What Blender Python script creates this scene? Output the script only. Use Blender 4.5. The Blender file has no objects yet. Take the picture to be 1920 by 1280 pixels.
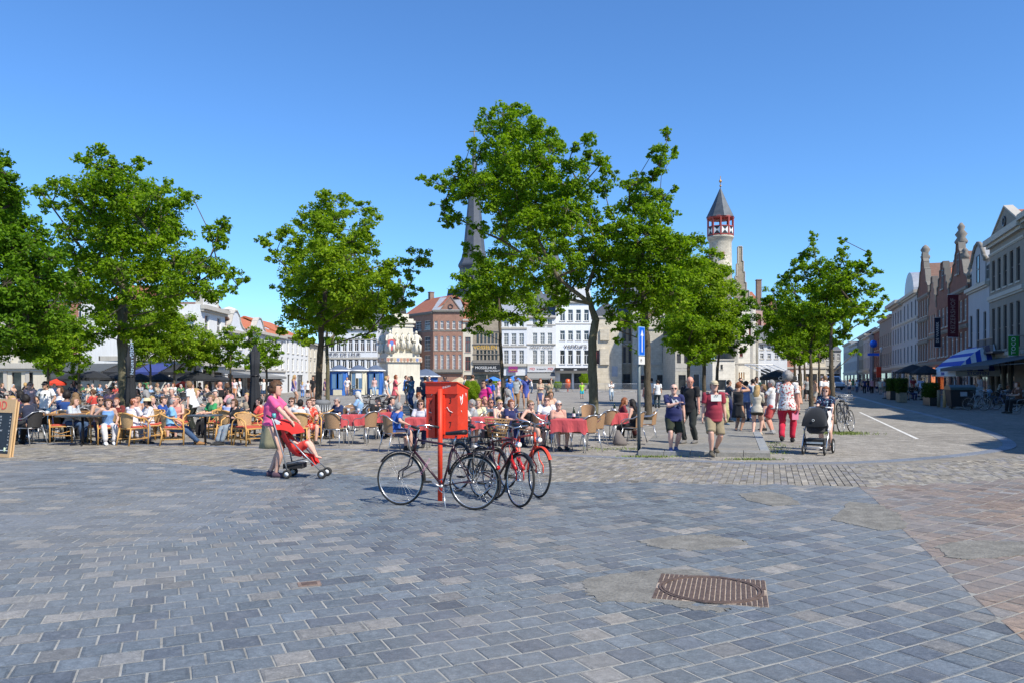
import bpy, math, random
import numpy as np
from mathutils import Vector, Matrix, noise
random.seed(7)
rng = np.random.default_rng(11)
SC = bpy.context.scene
COL = SC.collection
R = math.radians
F = 1471.0; HC = 1.65; HY = 710.0
# ---------------------------------------------------------------- camera
cam = bpy.data.cameras.new('camera')
cam.sensor_width = 36.0
cam.lens = F / 1920 * 36.0
cam.shift_y = (HY - 640) / 1920
cam.clip_start = 0.1
cam.clip_end = 3000
cam_o = bpy.data.objects.new('camera', cam)
cam_o.location = (0, 0, HC); cam_o.rotation_euler = (R(90), 0, 0)
COL.objects.link(cam_o)
SC.camera = cam_o
SC.render.resolution_x = 1024; SC.render.resolution_y = 682
# ---------------------------------------------------------------- sky, sun, exposure
SUN_EL = 47.0; SUN_AZ = 134.0      # azimuth measured from +Y towards +X
world = bpy.data.worlds.new('World'); SC.world = world; world.use_nodes = True
wn = world.node_tree.nodes; wl = world.node_tree.links
for n in list(wn): wn.remove(n)
wo = wn.new('ShaderNodeOutputWorld'); bg = wn.new('ShaderNodeBackground'); sk = wn.new('ShaderNodeTexSky')
sk.sky_type = 'NISHITA'; sk.sun_disc = False
sk.sun_elevation = R(SUN_EL); sk.sun_rotation = R(SUN_AZ)
sk.altitude = 0; sk.air_density = 1.0; sk.dust_density = 0.0; sk.ozone_density = 6.5
bg.inputs['Strength'].default_value = 0.15
tint = wn.new('ShaderNodeMix'); tint.data_type = 'RGBA'; tint.blend_type = 'MULTIPLY'; tint.inputs[0].default_value = 1; tint.inputs[7].default_value = (0.61, 0.845, 1.04, 1)
wl.new(sk.outputs[0], tint.inputs[6]); wl.new(tint.outputs[2], bg.inputs[0]); wl.new(bg.outputs[0], wo.inputs[0])
sun = bpy.data.lights.new('sun', 'SUN'); sun.energy = 4.9; sun.angle = R(0.53); sun.color = (1.0, 0.94, 0.83)
sun_o = bpy.data.objects.new('sun', sun)
az = R(SUN_AZ); el = R(SUN_EL)
sdir = Vector((math.sin(az) * math.cos(el), math.cos(az) * math.cos(el), math.sin(el)))
sun_o.rotation_euler = sdir.to_track_quat('Z', 'Y').to_euler()
sun_o.location = sdir * 100
COL.objects.link(sun_o)
SC.view_settings.view_transform = 'Standard'; SC.view_settings.look = 'None'
SC.view_settings.gamma = 1; SC.view_settings.use_curve_mapping = False
SC.view_settings.exposure = 0.38
SC.render.engine = 'CYCLES'
SC.cycles.max_bounces = 6; SC.cycles.transparent_max_bounces = 8
# ---------------------------------------------------------------- picture geometry
def P(px, py, Y): return Vector(((px - 960) / F * Y, Y, HC + (HY - py) / F * Y))
def G(px, py, z=0.0):
 Y = (HC - z) * F / (py - HY)
 return Vector(((px - 960) / F * Y, Y, z))
def XY(px, Y): return ((px - 960) / F * Y, Y)
# ---------------------------------------------------------------- materials
MATS = {}
def new_mat(name):
 m = bpy.data.materials.new(name); m.use_nodes = True
 nt = m.node_tree; return m, nt, nt.nodes['Principled BSDF']
def mix_rgb(nt, fac, a, b, blend='MIX'):
 n = nt.nodes.new('ShaderNodeMix'); n.data_type = 'RGBA'; n.blend_type = blend
 for s, v in ((n.inputs[0], fac), (n.inputs[6], a), (n.inputs[7], b)):
  if hasattr(v, 'is_output') or isinstance(v, bpy.types.NodeSocket): nt.links.new(v, s)
  elif isinstance(v, (int, float)): s.default_value = v
  else: s.default_value = (*v[:3], 1)
 return n.outputs[2]
def ramp(nt, src, stops):
 n = nt.nodes.new('ShaderNodeValToRGB'); nt.links.new(src, n.inputs[0])
 e = n.color_ramp.elements
 while len(e) < len(stops): e.new(0.5)
 for i, (p, c) in enumerate(stops):
  e[i].position = p; e[i].color = (*((c,) * 3 if isinstance(c, (int, float)) else c), 1)
 return n.outputs[0]
def noise_n(nt, scale, detail=4, rough=0.55, vec=None):
 n = nt.nodes.new('ShaderNodeTexNoise'); n.inputs['Scale'].default_value = scale
 n.inputs['Detail'].default_value = detail; n.inputs['Roughness'].default_value = rough
 if vec is not None: nt.links.new(vec, n.inputs['Vector'])
 return n.outputs['Fac']
def coord(nt, kind='Object', scale=None):
 n = nt.nodes.new('ShaderNodeTexCoord'); o = n.outputs[kind]
 if scale:
  mp = nt.nodes.new('ShaderNodeMapping'); mp.inputs['Scale'].default_value = scale
  nt.links.new(o, mp.inputs[0]); o = mp.outputs[0]
 return o
def bump(nt, b, h, strength=0.3, dist=0.01):
 n = nt.nodes.new('ShaderNodeBump'); n.inputs['Strength'].default_value = strength
 n.inputs['Distance'].default_value = dist
 nt.links.new(h, n.inputs['Height']); nt.links.new(n.outputs[0], b.inputs['Normal'])
def mat(name, col, rough=0.7, var=0.15, scale=6.0, bmp=0.2, bdist=0.01, metal=0.0, spec=0.4, sheen=0.0, scale3=None):
 """colour with soft noise variation and fine relief"""
 if name in MATS: return MATS[name]
 m, nt, b = new_mat(name)
 v = coord(nt, 'Object', scale3)
 f1 = noise_n(nt, scale, 5, 0.6, v); f2 = noise_n(nt, scale * 7.3, 3, 0.6, v)
 lo = tuple(max(0, c * (1 - var * 1.6)) for c in col); hi = tuple(min(1, c * (1 + var * 1.6)) for c in col)
 c1 = ramp(nt, f1, [(0.3, lo), (0.7, hi)])
 c2 = mix_rgb(nt, 0.35, c1, ramp(nt, f2, [(0.3, lo), (0.7, hi)]))
 nt.links.new(c2, b.inputs['Base Color'])
 b.inputs['Roughness'].default_value = rough; b.inputs['Metallic'].default_value = metal
 b.inputs['Specular IOR Level'].default_value = spec
 if sheen: b.inputs['Sheen Weight'].default_value = sheen
 if bmp: bump(nt, b, f2, bmp, bdist)
 MATS[name] = m; return m
def brick_mat(name, c1, c2, mortar, scale=1.0, bw=0.22, bh=0.07, ms=0.012, rough=0.85, b_strength=0.5):
 """masonry: brick grid on the facade plane (object X/Z)"""
 if name in MATS: return MATS[name]
 m, nt, b = new_mat(name)
 tc = coord(nt, 'Object')
 sep = nt.nodes.new('ShaderNodeSeparateXYZ'); nt.links.new(tc, sep.inputs[0])
 add = nt.nodes.new('ShaderNodeMath'); add.operation = 'ADD'
 nt.links.new(sep.outputs[0], add.inputs[0]); nt.links.new(sep.outputs[1], add.inputs[1])
 cb = nt.nodes.new('ShaderNodeCombineXYZ'); nt.links.new(add.outputs[0], cb.inputs[0]); nt.links.new(sep.outputs[2], cb.inputs[1])
 br = nt.nodes.new('ShaderNodeTexBrick'); nt.links.new(cb.outputs[0], br.inputs['Vector'])
 br.inputs['Scale'].default_value = scale
 br.inputs['Brick Width'].default_value = bw; br.inputs['Row Height'].default_value = bh
 br.inputs['Mortar Size'].default_value = ms
 br.inputs['Color1'].default_value = (*c1, 1); br.inputs['Color2'].default_value = (*c2, 1); br.inputs['Mortar'].default_value = (*mortar, 1)
 f = noise_n(nt, 1.3, 6, 0.65, tc)
 col = mix_rgb(nt, 0.75, br.outputs[0], ramp(nt, f, [(0.25, 0.62), (0.75, 1.15)]), 'MULTIPLY')
 nt.links.new(col, b.inputs['Base Color']); b.inputs['Roughness'].default_value = rough
 b.inputs['Specular IOR Level'].default_value = 0.25
 inv = nt.nodes.new('ShaderNodeMath'); inv.operation = 'SUBTRACT'; inv.inputs[0].default_value = 1
 nt.links.new(br.outputs['Fac'], inv.inputs[1]); bump(nt, b, inv.outputs[0], b_strength, 0.01)
 MATS[name] = m; return m
def plaster(name, col, stain=0.25):
 if name in MATS: return MATS[name]
 m, nt, b = new_mat(name)
 v = coord(nt, 'Object'); vs = coord(nt, 'Object', (2.5, 2.5, 0.25))
 f1 = noise_n(nt, 0.6, 6, 0.65, v); f2 = noise_n(nt, 3.0, 5, 0.6, vs); f3 = noise_n(nt, 25, 3, 0.6, v)
 c = mix_rgb(nt, stain, col, ramp(nt, f1, [(0.3, tuple(x * 0.6 for x in col)), (0.7, col)]))
 c = mix_rgb(nt, stain, c, mix_rgb(nt, 1.0, c, ramp(nt, f2, [(0.35, (0.62, 0.6, 0.56)), (0.6, 1.0)]), 'MULTIPLY'))
 nt.links.new(c, b.inputs['Base Color']); b.inputs['Roughness'].default_value = 0.85
 b.inputs['Specular IOR Level'].default_value = 0.25
 bump(nt, b, f3, 0.25, 0.01)
 MATS[name] = m; return m
def roof_mat(name, col, row=0.3, axis='Y'):
 if name in MATS: return MATS[name]
 m, nt, b = new_mat(name)
 v = coord(nt, 'Object')
 f = noise_n(nt, 1.1, 6, 0.7, v); f2 = noise_n(nt, 9, 4, 0.7, v)
 c = ramp(nt, f, [(0.25, tuple(x * 0.6 for x in col)), (0.5, col), (0.8, tuple(min(1, x * 1.35) for x in col))])
 c = mix_rgb(nt, 0.4, c, ramp(nt, f2, [(0.3, tuple(x * 0.6 for x in col)), (0.7, tuple(min(1, x * 1.3) for x in col))]))
 w = nt.nodes.new('ShaderNodeTexWave'); w.bands_direction = 'Z'; w.inputs['Scale'].default_value = 0.314 / row / 1.0
 w.wave_profile = 'SAW'
 nt.links.new(v, w.inputs[0])
 w2 = nt.nodes.new('ShaderNodeTexWave'); w2.bands_direction = 'X'; w2.inputs['Scale'].default_value = 0.314 / 0.25
 nt.links.new(v, w2.inputs[0])
 c = mix_rgb(nt, 0.5, c, ramp(nt, w.outputs['Fac'], [(0.0, 0.45), (0.25, 1.0)]), 'MULTIPLY')
 c = mix_rgb(nt, 0.3, c, ramp(nt, w2.outputs['Fac'], [(0.0, 0.5), (0.4, 1.0)]), 'MULTIPLY')
 nt.links.new(c, b.inputs['Base Color']); b.inputs['Roughness'].default_value = 0.75
 bump(nt, b, w2.outputs['Fac'], 0.5, 0.04)
 MATS[name] = m; return m
def glass_mat():
 if 'window_glass' in MATS: return MATS['window_glass']
 m, nt, b = new_mat('window_glass')
 oi = nt.nodes.new('ShaderNodeObjectInfo')
 v = coord(nt, 'Object'); f = noise_n(nt, 0.9, 3, 0.6, v)
 c = ramp(nt, oi.outputs['Random'], [(0.0, (0.012, 0.015, 0.018)), (0.4, (0.035, 0.042, 0.05)), (0.6, (0.16, 0.16, 0.15)), (0.75, (0.06, 0.065, 0.07)), (1.0, (0.02, 0.025, 0.032))])
 c = mix_rgb(nt, 0.4, c, ramp(nt, f, [(0.4, (0.012, 0.014, 0.016)), (0.65, (0.10, 0.11, 0.115))]))
 nt.links.new(c, b.inputs['Base Color']); b.inputs['Roughness'].default_value = 0.06
 b.inputs['Specular IOR Level'].default_value = 0.7
 bump(nt, b, noise_n(nt, 1.2, 2, 0.5, v), 0.12, 0.05)
 MATS['window_glass'] = m; return m
def attr_mat(name, attr, rough=0.7, noise_scale=20, amt=0.35, bmp=0.3, bdist=0.004, spec=0.35, streak=False):
 """base colour comes from a per-face colour attribute of the piece"""
 if name in MATS: return MATS[name]
 m, nt, b = new_mat(name)
 a = nt.nodes.new('ShaderNodeAttribute'); a.attribute_name = attr
 v = coord(nt, 'Object')
 f = noise_n(nt, noise_scale, 6, 0.7, v); f2 = noise_n(nt, noise_scale * 5, 4, 0.7, v); f0 = noise_n(nt, 0.7, 5, 0.6, v)
 c = mix_rgb(nt, amt, a.outputs['Color'], mix_rgb(nt, 1.0, a.outputs['Color'], ramp(nt, f, [(0.3, 0.35), (0.5, 0.95), (0.72, 1.9)]), 'MULTIPLY'))
 c = mix_rgb(nt, amt, c, mix_rgb(nt, 1.0, c, ramp(nt, f2, [(0.3, 0.5), (0.65, 1.5)]), 'MULTIPLY'))
 c = mix_rgb(nt, 0.55, c, mix_rgb(nt, 1.0, c, ramp(nt, f0, [(0.3, (1.25, 1.16, 1.02)), (0.65, (0.72, 0.80, 0.92))]), 'MULTIPLY'))
 if streak:
  scr = noise_n(nt, 30, 8, 0.8, coord(nt, 'Object', (1, 4, 1))); c = mix_rgb(nt, 0.55, c, mix_rgb(nt, 1.0, c, ramp(nt, scr, [(0.32, 0.45), (0.5, 0.95), (0.68, 1.75)]), 'MULTIPLY'))
  sc = noise_n(nt, 7.0, 8, 0.85, coord(nt, 'Object', (1, 1, 1)))
  c = mix_rgb(nt, ramp(nt, sc, [(0.56, 0.0), (0.70, 0.5)]), c, (0.36, 0.36, 0.355))
  st_ = noise_n(nt, 0.35, 7, 0.7, v); c = mix_rgb(nt, ramp(nt, st_, [(0.42, 0.0), (0.62, 0.45)]), c, (0.235, 0.228, 0.215))
 nt.links.new(c, b.inputs['Base Color']); b.inputs['Specular IOR Level'].default_value = spec
 r = nt.nodes.new('ShaderNodeMapRange'); nt.links.new(f, r.inputs[0]); r.inputs[3].default_value = rough - 0.26; r.inputs[4].default_value = rough + 0.15
 nt.links.new(r.outputs[0], b.inputs['Roughness'])
 bump(nt, b, f2, bmp, bdist)
 MATS[name] = m; return m
def paint(name, col, rough=0.35, metal=0.0): return mat(name, col, rough, 0.07, 8, 0.05, 0.003, metal, 0.5)
def cloth_c(col):
 key = 'cloth_%02d_%02d_%02d' % tuple(int(c * 99) for c in col)
 return mat(key, col, 0.85, 0.10, 14, 0.35, 0.004, 0, 0.15, 0.15)
# ---------------------------------------------------------------- mesh builder
class MB:
 def __init__(s): s.v = []; s.f = []; s.m = []; s.sm = []
 def add(s, vs, fs, mi=0, smooth=False):
  b = len(s.v); s.v += [tuple(v) for v in vs]
  for f in fs: s.f.append([b + i for i in f]); s.m.append(mi); s.sm.append(smooth)
  return s
 def box(s, c, d, rz=0.0, mi=0, M=None):
  hx, hy, hz = d[0] / 2, d[1] / 2, d[2] / 2; cs, sn = math.cos(rz), math.sin(rz)
  vs = []
  for z in (-hz, hz):
   for x, y in ((-hx, -hy), (hx, -hy), (hx, hy), (-hx, hy)):
    p = Vector((c[0] + x * cs - y * sn, c[1] + x * sn + y * cs, c[2] + z))
    vs.append(M @ p if M else p)
  return s.add(vs, [(3, 2, 1, 0), (4, 5, 6, 7), (0, 1, 5, 4), (1, 2, 6, 5), (2, 3, 7, 6), (3, 0, 4, 7)], mi)
 def b2(s, x0, x1, y0, y1, z0, z1, mi=0):
  return s.box(((x0 + x1) / 2, (y0 + y1) / 2, (z0 + z1) / 2), (abs(x1 - x0), abs(y1 - y0), abs(z1 - z0)), 0, mi)
 def tube(s, pts, r, n=8, mi=0, cap=True, smooth=True, sq=None):
  pts = [Vector(p) for p in pts]; k = len(pts)
  if not hasattr(r, '__len__'): r = [r] * k
  ref = None; vs = []
  for i, p in enumerate(pts):
   t = (pts[min(i + 1, k - 1)] - pts[max(i - 1, 0)])
   if t.length < 1e-9: t = Vector((0, 0, 1))
   t.normalize()
   if ref is None:
    ref = Vector((1, 0, 0)) if abs(t.x) < 0.9 else Vector((0, 1, 0))
   a = (ref - t * ref.dot(t))
   if a.length < 1e-6: a = t.orthogonal()
   a.normalize(); ref = a; b = t.cross(a)
   rr = r[i]; ra, rb = (rr if hasattr(rr, '__len__') else (rr, rr))
   for j in range(n):
    an = 2 * math.pi * j / n
    vs.append(p + a * math.cos(an) * ra + b * math.sin(an) * rb)
  fs = []
  for i in range(k - 1):
   for j in range(n):
    j2 = (j + 1) % n; fs.append((i * n + j, i * n + j2, (i + 1) * n + j2, (i + 1) * n + j))
  if cap: fs.append(tuple(range(n - 1, -1, -1))); fs.append(tuple((k - 1) * n + j for j in range(n)))
  return s.add(vs, fs, mi, smooth)
 def lathe(s, prof, n=16, c=(0, 0, 0), mi=0, smooth=True, sx=1, sy=1, cap=True):
  vs = []; k = len(prof)
  for r, z in prof:
   for j in range(n):
    a = 2 * math.pi * j / n
    vs.append((c[0] + r * math.cos(a) * sx, c[1] + r * math.sin(a) * sy, c[2] + z))
  fs = []
  for i in range(k - 1):
   for j in range(n):
    j2 = (j + 1) % n; fs.append((i * n + j, i * n + j2, (i + 1) * n + j2, (i + 1) * n + j))
  if cap: fs.append(tuple(range(n - 1, -1, -1))); fs.append(tuple((k - 1) * n + j for j in range(n)))
  return s.add(vs, fs, mi, smooth)
 def ell(s, c, r, n=10, m=7, mi=0, smooth=True):
  prof = [(max(1e-4, math.sin(math.pi * i / m)), -math.cos(math.pi * i / m)) for i in range(m + 1)]
  vs = []
  for rr, z in prof:
   for j in range(n):
    a = 2 * math.pi * j / n; vs.append((c[0] + rr * math.cos(a) * r[0], c[1] + rr * math.sin(a) * r[1], c[2] + z * r[2]))
  fs = []
  for i in range(m):
   for j in range(n):
    j2 = (j + 1) % n; fs.append((i * n + j, i * n + j2, (i + 1) * n + j2, (i + 1) * n + j))
  return s.add(vs, fs, mi, smooth)
 def ring(s, c, R0, r, axis='Y', n=32, k=6, mi=0):
  vs = []; fs = []
  for i in range(n):
   a = 2 * math.pi * i / n
   for j in range(k):
    b = 2 * math.pi * j / k; rr = R0 + r * math.cos(b); o = r * math.sin(b)
    if axis == 'Y': vs.append((c[0] + rr * math.cos(a), c[1] + o, c[2] + rr * math.sin(a)))
    elif axis == 'X': vs.append((c[0] + o, c[1] + rr * math.cos(a), c[2] + rr * math.sin(a)))
    else: vs.append((c[0] + rr * math.cos(a), c[1] + rr * math.sin(a), c[2] + o))
  for i in range(n):
   for j in range(k):
    i2 = (i + 1) % n; j2 = (j + 1) % k
    fs.append((i * k + j, i2 * k + j, i2 * k + j2, i * k + j2))
  return s.add(vs, fs, mi, True)
 def prism(s, poly, y0, y1, plane='XZ', mi=0):
  """extrude a 2-D outline (XZ between y0..y1, or XY between z0..z1)"""
  n = len(poly)
  if plane == 'XZ': vs = [(x, y0, z) for x, z in poly] + [(x, y1, z) for x, z in poly]
  elif plane == 'YZ': vs = [(y0, x, z) for x, z in poly] + [(y1, x, z) for x, z in poly]
  else: vs = [(x, y, y0) for x, y in poly] + [(x, y, y1) for x, y in poly]
  fs = [tuple(range(n)), tuple(range(2 * n - 1, n - 1, -1))] + [(i, i + n, (i + 1) % n + n, (i + 1) % n) for i in range(n)]
  return s.add(vs, fs, mi)
 def mesh(s, name, mats):
  me = bpy.data.meshes.new(name); me.from_pydata(s.v, [], s.f)
  if not isinstance(mats, (list, tuple)): mats = [mats]
  for m in mats: me.materials.append(m)
  me.polygons.foreach_set('material_index', s.m); me.polygons.foreach_set('use_smooth', s.sm)
  me.update(); return me
 def obj(s, name, mats, parent=None, loc=None, rz=0.0, **tags):
  return link(name, s.mesh(name, mats), parent, loc, rz, **tags)
def fixn(o):
 import bmesh
 bm = bmesh.new(); bm.from_mesh(o.data); bmesh.ops.recalc_face_normals(bm, faces=bm.faces); bm.to_mesh(o.data); bm.free(); return o
def link(name, data, parent=None, loc=None, rz=0.0, **tags):
 o = bpy.data.objects.new(name, data); COL.objects.link(o)
 if parent is not None: o.parent = parent
 if loc is not None: o.location = loc
 if rz: o.rotation_euler = (0, 0, rz)
 for k, v in tags.items(): o[k] = v
 return o
LABELS = set()
def thing(name, label, cat, loc=(0, 0, 0), rz=0.0, group=None):
 o = link(name, None, None, loc, rz, label=label, category=cat)
 if group: o['group'] = group
 LABELS.add(label)
 o.empty_display_size = 0.2
 return o
def text_mesh(body, size, extrude=0.004, align='CENTER', vert=False):
 cu = bpy.data.curves.new('txt', 'FONT'); cu.body = body; cu.size = size; cu.extrude = extrude
 cu.align_x = align; cu.align_y = 'CENTER'; cu.resolution_u = 2
 o = bpy.data.objects.new('txt', cu); COL.objects.link(o)
 bpy.context.view_layer.update()
 me = bpy.data.meshes.new_from_object(o.evaluated_get(bpy.context.evaluated_depsgraph_get()))
 bpy.data.objects.remove(o); bpy.data.curves.remove(cu)
 return me
TEXTS = []     # queued: converted in one go at the end
def lettering(body, size, m, parent, loc, rot=(R(90), 0, 0), extrude=0.006, name='lettering', sx=1.0):
 TEXTS.append((body, size, m, parent, loc, rot, extrude, name, sx))
def flush_texts():
 tmp = []
 for t in TEXTS:
  cu = bpy.data.curves.new('txt', 'FONT'); cu.body = t[0]; cu.size = t[1]; cu.extrude = t[6]
  cu.align_x = 'CENTER'; cu.align_y = 'CENTER'; cu.resolution_u = 2
  o = bpy.data.objects.new('txt', cu); COL.objects.link(o); tmp.append(o)
 dg = bpy.context.evaluated_depsgraph_get(); dg.update()
 for o, t in zip(tmp, TEXTS):
  me = bpy.data.meshes.new_from_object(o.evaluated_get(dg)); me.materials.clear(); me.materials.append(t[2])
  q = link(t[7], me, t[3], t[4]); q.rotation_euler = t[5]; q.scale = (t[8], 1, 1)
 for o in tmp:
  cu = o.data; bpy.data.objects.remove(o); bpy.data.curves.remove(cu)
def copy_tree(o, parent=None):
 c = o.copy(); COL.objects.link(c)
 if parent is not None: c.parent = parent
 for ch in list(o.children): copy_tree(ch, c)
 return c
# ---------------------------------------------------------------- ground
def ground_mat(name, c1, c2, sett=0.11, joint=(0.16, 0.15, 0.13), jm=0.03):
 m, nt, b = new_mat(name)
 v = coord(nt, 'Object')
 n1 = noise_n(nt, 0.25, 6, 0.6, v); n2 = noise_n(nt, 2.2, 5, 0.65, v); n3 = noise_n(nt, 30, 4, 0.7, v)
 vo = nt.nodes.new('ShaderNodeTexVoronoi'); vo.feature = 'F1'; vo.inputs['Scale'].default_value = 1 / sett; vo.inputs['Randomness'].default_value = 0.55
 ve = nt.nodes.new('ShaderNodeTexVoronoi'); ve.feature = 'DISTANCE_TO_EDGE'; ve.inputs['Scale'].default_value = 1 / sett; ve.inputs['Randomness'].default_value = 0.55
 nt.links.new(v, vo.inputs[0]); nt.links.new(v, ve.inputs[0])
 sepc = nt.nodes.new('ShaderNodeSeparateColor'); nt.links.new(vo.outputs['Color'], sepc.inputs[0])
 c = mix_rgb(nt, sepc.outputs[0], c1, c2)
 c = mix_rgb(nt, 0.7, c, mix_rgb(nt, 1.0, c, ramp(nt, n1, [(0.3, 0.68), (0.7, 1.25)]), 'MULTIPLY'))
 c = mix_rgb(nt, 0.75, c, mix_rgb(nt, 1.0, c, ramp(nt, n2, [(0.3, 0.65), (0.7, 1.35)]), 'MULTIPLY'))
 c = mix_rgb(nt, 0.5, c, mix_rgb(nt, 1.0, c, ramp(nt, n3, [(0.3, 0.7), (0.7, 1.3)]), 'MULTIPLY'))
 e = ramp(nt, ve.outputs['Distance'], [(0.0, 1.0), (jm * 2.4, 0.0)])
 c = mix_rgb(nt, e, c, joint)
 nt.links.new(c, b.inputs['Base Color']); b.inputs['Roughness'].default_value = 0.85
 b.inputs['Specular IOR Level'].default_value = 0.2
 bump(nt, b, ramp(nt, ve.outputs['Distance'], [(0.0, 0.0), (0.25, 1.0)]), 0.5, 0.012)
 return m
M_ground = ground_mat('road_cobbles', (0.20, 0.18, 0.155), (0.28, 0.255, 0.22), 0.13)
M_plaza = ground_mat('plaza_setts', (0.24, 0.22, 0.188), (0.325, 0.30, 0.262), 0.11, (0.19, 0.175, 0.15))
MB().b2(-900, 900, -60, 1500, -0.5, -0.03).obj('ground', M_ground, kind='structure')
KL = [G(-700, 816), G(0, 829), G(240, 832), G(480, 838), G(760, 845), G(1040, 852), G(1250, 861), G(1430, 868), G(1600, 866.5), G(1740, 858), G(1830, 849), G(1880, 841), G(1893, 834), G(1885, 824), G(1850, 808), G(1790, 790), G(1720, 772), G(1660, 758), G(1610, 744), G(1560, 731), G(1530, 722)]
KL = [Vector((p.x, p.y)) for p in KL]
def smooth_line(pts, sub=6):
 out = []
 for i in range(len(pts) - 1):
  p0 = pts[max(i - 1, 0)]; p1 = pts[i]; p2 = pts[i + 1]; p3 = pts[min(i + 2, len(pts) - 1)]
  for k in range(sub):
   t = k / sub
   out.append(0.5 * ((2 * p1) + (p2 - p0) * t + (2 * p0 - 5 * p1 + 4 * p2 - p3) * t * t + (3 * p1 - p0 - 3 * p2 + p3) * t ** 3))
 out.append(pts[-1]); return out
KS = smooth_line(KL, 6)
poly = [tuple(p) for p in KS] + [(130, 600), (-250, 600), (-250, 30), (-60, 26)]
MB().prism(poly, -0.06, 0.0, 'XY').obj('plaza_paving', M_plaza, kind='structure')
def side(a, b, p): return (b[0] - a[0]) * (p[1] - a[1]) - (b[1] - a[1]) * (p[0] - a[0])
M_attr = attr_mat('paving_stone_face', 'tone', 0.62, 16, 0.42, 0.35, 0.004, 0.35, True)
def face_colors(me, cols, name='tone'):
 a = me.attributes.new(name, 'FLOAT_COLOR', 'FACE')
 arr = np.ones((len(me.polygons), 4), dtype=np.float32); arr[:, :3] = np.asarray(cols, dtype=np.float32)
 a.data.foreach_set('color', arr.ravel())
kerb = thing('kerb', 'long curving line of flat blue kerb stones edging the square', 'kerb', (0, 0, 0))
kb = 0
d = 0
def stone_prism(poly, zt, bev=0.004, depth=0.03):
 """bevelled stone from a convex outline, returns verts, faces"""
 n = len(poly); c = sum((Vector(p) for p in poly), Vector((0, 0))) / n
 vs = []; inner = []; inn2 = []
 for p in poly:
  v = Vector(p) - c; L = v.length; inner.append(c + v * max(0.2, (L - bev * 1.6) / L if L > 1e-6 else 1)); inn2.append(c + v * max(0.15, (L - bev * 1.6 - random.uniform(.012, .03)) / L if L > 1e-6 else 1))
 for p in inner: vs.append((p[0], p[1], zt))
 for p in poly: vs.append((p[0], p[1], zt - bev))
 for p in poly: vs.append((p[0], p[1], zt - depth))
 for p in inn2: vs.append((p[0], p[1], zt + .0006))
 fs = [tuple(range(3 * n, 4 * n))]
 for i in range(n):
  j = (i + 1) % n
  fs.append((i, j, j + 3 * n, i + 3 * n)); fs.append((i + n, j + n, j, i)); fs.append((i + 2 * n, j + 2 * n, j + n, i + n))
 return vs, fs
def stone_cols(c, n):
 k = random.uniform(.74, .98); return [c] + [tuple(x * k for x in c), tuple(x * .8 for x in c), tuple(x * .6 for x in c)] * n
seg = []
acc = [KS[0]]
for p in KS[1:]:
 acc.append(p)
tot = 0; pos = [0.0]
for i in range(1, len(KS)): tot += (KS[i] - KS[i - 1]).length; pos.append(tot)
def at_len(s):
 for i in range(1, len(KS)):
  if pos[i] >= s:
   t = (s - pos[i - 1]) / max(1e-6, pos[i] - pos[i - 1]); return KS[i - 1].lerp(KS[i], t), (KS[i] - KS[i - 1]).normalized()
 return KS[-1], (KS[-1] - KS[-2]).normalized()
s = 0.0; rest = MB(); restc = []
W_ = 0.15
while s < tot - 1:
 p, t = at_len(s); L = random.uniform(0.85, 1.15); q, t2 = at_len(s + L - 0.012)
 n1 = Vector((-t.y, t.x)); n2 = Vector((-t2.y, t2.x))
 pol = [p - n1 * W_, q - n2 * W_, q + n2 * W_, p + n1 * W_]
 vs, fs = stone_prism(pol, 0.006 + random.uniform(-.001, .001))
 g = random.uniform(0.75, 1.15); colr = (0.17 * g, 0.19 * g, 0.225 * g)
 if 8 < p.y < 26 and abs(p.x) < 16:
  b_ = MB(); b_.add(vs, fs); o = b_.obj('kerb_stone', M_attr, kerb); face_colors(o.data, [colr] * len(fs))
 else:
  rest.add(vs, fs); restc += [colr] * len(fs)
 s += L
o = rest.obj('kerb_stone_row', M_attr, kerb, kind='stuff'); face_colors(o.data, restc)
# ---- laid paving: one bent running bond (blue stone) with a pinkish field on the right
CX, CY = -15.4, 35.2
TOPB = [G(-500, 850), G(0, 862), G(300, 868), G(470, 877), G(700, 893), G(1000, 901), G(1300, 905), G(1620, 911), G(1760, 905), G(1920, 896), G(2300, 880)]
TOPB = [(p.x, p.y) for p in TOPB]
def under_top(p):
 for i in range(len(TOPB) - 1):
  if TOPB[i][0] <= p[0] <= TOPB[i + 1][0]:
   t = (p[0] - TOPB[i][0]) / (TOPB[i + 1][0] - TOPB[i][0]); return p[1] < TOPB[i][1] + t * (TOPB[i + 1][1] - TOPB[i][1])
 return False
RB = [G(1610, 912), G(1640, 935), G(1690, 990), G(1740, 1035), G(1790, 1085), G(1850, 1140), G(1920, 1200), G(2100, 1380)]
RB = [(p.x, p.y) for p in RB]
LB = [G(-400, 1085), G(0, 1046), G(100, 1032), G(190, 1023), G(330, 1012), G(400, 978), G(480, 953), G(560, 920), G(600, 888)]
LB = [(p.x, p.y) for p in LB]
def seg_of(line, p):
 best = None
 for i in range(len(line) - 1):
  a = Vector(line[i]); b = Vector(line[i + 1]); ab = b - a
  t = max(0, min(1, (Vector(p) - a).dot(ab) / ab.length_squared)); dd = (Vector(p) - a - ab * t).length
  if best is None or dd < best[0]: best = (dd, line[i], line[i + 1])
 return best
def clip(poly, a, b, keep):
 out = []; n = len(poly)
 for i in range(n):
  p, q = poly[i], poly[(i + 1) % n]; sp = side(a, b, p) * keep; sq = side(a, b, q) * keep
  if sp >= 0: out.append(p)
  if (sp > 0 and sq < 0) or (sp < 0 and sq > 0):
   t = sp / (sp - sq); out.append((p[0] + (q[0] - p[0]) * t, p[1] + (q[1] - p[1]) * t))
 return out
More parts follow.
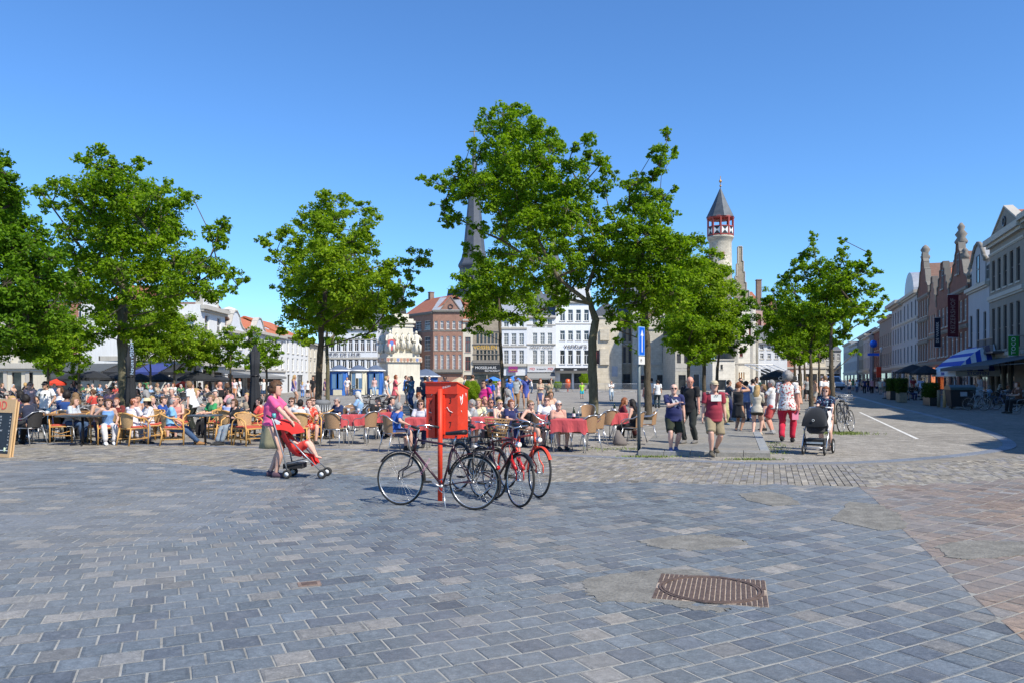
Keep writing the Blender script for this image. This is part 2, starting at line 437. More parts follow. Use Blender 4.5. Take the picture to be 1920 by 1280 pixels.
def parea(p):
 return abs(sum(p[i][0] * p[(i + 1) % len(p)][1] - p[(i + 1) % len(p)][0] * p[i][1] for i in range(len(p)))) / 2
def blue_col():
 g = random.gauss(0.84, 0.085); k = random.random()
 if k < 0.06: return (0.30 * g, 0.285 * g, 0.26 * g)
 if k < 0.16: return (0.235 * g, 0.232 * g, 0.222 * g)
 if k < 0.30: return (0.125 * g, 0.142 * g, 0.165 * g)
 return (0.160 * g, 0.186 * g, 0.207 * g)
def pink_col():
 g = random.gauss(0.88, 0.13); k = random.random()
 if k < 0.2: return (0.23 * g, 0.215 * g, 0.20 * g)
 return (0.25 * g, 0.195 * g, 0.155 * g)
def left_col():
 g = random.gauss(0.84, 0.11); k = random.random()
 if k < 0.12: return (0.29 * g, 0.275 * g, 0.25 * g)
 return (0.185 * g, 0.20 * g, 0.215 * g)
stones = {'blue': [], 'pink': [], 'left': []}
def emit(poly, kindn, colf):
 if len(poly) >= 3 and parea(poly) > 0.002: stones[kindn].append((poly, colf()))
def vis(p, m=1.5): return p[1] > 2.6 and abs(p[0]) < p[1] * 0.66 + m
ring_h, arc = 0.208, 0.224
k = 0
r = 14.0
while r < 41:
 dphi = arc / r; off = (k % 2) * 0.5 + random.uniform(-.04, .04)
 a0 = -math.pi / 2 - 0.45; a1 = -math.pi / 2 + 1.15
 i = int(a0 / dphi) - 1
 while (i + off) * dphi < a1:
  ph0 = (i + off) * dphi; ph1 = ph0 + dphi; gj = 0.0055
  cc = (CX + (r + ring_h / 2) * math.cos((ph0 + ph1) / 2), CY + (r + ring_h / 2) * math.sin((ph0 + ph1) / 2))
  i += 1
  if not vis(cc) or not under_top(cc): continue
  e = .0048 / r
  j1, j2, j3, j4 = [random.uniform(-.003, .003) for _ in range(4)]
  gj = .0012 + .0042 * max(0, min(1, (cc[0] + 3.2) / 3.5))
  poly = [(CX + rr * math.cos(pp), CY + rr * math.sin(pp)) for rr, pp in
    ((r + gj + j1, ph1 - e), (r + gj + j2, ph0 + e), (r + ring_h - gj + j3, ph0 + e), (r + ring_h - gj + j4, ph1 - e))]
  if side(*[(poly[0]), (poly[1])], poly[2]) < 0: poly.reverse()
  dr, ra, rb = seg_of(RB, cc); dl, la, lb = seg_of(LB, cc)
  isright = side(ra, rb, cc) > 0; isleft = side(la, lb, cc) > 0
  if dl < 0.22:
   q = clip(poly, la, lb, -1); emit(q, 'blue', blue_col); continue
  if isleft: continue
  if dr < 0.22:
   emit(clip(poly, ra, rb, -1), 'blue', blue_col); emit(clip(poly, ra, rb, 1), 'pink', pink_col); continue
  emit(poly, 'pink' if isright else 'blue', pink_col if isright else blue_col)
 r += ring_h; k += 1
th = R(7); ux, uy = math.cos(th), math.sin(th)
for jr in range(0, 60):
 for ic in range(-80, 30):
  u0 = ic * 0.30 + (jr % 2) * 0.15; v0 = 6.2 + jr * 0.20
  def W2(u, v): return (u * ux - v * uy, u * uy + v * ux)
  cc = W2(u0 + .15, v0 + .1)
  if not vis(cc, 2.5) or not under_top(cc): continue
  dl, la, lb = seg_of(LB, cc)
  if side(la, lb, cc) < 0 and dl > 0.25: continue
  g = .005; poly = [W2(u0 + g, v0 + g), W2(u0 + .30 - g, v0 + g), W2(u0 + .30 - g, v0 + .2 - g), W2(u0 + g, v0 + .2 - g)]
  if dl <= 0.25: poly = clip(poly, la, lb, 1)
  emit(poly, 'left', left_col)
M_mortar = mat('joint_mortar', (0.28, 0.275, 0.25), 0.95, 0.3, 2.0, 0.3)
bed = [(-16, -2)] + [(30, -2)] + [(x, y) for x, y in reversed(TOPB)]
MB().prism(bed, -0.03, -0.0035, 'XY').obj('pavement_bed', M_mortar, kind='structure')
names = {'blue': ('blue_stone_pavement', M_attr), 'pink': ('pink_stone_pavement', M_attr), 'left': ('left_stone_pavement', M_attr)}
for kn, pname in (('blue', 'blue_stone_pavement'), ('pink', 'pink_stone_pavement'), ('left', 'grey_stone_pavement')):
 lst = stones[kn]; lst.sort(key=lambda s_: s_[0][0][1] ** 2 + s_[0][0][0] ** 2 * 0.3)
 inview = [s_ for s_ in lst if s_[0][0][1] > 4.15 and abs(s_[0][0][0]) < s_[0][0][1] * 0.655]
 ids = set(id(s_) for s_ in inview[:300])
 root = link(pname, None, kind='structure')
 rest = MB(); rc = []
 for s_ in lst:
  pol, c = s_
  tilt = (random.uniform(-.004, .004), random.uniform(-.004, .004)); z0 = random.uniform(-.0012, .0012)
  cx0 = sum(p[0] for p in pol) / len(pol); cy0 = sum(p[1] for p in pol) / len(pol)
  vs, fs = stone_prism(pol, z0, 0.004, 0.02)
  vs = [(x, y, z + (x - cx0) * tilt[0] * 3 + (y - cy0) * tilt[1] * 3) for x, y, z in vs]
  if id(s_) in ids:
   b_ = MB(); b_.add(vs, fs); o = b_.obj('paving_stone', M_attr, root); face_colors(o.data, stone_cols(c, len(pol)))
  else: rest.add(vs, fs); rc += stone_cols(c, len(pol))
 if rest.f:
  o = rest.obj('paving_stone_field', M_attr, root, kind='stuff'); face_colors(o.data, rc)
# ---- band of narrow setts between pavement and kerb
M_sett = attr_mat('sett_face', 'tone', 0.8, 9, 0.4, 0.5, 0.006, 0.2)
sb = MB(); sc_ = []
def top_y(x):
 for i in range(len(TOPB) - 1):
  if TOPB[i][0] <= x <= TOPB[i + 1][0]:
   t = (x - TOPB[i][0]) / (TOPB[i + 1][0] - TOPB[i][0]); return TOPB[i][1] + t * (TOPB[i + 1][1] - TOPB[i][1])
 return 1e9
KF = [p for p in KS if p.y < 23.2][:200]
def kerb_y(x):
 for i in range(len(KS) - 1):
  if KS[i].x <= x <= KS[i + 1].x:
   t = (x - KS[i].x) / max(1e-6, KS[i + 1].x - KS[i].x); return KS[i].y + t * (KS[i + 1].y - KS[i].y)
 return 60.0
x = -17.0
while x < 13.0:
 step = 0.105
 yk = kerb_y(x) - 0.17; yt = top_y(x) + 0.02
 y = yt + random.uniform(0, .2)
 y = yt
 yk = min(yk, 23)
 y += random.uniform(-.2, 0)
 while y < yk:
  L = random.uniform(0.19, 0.24); y1 = min(y + L - 0.012, yk); y0 = max(y, yt)
  if y1 - y0 > 0.05 and abs(x) < y1 * .66 + 2:
   sh = 0.33
   pol = [(x + (y0 - yt) * sh + .006, y0), (x + (y0 - yt) * sh + step - .006, y0), (x + (y1 - yt) * sh + step - .006, y1), (x + (y1 - yt) * sh + .006, y1)]
   zt = random.uniform(-.004, .003); vs = [(a, b, zt) for a, b in pol] + [(a, b, -.04) for a, b in pol]
   g = random.gauss(1, .16)
   fs = [(0, 1, 2, 3), (4, 5, 1, 0), (5, 6, 2, 1), (6, 7, 3, 2), (7, 4, 0, 3)]
   sb.add(vs, fs); c = (0.25 * g, 0.23 * g, 0.195 * g) if random.random() < .8 else (0.22 * g, 0.21 * g, 0.205 * g)
   sc_ += [c] * 5
  y += L
 x += step
band = link('sett_band', None, kind='structure')
o = sb.obj('sett_row', M_sett, band, kind='stuff'); face_colors(o.data, sc_)
M_bandbed = mat('band_bed', (0.21, 0.19, 0.16), 0.95, 0.2, 3, 0.3)
bp = [(x, y) for x, y in TOPB[:-1]] + [(14.5, 16), (13.5, 21)] + [(p.x, p.y) for p in reversed(KS) if p.y < 21.5 and p.x < 12.6]
MB().prism(bp, -0.035, -0.010, 'XY').obj('band_bed', M_bandbed, kind='structure')
# ---- asphalt repairs, manhole, small drain lid
M_asph = mat('asphalt_repair', (0.185, 0.178, 0.158), 0.95, 0.3, 5, 0.9, 0.012)
def patch(pts, zt=0.0045):
 pts = [G(*p) for p in pts]; pts = [Vector((p.x, p.y)) for p in pts]; n = len(pts); out = []
 for i in range(n):
  a, b = pts[i], pts[(i + 1) % n]
  for t in range(9):
   q = a.lerp(b, t / 9); out.append((q.x + random.uniform(-.028, .028), q.y + random.uniform(-.03, .03)))
 MB().prism(out, -0.02, zt, 'XY').obj('asphalt_repair', M_asph, kind='structure')
patch([(1092, 1088), (1135, 1078), (1200, 1070), (1238, 1066), (1300, 1068), (1330, 1075), (1300, 1135), (1370, 1140), (1362, 1147), (1310, 1143), (1230, 1130), (1170, 1128), (1120, 1126), (1095, 1108)])
patch([(1195, 1014), (1275, 1003), (1330, 1001), (1392, 1012), (1400, 1020), (1300, 1031), (1230, 1026)], .0048)
patch([(1590, 940), (1650, 945), (1690, 965), (1700, 990), (1650, 994), (1610, 985), (1560, 975)], .0052)
patch([(1752, 1022), (1830, 1012), (1920, 1016), (1990, 1030), (1900, 1042), (1820, 1048), (1776, 1044)], .0056)
patch([(1385, 925), (1440, 920), (1480, 930), (1500, 945), (1450, 948), (1400, 938)], .006)
mh_c = [G(1240, 1075.8), G(1435.5, 1089), G(1442.5, 1142), G(1221, 1120)]
mc = sum(mh_c, Vector()) / 4
ex = (mh_c[1] - mh_c[0]).normalized(); rz = math.atan2(ex.y, ex.x)
M_iron = mat('rusty_cast_iron', (0.15, 0.105, 0.085), 0.7, 0.3, 18, 0.4, 0.004, 0.35, 0.4)
M_sand = mat('sand_fill', (0.36, 0.29, 0.23), 0.95, 0.3, 12, 0.5)
mh = thing('manhole_cover', 'rusty square manhole frame with round lid set in the paving', 'manhole cover', (mc.x, mc.y, 0), rz)
hw, hh = 0.42, 0.385
MB().b2(-hw, hw, -hh, hh, -0.03, 0.006).obj('bed_plate', M_sand, mh)
fr = MB(); RL = 0.378
nx = 22
lid = MB()
for i in range(nx):
 x0 = -hw + i * 2 * hw / nx + .006; x1 = x0 + 2 * hw / nx - .012; xm = (x0 + x1) / 2
 ny = 26
 for j in range(ny):
  y0 = -hh + j * 2 * hh / ny + .003; y1 = y0 + 2 * hh / ny - .005; ym = (y0 + y1) / 2
  rr = math.hypot(xm, ym)
  if rr < RL - .025:
   if rr < .02: continue
   lid.b2(x0, x1, y0, y1, .006, .012)
  elif rr > RL + .03: fr.b2(x0, x1, y0, y1, .006, .012)
fr.obj('frame', M_iron, mh, kind='stuff'); lid.obj('lid', M_iron, mh, kind='stuff')
rg = MB(); rg.lathe([(RL - .022, .006), (RL - .022, .016), (RL - .004, .016), (RL - .004, .008), (RL + .004, .008), (RL + .004, .015), (RL + .022, .015), (RL + .022, .006)], 64, cap=False, smooth=False)
rg.obj('lid_ring', M_iron, mh)
dl = G(580, 1094)
t = thing('drain_lid', 'small rusty square lid among the blue stones', 'drain lid', (dl.x, dl.y, 0), R(20))
MB().b2(-.09, .09, -.07, .07, -.02, .005).obj('frame', mat('rust_red', (0.22, 0.16, 0.13), 0.8, 0.3, 20, .4), t)
MB().b2(-.06, .06, -.045, .045, .005, .008).obj('lid', M_iron, t)
# ---- white road marking
M_white = mat('road_paint', (0.62, 0.61, 0.57), 0.8, 0.25, 5, 0.3)
a = G(1612, 772); b = G(1720, 822); dv = (b - a).normalized(); nv = Vector((-dv.y, dv.x, 0)) * .05
MB().add([a - nv + Vector((0, 0, .004)), b - nv + Vector((0, 0, .004)), b + nv + Vector((0, 0, .004)), a + nv + Vector((0, 0, .004))], [(0, 1, 2, 3)]).obj('road_marking', M_white, kind='structure')
# ---- raised stone platform
pf = [G(1196, 853), G(1445, 857), G(1424, 812), G(1235, 812)]
plat = link('stone_platform', None, kind='structure')
o2 = Vector((pf[0].x, pf[0].y)); e1 = Vector((pf[1].x - pf[0].x, pf[1].y - pf[0].y)); e3 = Vector((pf[3].x - pf[0].x, pf[3].y - pf[0].y)); e2 = Vector((pf[2].x - pf[1].x, pf[2].y - pf[1].y))
def PF(u, v):
 a = o2 + e1 * u; b_ = o2 + e3 + (o2 + e1 + e2 - o2 - e3) * u; q = a.lerp(b_, v); return (q.x, q.y)
M_plank = attr_mat('platform_slab', 'tone', 0.8, 8, 0.35, .4, .004, .2)
def slab(u0, u1, v0, v1, zt, nm, c):
 b_ = MB(); vs, fs = stone_prism([PF(u0, v0), PF(u1, v0), PF(u1, v1), PF(u0, v1)], zt, .008, .2); b_.add(vs, fs)
 o = b_.obj(nm, M_plank, plat); face_colors(o.data, [c] * len(fs)); return o
PZ = 0.10
for i in range(5):
 g = random.uniform(.9, 1.1); slab(i / 5 + .002, (i + 1) / 5 - .002, 0.0, .07, PZ + .004, 'edge_stone', (.24 * g, .235 * g, .22 * g))
slab(.93, 1.0, .072, 1.0, PZ + .003, 'edge_stone', (.27, .28, .28))
for i in range(9):
 g = random.uniform(.85, 1.1); slab(0.0, .928, .075 + i * .1025, .075 + (i + 1) * .1025 - .005, PZ + random.uniform(-.002, .002), 'slab', (.25 * g, .235 * g, .205 * g))
def weeds(name, centers, n, sp, hgt=0.05, label=None):
 V = []; Fc = []
 for _ in range(n):
  c = random.choice(centers); x = c[0] + random.gauss(0, sp[0]); y = c[1] + random.gauss(0, sp[1]); a = random.uniform(0, 6.28); h = hgt * random.uniform(.4, 1.2)
  dx, dy = math.cos(a) * .012, math.sin(a) * .012; lx, ly = random.uniform(-.03, .03), random.uniform(-.03, .03)
  b0 = len(V); V += [(x - dx, y - dy, 0), (x + dx, y + dy, 0), (x + lx, y + ly, h)]; Fc.append((b0, b0 + 1, b0 + 2))
 me = bpy.data.meshes.new(name); me.from_pydata(V, [], Fc); me.materials.append(M_grass)
 link(name, me, None, None, 0, kind='stuff', label=label, category='weeds')
M_grass = mat('weed_green', (0.16, 0.21, 0.045), 0.7, 0.35, 6, 0)
e = [G(1190 + i * 12, 856) for i in range(6)] + [G(1395 + i * 8, 861) for i in range(6)] + [G(1446, 850 - i * 4) for i in range(6)]
weeds('weeds', [(p.x, p.y) for p in e], 900, (.22, .05), .05, 'small green weeds growing along the platform edge')
e = [G(1560 + i * 8, 812) for i in range(6)]
weeds('weeds', [(p.x, p.y) for p in e], 900, (.3, .3), .07, 'yellow green weeds round the foot of the right tree')
e = [G(1150 + i * 20, 841) for i in range(3)]
weeds('weeds', [(p.x, p.y) for p in e], 300, (.5, .25), .03, 'thin weeds between setts beside the sign pole')
# ---------------------------------------------------------------- buildings
M_glass = glass_mat()
M_wframe = paint('white_window_paint', (0.72, 0.72, 0.70), 0.5)
M_dframe = paint('dark_window_paint', (0.06, 0.05, 0.05), 0.4)
M_rframe = paint('red_window_paint', (0.24, 0.06, 0.05), 0.45)
M_stone = plaster('pale_stone_trim', (0.50, 0.47, 0.41))
M_dstone = plaster('grey_stone_trim', (0.24, 0.22, 0.19))
M_zinc = mat('zinc_roof', (0.36, 0.38, 0.41), 0.5, 0.12, 2, 0.2, .01, 0.3)
M_slate = mat('slate_roof', (0.10, 0.11, 0.13), 0.6, 0.2, 3, 0.4)
M_tile = roof_mat('red_tile_roof', (0.36, 0.13, 0.07))
M_otile = roof_mat('orange_tile_roof', (0.52, 0.16, 0.065))
M_btile = roof_mat('brown_tile_roof', (0.20, 0.115, 0.085))
M_dark = mat('dark_interior', (0.015, 0.015, 0.017), 0.9, 0.3, 2, 0)
WCACHE = {}
def window_meshes(w, h, style, fm):
 key = (round(w, 2), round(h, 2), style, fm.name)
 if key in WCACHE: return WCACHE[key]
 t = 0.07; b = MB(); y0, y1 = .10, .17
 b.b2(0, t, y0, y1, 0, h); b.b2(w - t, w, y0, y1, 0, h); b.b2(t, w - t, y0, y1, 0, t); b.b2(t, w - t, y0, y1, h - t, h)
 s = .035
 if style in ('cross', 'grid', 'T'):
  zc = h * (.66 if style != 'grid' else .7)
  b.b2(t, w - t, y0 + .01, y1 - .01, zc - s, zc + s)
  b.b2(w / 2 - s, w / 2 + s, y0 + .012, y1 - .012, t, (zc - s if style == 'T' else h - t))
 if style == 'grid':
  for f in (.25, .5): b.b2(t, w - t, y0 + .03, y1 - .03, h * .7 * f * 1.3 - .015, h * .7 * f * 1.3 + .015)
  for f in (.25, .75): b.b2(w * f - .014, w * f + .014, y0 + .032, y1 - .032, t, h - t)
 if style == 'sash': b.b2(t, w - t, y0 + .01, y1 - .01, h * .5 - s, h * .5 + s)
 if style == 'arch':
  pass
 fmesh = b.mesh('window_frame', fm)
 g = MB(); g.add([(t, .145, t), (w - t, .145, t), (w - t, .145, h - t), (t, .145, h - t)], [(0, 1, 2, 3)])
 gm = g.mesh('pane', M_glass)
 sl = MB(); sl.b2(-.08, w + .08, -.07, .08, -.12, -.001); sm = sl.mesh('sill', M_stone)
 WCACHE[key] = (fmesh, gm, sm); return WCACHE[key]
def add_window(par, x, z, w, h, style='cross', fm=None, sill=True, y=0.0, small=False):
 fmesh, gm, sm = window_meshes(w, h, style, fm or M_wframe)
 o = link('window', fmesh, par, (x, y, z))
 link('pane', gm, o)
 if sill: link('sill', sm, o)
 return o
def wall_with_holes(W, H, holes, z0=0.0):
 b = MB(); eps = 1e-4
 xs = sorted(set([0, W] + [v for h in holes for v in (h[0], h[0] + h[2])])); zs = sorted(set([z0, H] + [v for h in holes for v in (h[1], h[1] + h[3])]))
 def inh(x, z): return any(h[0] < x < h[0] + h[2] and h[1] < z < h[1] + h[3] for h in holes)
 for i in range(len(xs) - 1):
  j = 0
  while j < len(zs) - 1:
   if inh((xs[i] + xs[i + 1]) / 2, (zs[j] + zs[j + 1]) / 2): j += 1; continue
   k = j
   while k + 1 < len(zs) - 1 and not inh((xs[i] + xs[i + 1]) / 2, (zs[k + 1] + zs[k + 2]) / 2): k += 1
   b.add([(xs[i], 0, zs[j]), (xs[i + 1], 0, zs[j]), (xs[i + 1], 0, zs[k + 1]), (xs[i], 0, zs[k + 1])], [(0, 1, 2, 3)]); j = k + 1
 for x, z, w, h in holes:
  d = .2
  b.add([(x, 0, z), (x + w, 0, z), (x + w, 0, z + h), (x, 0, z + h), (x, d, z), (x + w, d, z), (x + w, d, z + h), (x, d, z + h)], [(0, 4, 5, 1), (1, 5, 6, 2), (2, 6, 7, 3), (3, 7, 4, 0), (4, 7, 6, 5)])
 return b
def facade(label, org, u, W, H, D, wm, wins=(), cornices=(), roof=None, gable=None, name='town_house', trim=None, shop=None, cat='building', sill=True, group=None, pil=None):
 """wins: (x, z, w, h, style, frame); org = left base corner seen from outside, u = direction of the front"""
 rz = math.atan2(u[1], u[0])
 t = thing(name, label, cat, (org[0], org[1], 0), rz, group)
 trim = trim or M_stone
 holes = [w[:4] for w in wins if w[1] + w[3] <= H]
 if shop: holes = holes + [s_[:4] for s_ in shop]
 b = wall_with_holes(W, H, holes)
 b.add([(0, 0, 0), (0, D, 0), (0, D, H), (0, 0, H)], [(0, 3, 2, 1)]); b.add([(W, 0, 0), (W, D, 0), (W, D, H), (W, 0, H)], [(0, 1, 2, 3)])
 b.add([(0, D, 0), (W, D, 0), (W, D, H), (0, D, H)], [(0, 3, 2, 1)]); b.add([(0, 0, H), (W, 0, H), (W, D, H), (0, D, H)], [(0, 1, 2, 3)])
 b.obj('wall', wm, t)
 for w in wins:
  yy = 0.0
  if w[1] + w[3] > H: yy = -.12
  add_window(t, w[0], w[1], w[2], w[3], w[4] if len(w) > 4 else 'cross', w[5] if len(w) > 5 else None, sill, yy)
 for c in cornices:
  z, hgt, pr = (c + (.22, .18))[:3] if isinstance(c, tuple) else (c, .22, .16)
  cb = MB(); cb.b2(-.002 if pr < .2 else -.04, W + (.002 if pr < .2 else .04), -pr, -.003, z, z + hgt); cb.b2(0.01, W - .01, -pr * .55, -.004, z - hgt * .5, z - .002); cb.obj('cornice', trim, t)
 if pil:
  for x in pil:
   q = MB(); q.b2(x - .16, x + .16, -.07, -.003, 0.02, H - .05); q.obj('pilaster', trim, t)
 if gable:
  prof, gm = gable[0], gable[1]
  q = MB(); q.prism(prof, -.0, .45, 'XZ'); fixn(q.obj('gable', gm, t))
  cm = gable[2] if len(gable) > 2 else trim
  q = MB()
  for i in range(len(prof) - 1):
   (x0, z0), (x1, z1) = prof[i], prof[i + 1]
   L = math.hypot(x1 - x0, z1 - z0)
   if L < .05 or (abs(z0 - H) < .02 and abs(z1 - H) < .02): continue
   nx_, nz_ = -(z1 - z0) / L, (x1 - x0) / L
   if nz_ < -.01: nx_, nz_ = -nx_, -nz_
   wdt = .12
   q.prism([(x0, z0), (x1, z1), (x1 + nx_ * wdt, z1 + nz_ * wdt), (x0 + nx_ * wdt, z0 + nz_ * wdt)], -.10 - .003 * (i % 3), .5 + .003 * (i % 3), 'XZ')
  fixn(q.obj('coping', cm, t))
 if roof:
  kind_, rise, rm = roof[0], roof[1], roof[2]; q = MB(); e = .25
  if kind_ == 'par':   # ridge parallel to the front
   q.prism([(-e, H + .002 - e * rise / (D / 2)), (D / 2, H + rise), (D + e, H + .002 - e * rise / (D / 2)), (D + e, H - e * rise / (D / 2) - .15), (D / 2, H + rise - .2), (-e, H - .15 - e * rise / (D / 2))], 0.02, W - .02, 'YZ')
  elif kind_ == 'perp':
   q.prism([(0.05, H + .01), (W / 2, H + rise), (W - .05, H + .01)], .3, D, 'XZ')
  elif kind_ == 'hip':
   hx = min(W, D) / 2 * .8
   q.add([(-e, -e, H + .01), (W + e, -e, H + .01), (W + e, D + e, H + .01), (-e, D + e, H + .01), (hx, D / 2, H + rise), (W - hx, D / 2, H + rise)], [(0, 1, 5, 4), (2, 3, 4, 5), (1, 2, 5), (3, 0, 4), (3, 2, 1, 0)])
  elif kind_ == 'mansard':
   q.add([(0, 0, H + .01), (W, 0, H + .01), (W, D, H + .01), (0, D, H + .01), (.3, 1.2, H + rise), (W - .3, 1.2, H + rise), (W - .3, D - 1.2, H + rise), (.3, D - 1.2, H + rise)], [(0, 1, 5, 4), (1, 2, 6, 5), (2, 3, 7, 6), (3, 0, 4, 7), (4, 5, 6, 7), (3, 2, 1, 0)])
  ro = q.obj('roof', rm, t); fixn(ro)
  if len(roof) > 3:
   for cx_, cy_, hh_ in roof[3]:
    c_ = MB(); c_.b2(cx_ - .35, cx_ + .35, cy_ - .4, cy_ + .4, H, H + hh_); c_.b2(cx_ - .42, cx_ + .42, cy_ - .47, cy_ + .47, H + hh_ + .001, H + hh_ + .14)
    c_.obj('chimney', M_chim, ro)
 if shop:
  for s_ in shop:
   x, z, w, h = s_[:4]; fm = s_[4] if len(s_) > 4 else M_dframe
   add_window(t, x, z, w, h, 'T' if w > 1.4 else 'plain', fm, False)
 return t
M_chim = brick_mat('chimney_brick', (0.26, 0.13, 0.09), (0.2, 0.1, 0.07), (0.3, 0.27, 0.22))
def rows(W, n, ww, zs, hs, style='cross', fm=None, x0=None, x1=None):
 x0 = 0 if x0 is None else x0; x1 = W if x1 is None else x1; out = []
 st = (x1 - x0) / n
 for z, h in zip(zs, hs):
  for i in range(n): out.append((x0 + st * i + (st - ww) / 2, z, ww, h, style, fm or M_wframe))
 return out
def awning(par_or_none, label, org, rz, W, out, z0, z1, m, val=None, name='awning'):
 """fabric awning: org = left end on the wall, local -y points to the street"""
 t = thing(name, label, 'awning', org, rz)
 q = MB(); q.prism([(-0.02, z1), (-out, z0), (-out, z0 + .03), (-0.02, z1 + .04)], 0, W, 'YZ'); fixn(q.obj('canopy', m, t))
 q = MB(); q.b2(0, W, -out - .01, -out + .001, z0 - .22, z0 + .03); q.obj('valance', val or m, t)
 q = MB()
 for x in (.3, W - .3): q.tube([(x, -.05, z1 - .5), (x, -out + .1, z0)], .025, 6)
 q.obj('support_arm', M_steel, t)
 return t
M_steel = mat('brushed_steel', (0.45, 0.46, 0.47), 0.4, 0.08, 10, 0.05, .002, 0.7)
YF = 130.0; SF = F / YF
def zf(py, Y=YF): return HC + (HY - py) / F * Y
def xf(px, Y=YF): return (px - 960) / F * Y
def far(label, p0, p1, py_eave, **k):
 Y = k.pop('Y', YF); x0, x1 = xf(p0, Y), xf(p1, Y); W = x1 - x0; H = zf(py_eave, Y)
 wins = []
 for spec in k.pop('rows', ()):   # (n, py_top, py_bot, width fraction, style, frame, pxa, pxb)
  n, pt, pb, fr_, st_, fm, pa, pb2 = (list(spec) + [None] * 8)[:8]
  a = 0 if pa is None else xf(pa, Y) - x0; b_ = W if pb2 is None else xf(pb2, Y) - x0
  ww = (b_ - a) / n * fr_; wins += rows(W, n, ww, [zf(pb, Y)], [zf(pt, Y) - zf(pb, Y)], st_ or 'cross', fm, a, b_)
 wins = [w for w in wins]
 corn = [(zf(c[0], Y),) + tuple(c[1:]) for c in k.pop('corn', ())]
 shp = k.pop('shops', None)
 if shp: shp = [(xf(a, Y) - x0, 0.02, xf(b_, Y) - xf(a, Y), zf(t_, Y) - .02, *m_) for a, b_, t_, *m_ in shp]
 g = k.pop('gable', None)
 if g: g = ([(xf(a, Y) - x0, zf(b_, Y)) for a, b_ in g[0]],) + tuple(g[1:])
 return facade(label, (x0, Y), (1, 0), W, H, k.pop('D', 12), k.pop('wm'), wins=wins, cornices=corn, shop=shp, gable=g, **k)
Mw = plaster('white_render', (0.74, 0.74, 0.72)); Mw2 = plaster('cool_white_render', (0.68, 0.70, 0.72)); Mcream = plaster('cream_render', (0.66, 0.60, 0.48))
Mgr = plaster('grey_render', (0.42, 0.42, 0.41)); Mst = brick_mat('grey_stone_blocks', (0.52, 0.48, 0.39), (0.58, 0.54, 0.45), (0.44, 0.41, 0.34), bw=.6, bh=.3, ms=.015, b_strength=.3)
Mbeige = brick_mat('beige_stone_blocks', (0.58, 0.51, 0.39), (0.64, 0.57, 0.45), (0.5, 0.45, 0.35), bw=.7, bh=.35, ms=.012, b_strength=.25)
Mbr = brick_mat('red_brown_brick', (0.36, 0.165, 0.11), (0.30, 0.14, 0.095), (0.36, 0.26, 0.2), b_strength=.3)
Mbr2 = brick_mat('bright_red_brick', (0.42, 0.13, 0.08), (0.36, 0.11, 0.07), (0.42, 0.3, 0.24), b_strength=.3)
Mbr3 = brick_mat('dark_brown_brick', (0.24, 0.080, 0.048), (0.18, 0.062, 0.04), (0.22, 0.14, 0.11), b_strength=.3)
Mgoth = brick_mat('weathered_stone', (0.40, 0.34, 0.25), (0.33, 0.28, 0.21), (0.27, 0.23, 0.17), bw=.5, bh=.22, ms=.02)
far('white three storey house with long rows of tall windows and slate roof', 606, 708, 616, wm=Mw2, corn=[(618, .5, .35), (672, .25, .12), (637, .1, .06)],
 rows=[(9, 634, 658, .70, 'T'), (9, 669, 690, .70, 'T')], roof=('par', 3.6, M_slate), shops=[(612, 700, 702, M_dframe)], name='guild_house')
def wall_letters(txt, size, m, px, py, lb, nm='wall_lettering'):
 t = thing(nm, lb, 'lettering', (xf(px), YF - .13, zf(py))); lettering(txt, size, m, t, (0, 0, 0))
wall_letters('HUIS DE LELIE', .9, M_dframe, 645, 664, 'dark lettering on the long white house with tall windows')
far('dark grey house of two floors behind the monument', 708, 776, 640, wm=Mgr, corn=[(642, .3, .25)], rows=[(6, 650, 676, .6, 'T')], roof=('par', 3.0, M_slate), shops=[(712, 770, 700)])
t = far('red brown brick corner house with triangular gable and grey hipped roof', 812, 868, 583, wm=Mbr, trim=M_dstone, corn=[(585, .3, .3), (621, .12, .05), (657, .12, .05), (697, .5, .5)],
 rows=[(5, 602, 617, .5, 'cross', M_wframe), (5, 630, 656, .5, 'grid', M_wframe), (5, 664, 692, .5, 'grid', M_wframe)],
 gable=([(825, 583.2), (845, 557), (864, 583.2)], Mbr), D=11)
q = MB(); x0, x1 = 0, xf(868) - xf(812); H = zf(583)
q.add([(-.2, -.3, H + .02), (x1 + .2, -.3, H + .02), (x1 + .2, 11, H + .02), (-.2, 11, H + .02), (.8, 4, H + 2.6), (x1 - .8, 4, H + 2.6), (x1 - .8, 8, H + 2.6), (.8, 8, H + 2.6)], [(0, 1, 5, 4), (1, 2, 6, 5), (2, 3, 7, 6), (3, 0, 4, 7), (4, 5, 6, 7), (3, 2, 1, 0)])
fixn(q.obj('roof', M_zinc, t))
for wx in (): pass
oc = MB(); oc.lathe([(.42, 0), (.42, .1), (.3, .1), (.3, 0)], 14, cap=False); o_ = oc.obj('round_window', M_dframe, t, (xf(845) - xf(812), -.02, zf(575))); o_.rotation_euler = (R(90), 0, 0)
sx, sy = xf(812), YF; ang = math.atan2(12, -9)
uu = Vector((9.0, -12.0)).normalized(); ow = (sx - 9.6 * .6, sy + 9.6 * .8)
wl_ = [];
for z, h in ((zf(617), 1.5), (zf(656), 2.3), (zf(692), 2.4)):
 for i in range(3): wl_.append((.9 + i * 2.95, z, 1.9, h, 'grid', M_wframe))
facade('long side wing of the brick corner house, wide windows, red tile roof', ow, (.6, -.8), 9.55, zf(583) - .02, 9, Mbr, wins=wl_, cornices=[(zf(621), .15, .06), (zf(583) - .4, .3, .3)], roof=('par', 3.0, M_tile, [(1.5, 4.5, 4.0)]), trim=M_dstone)
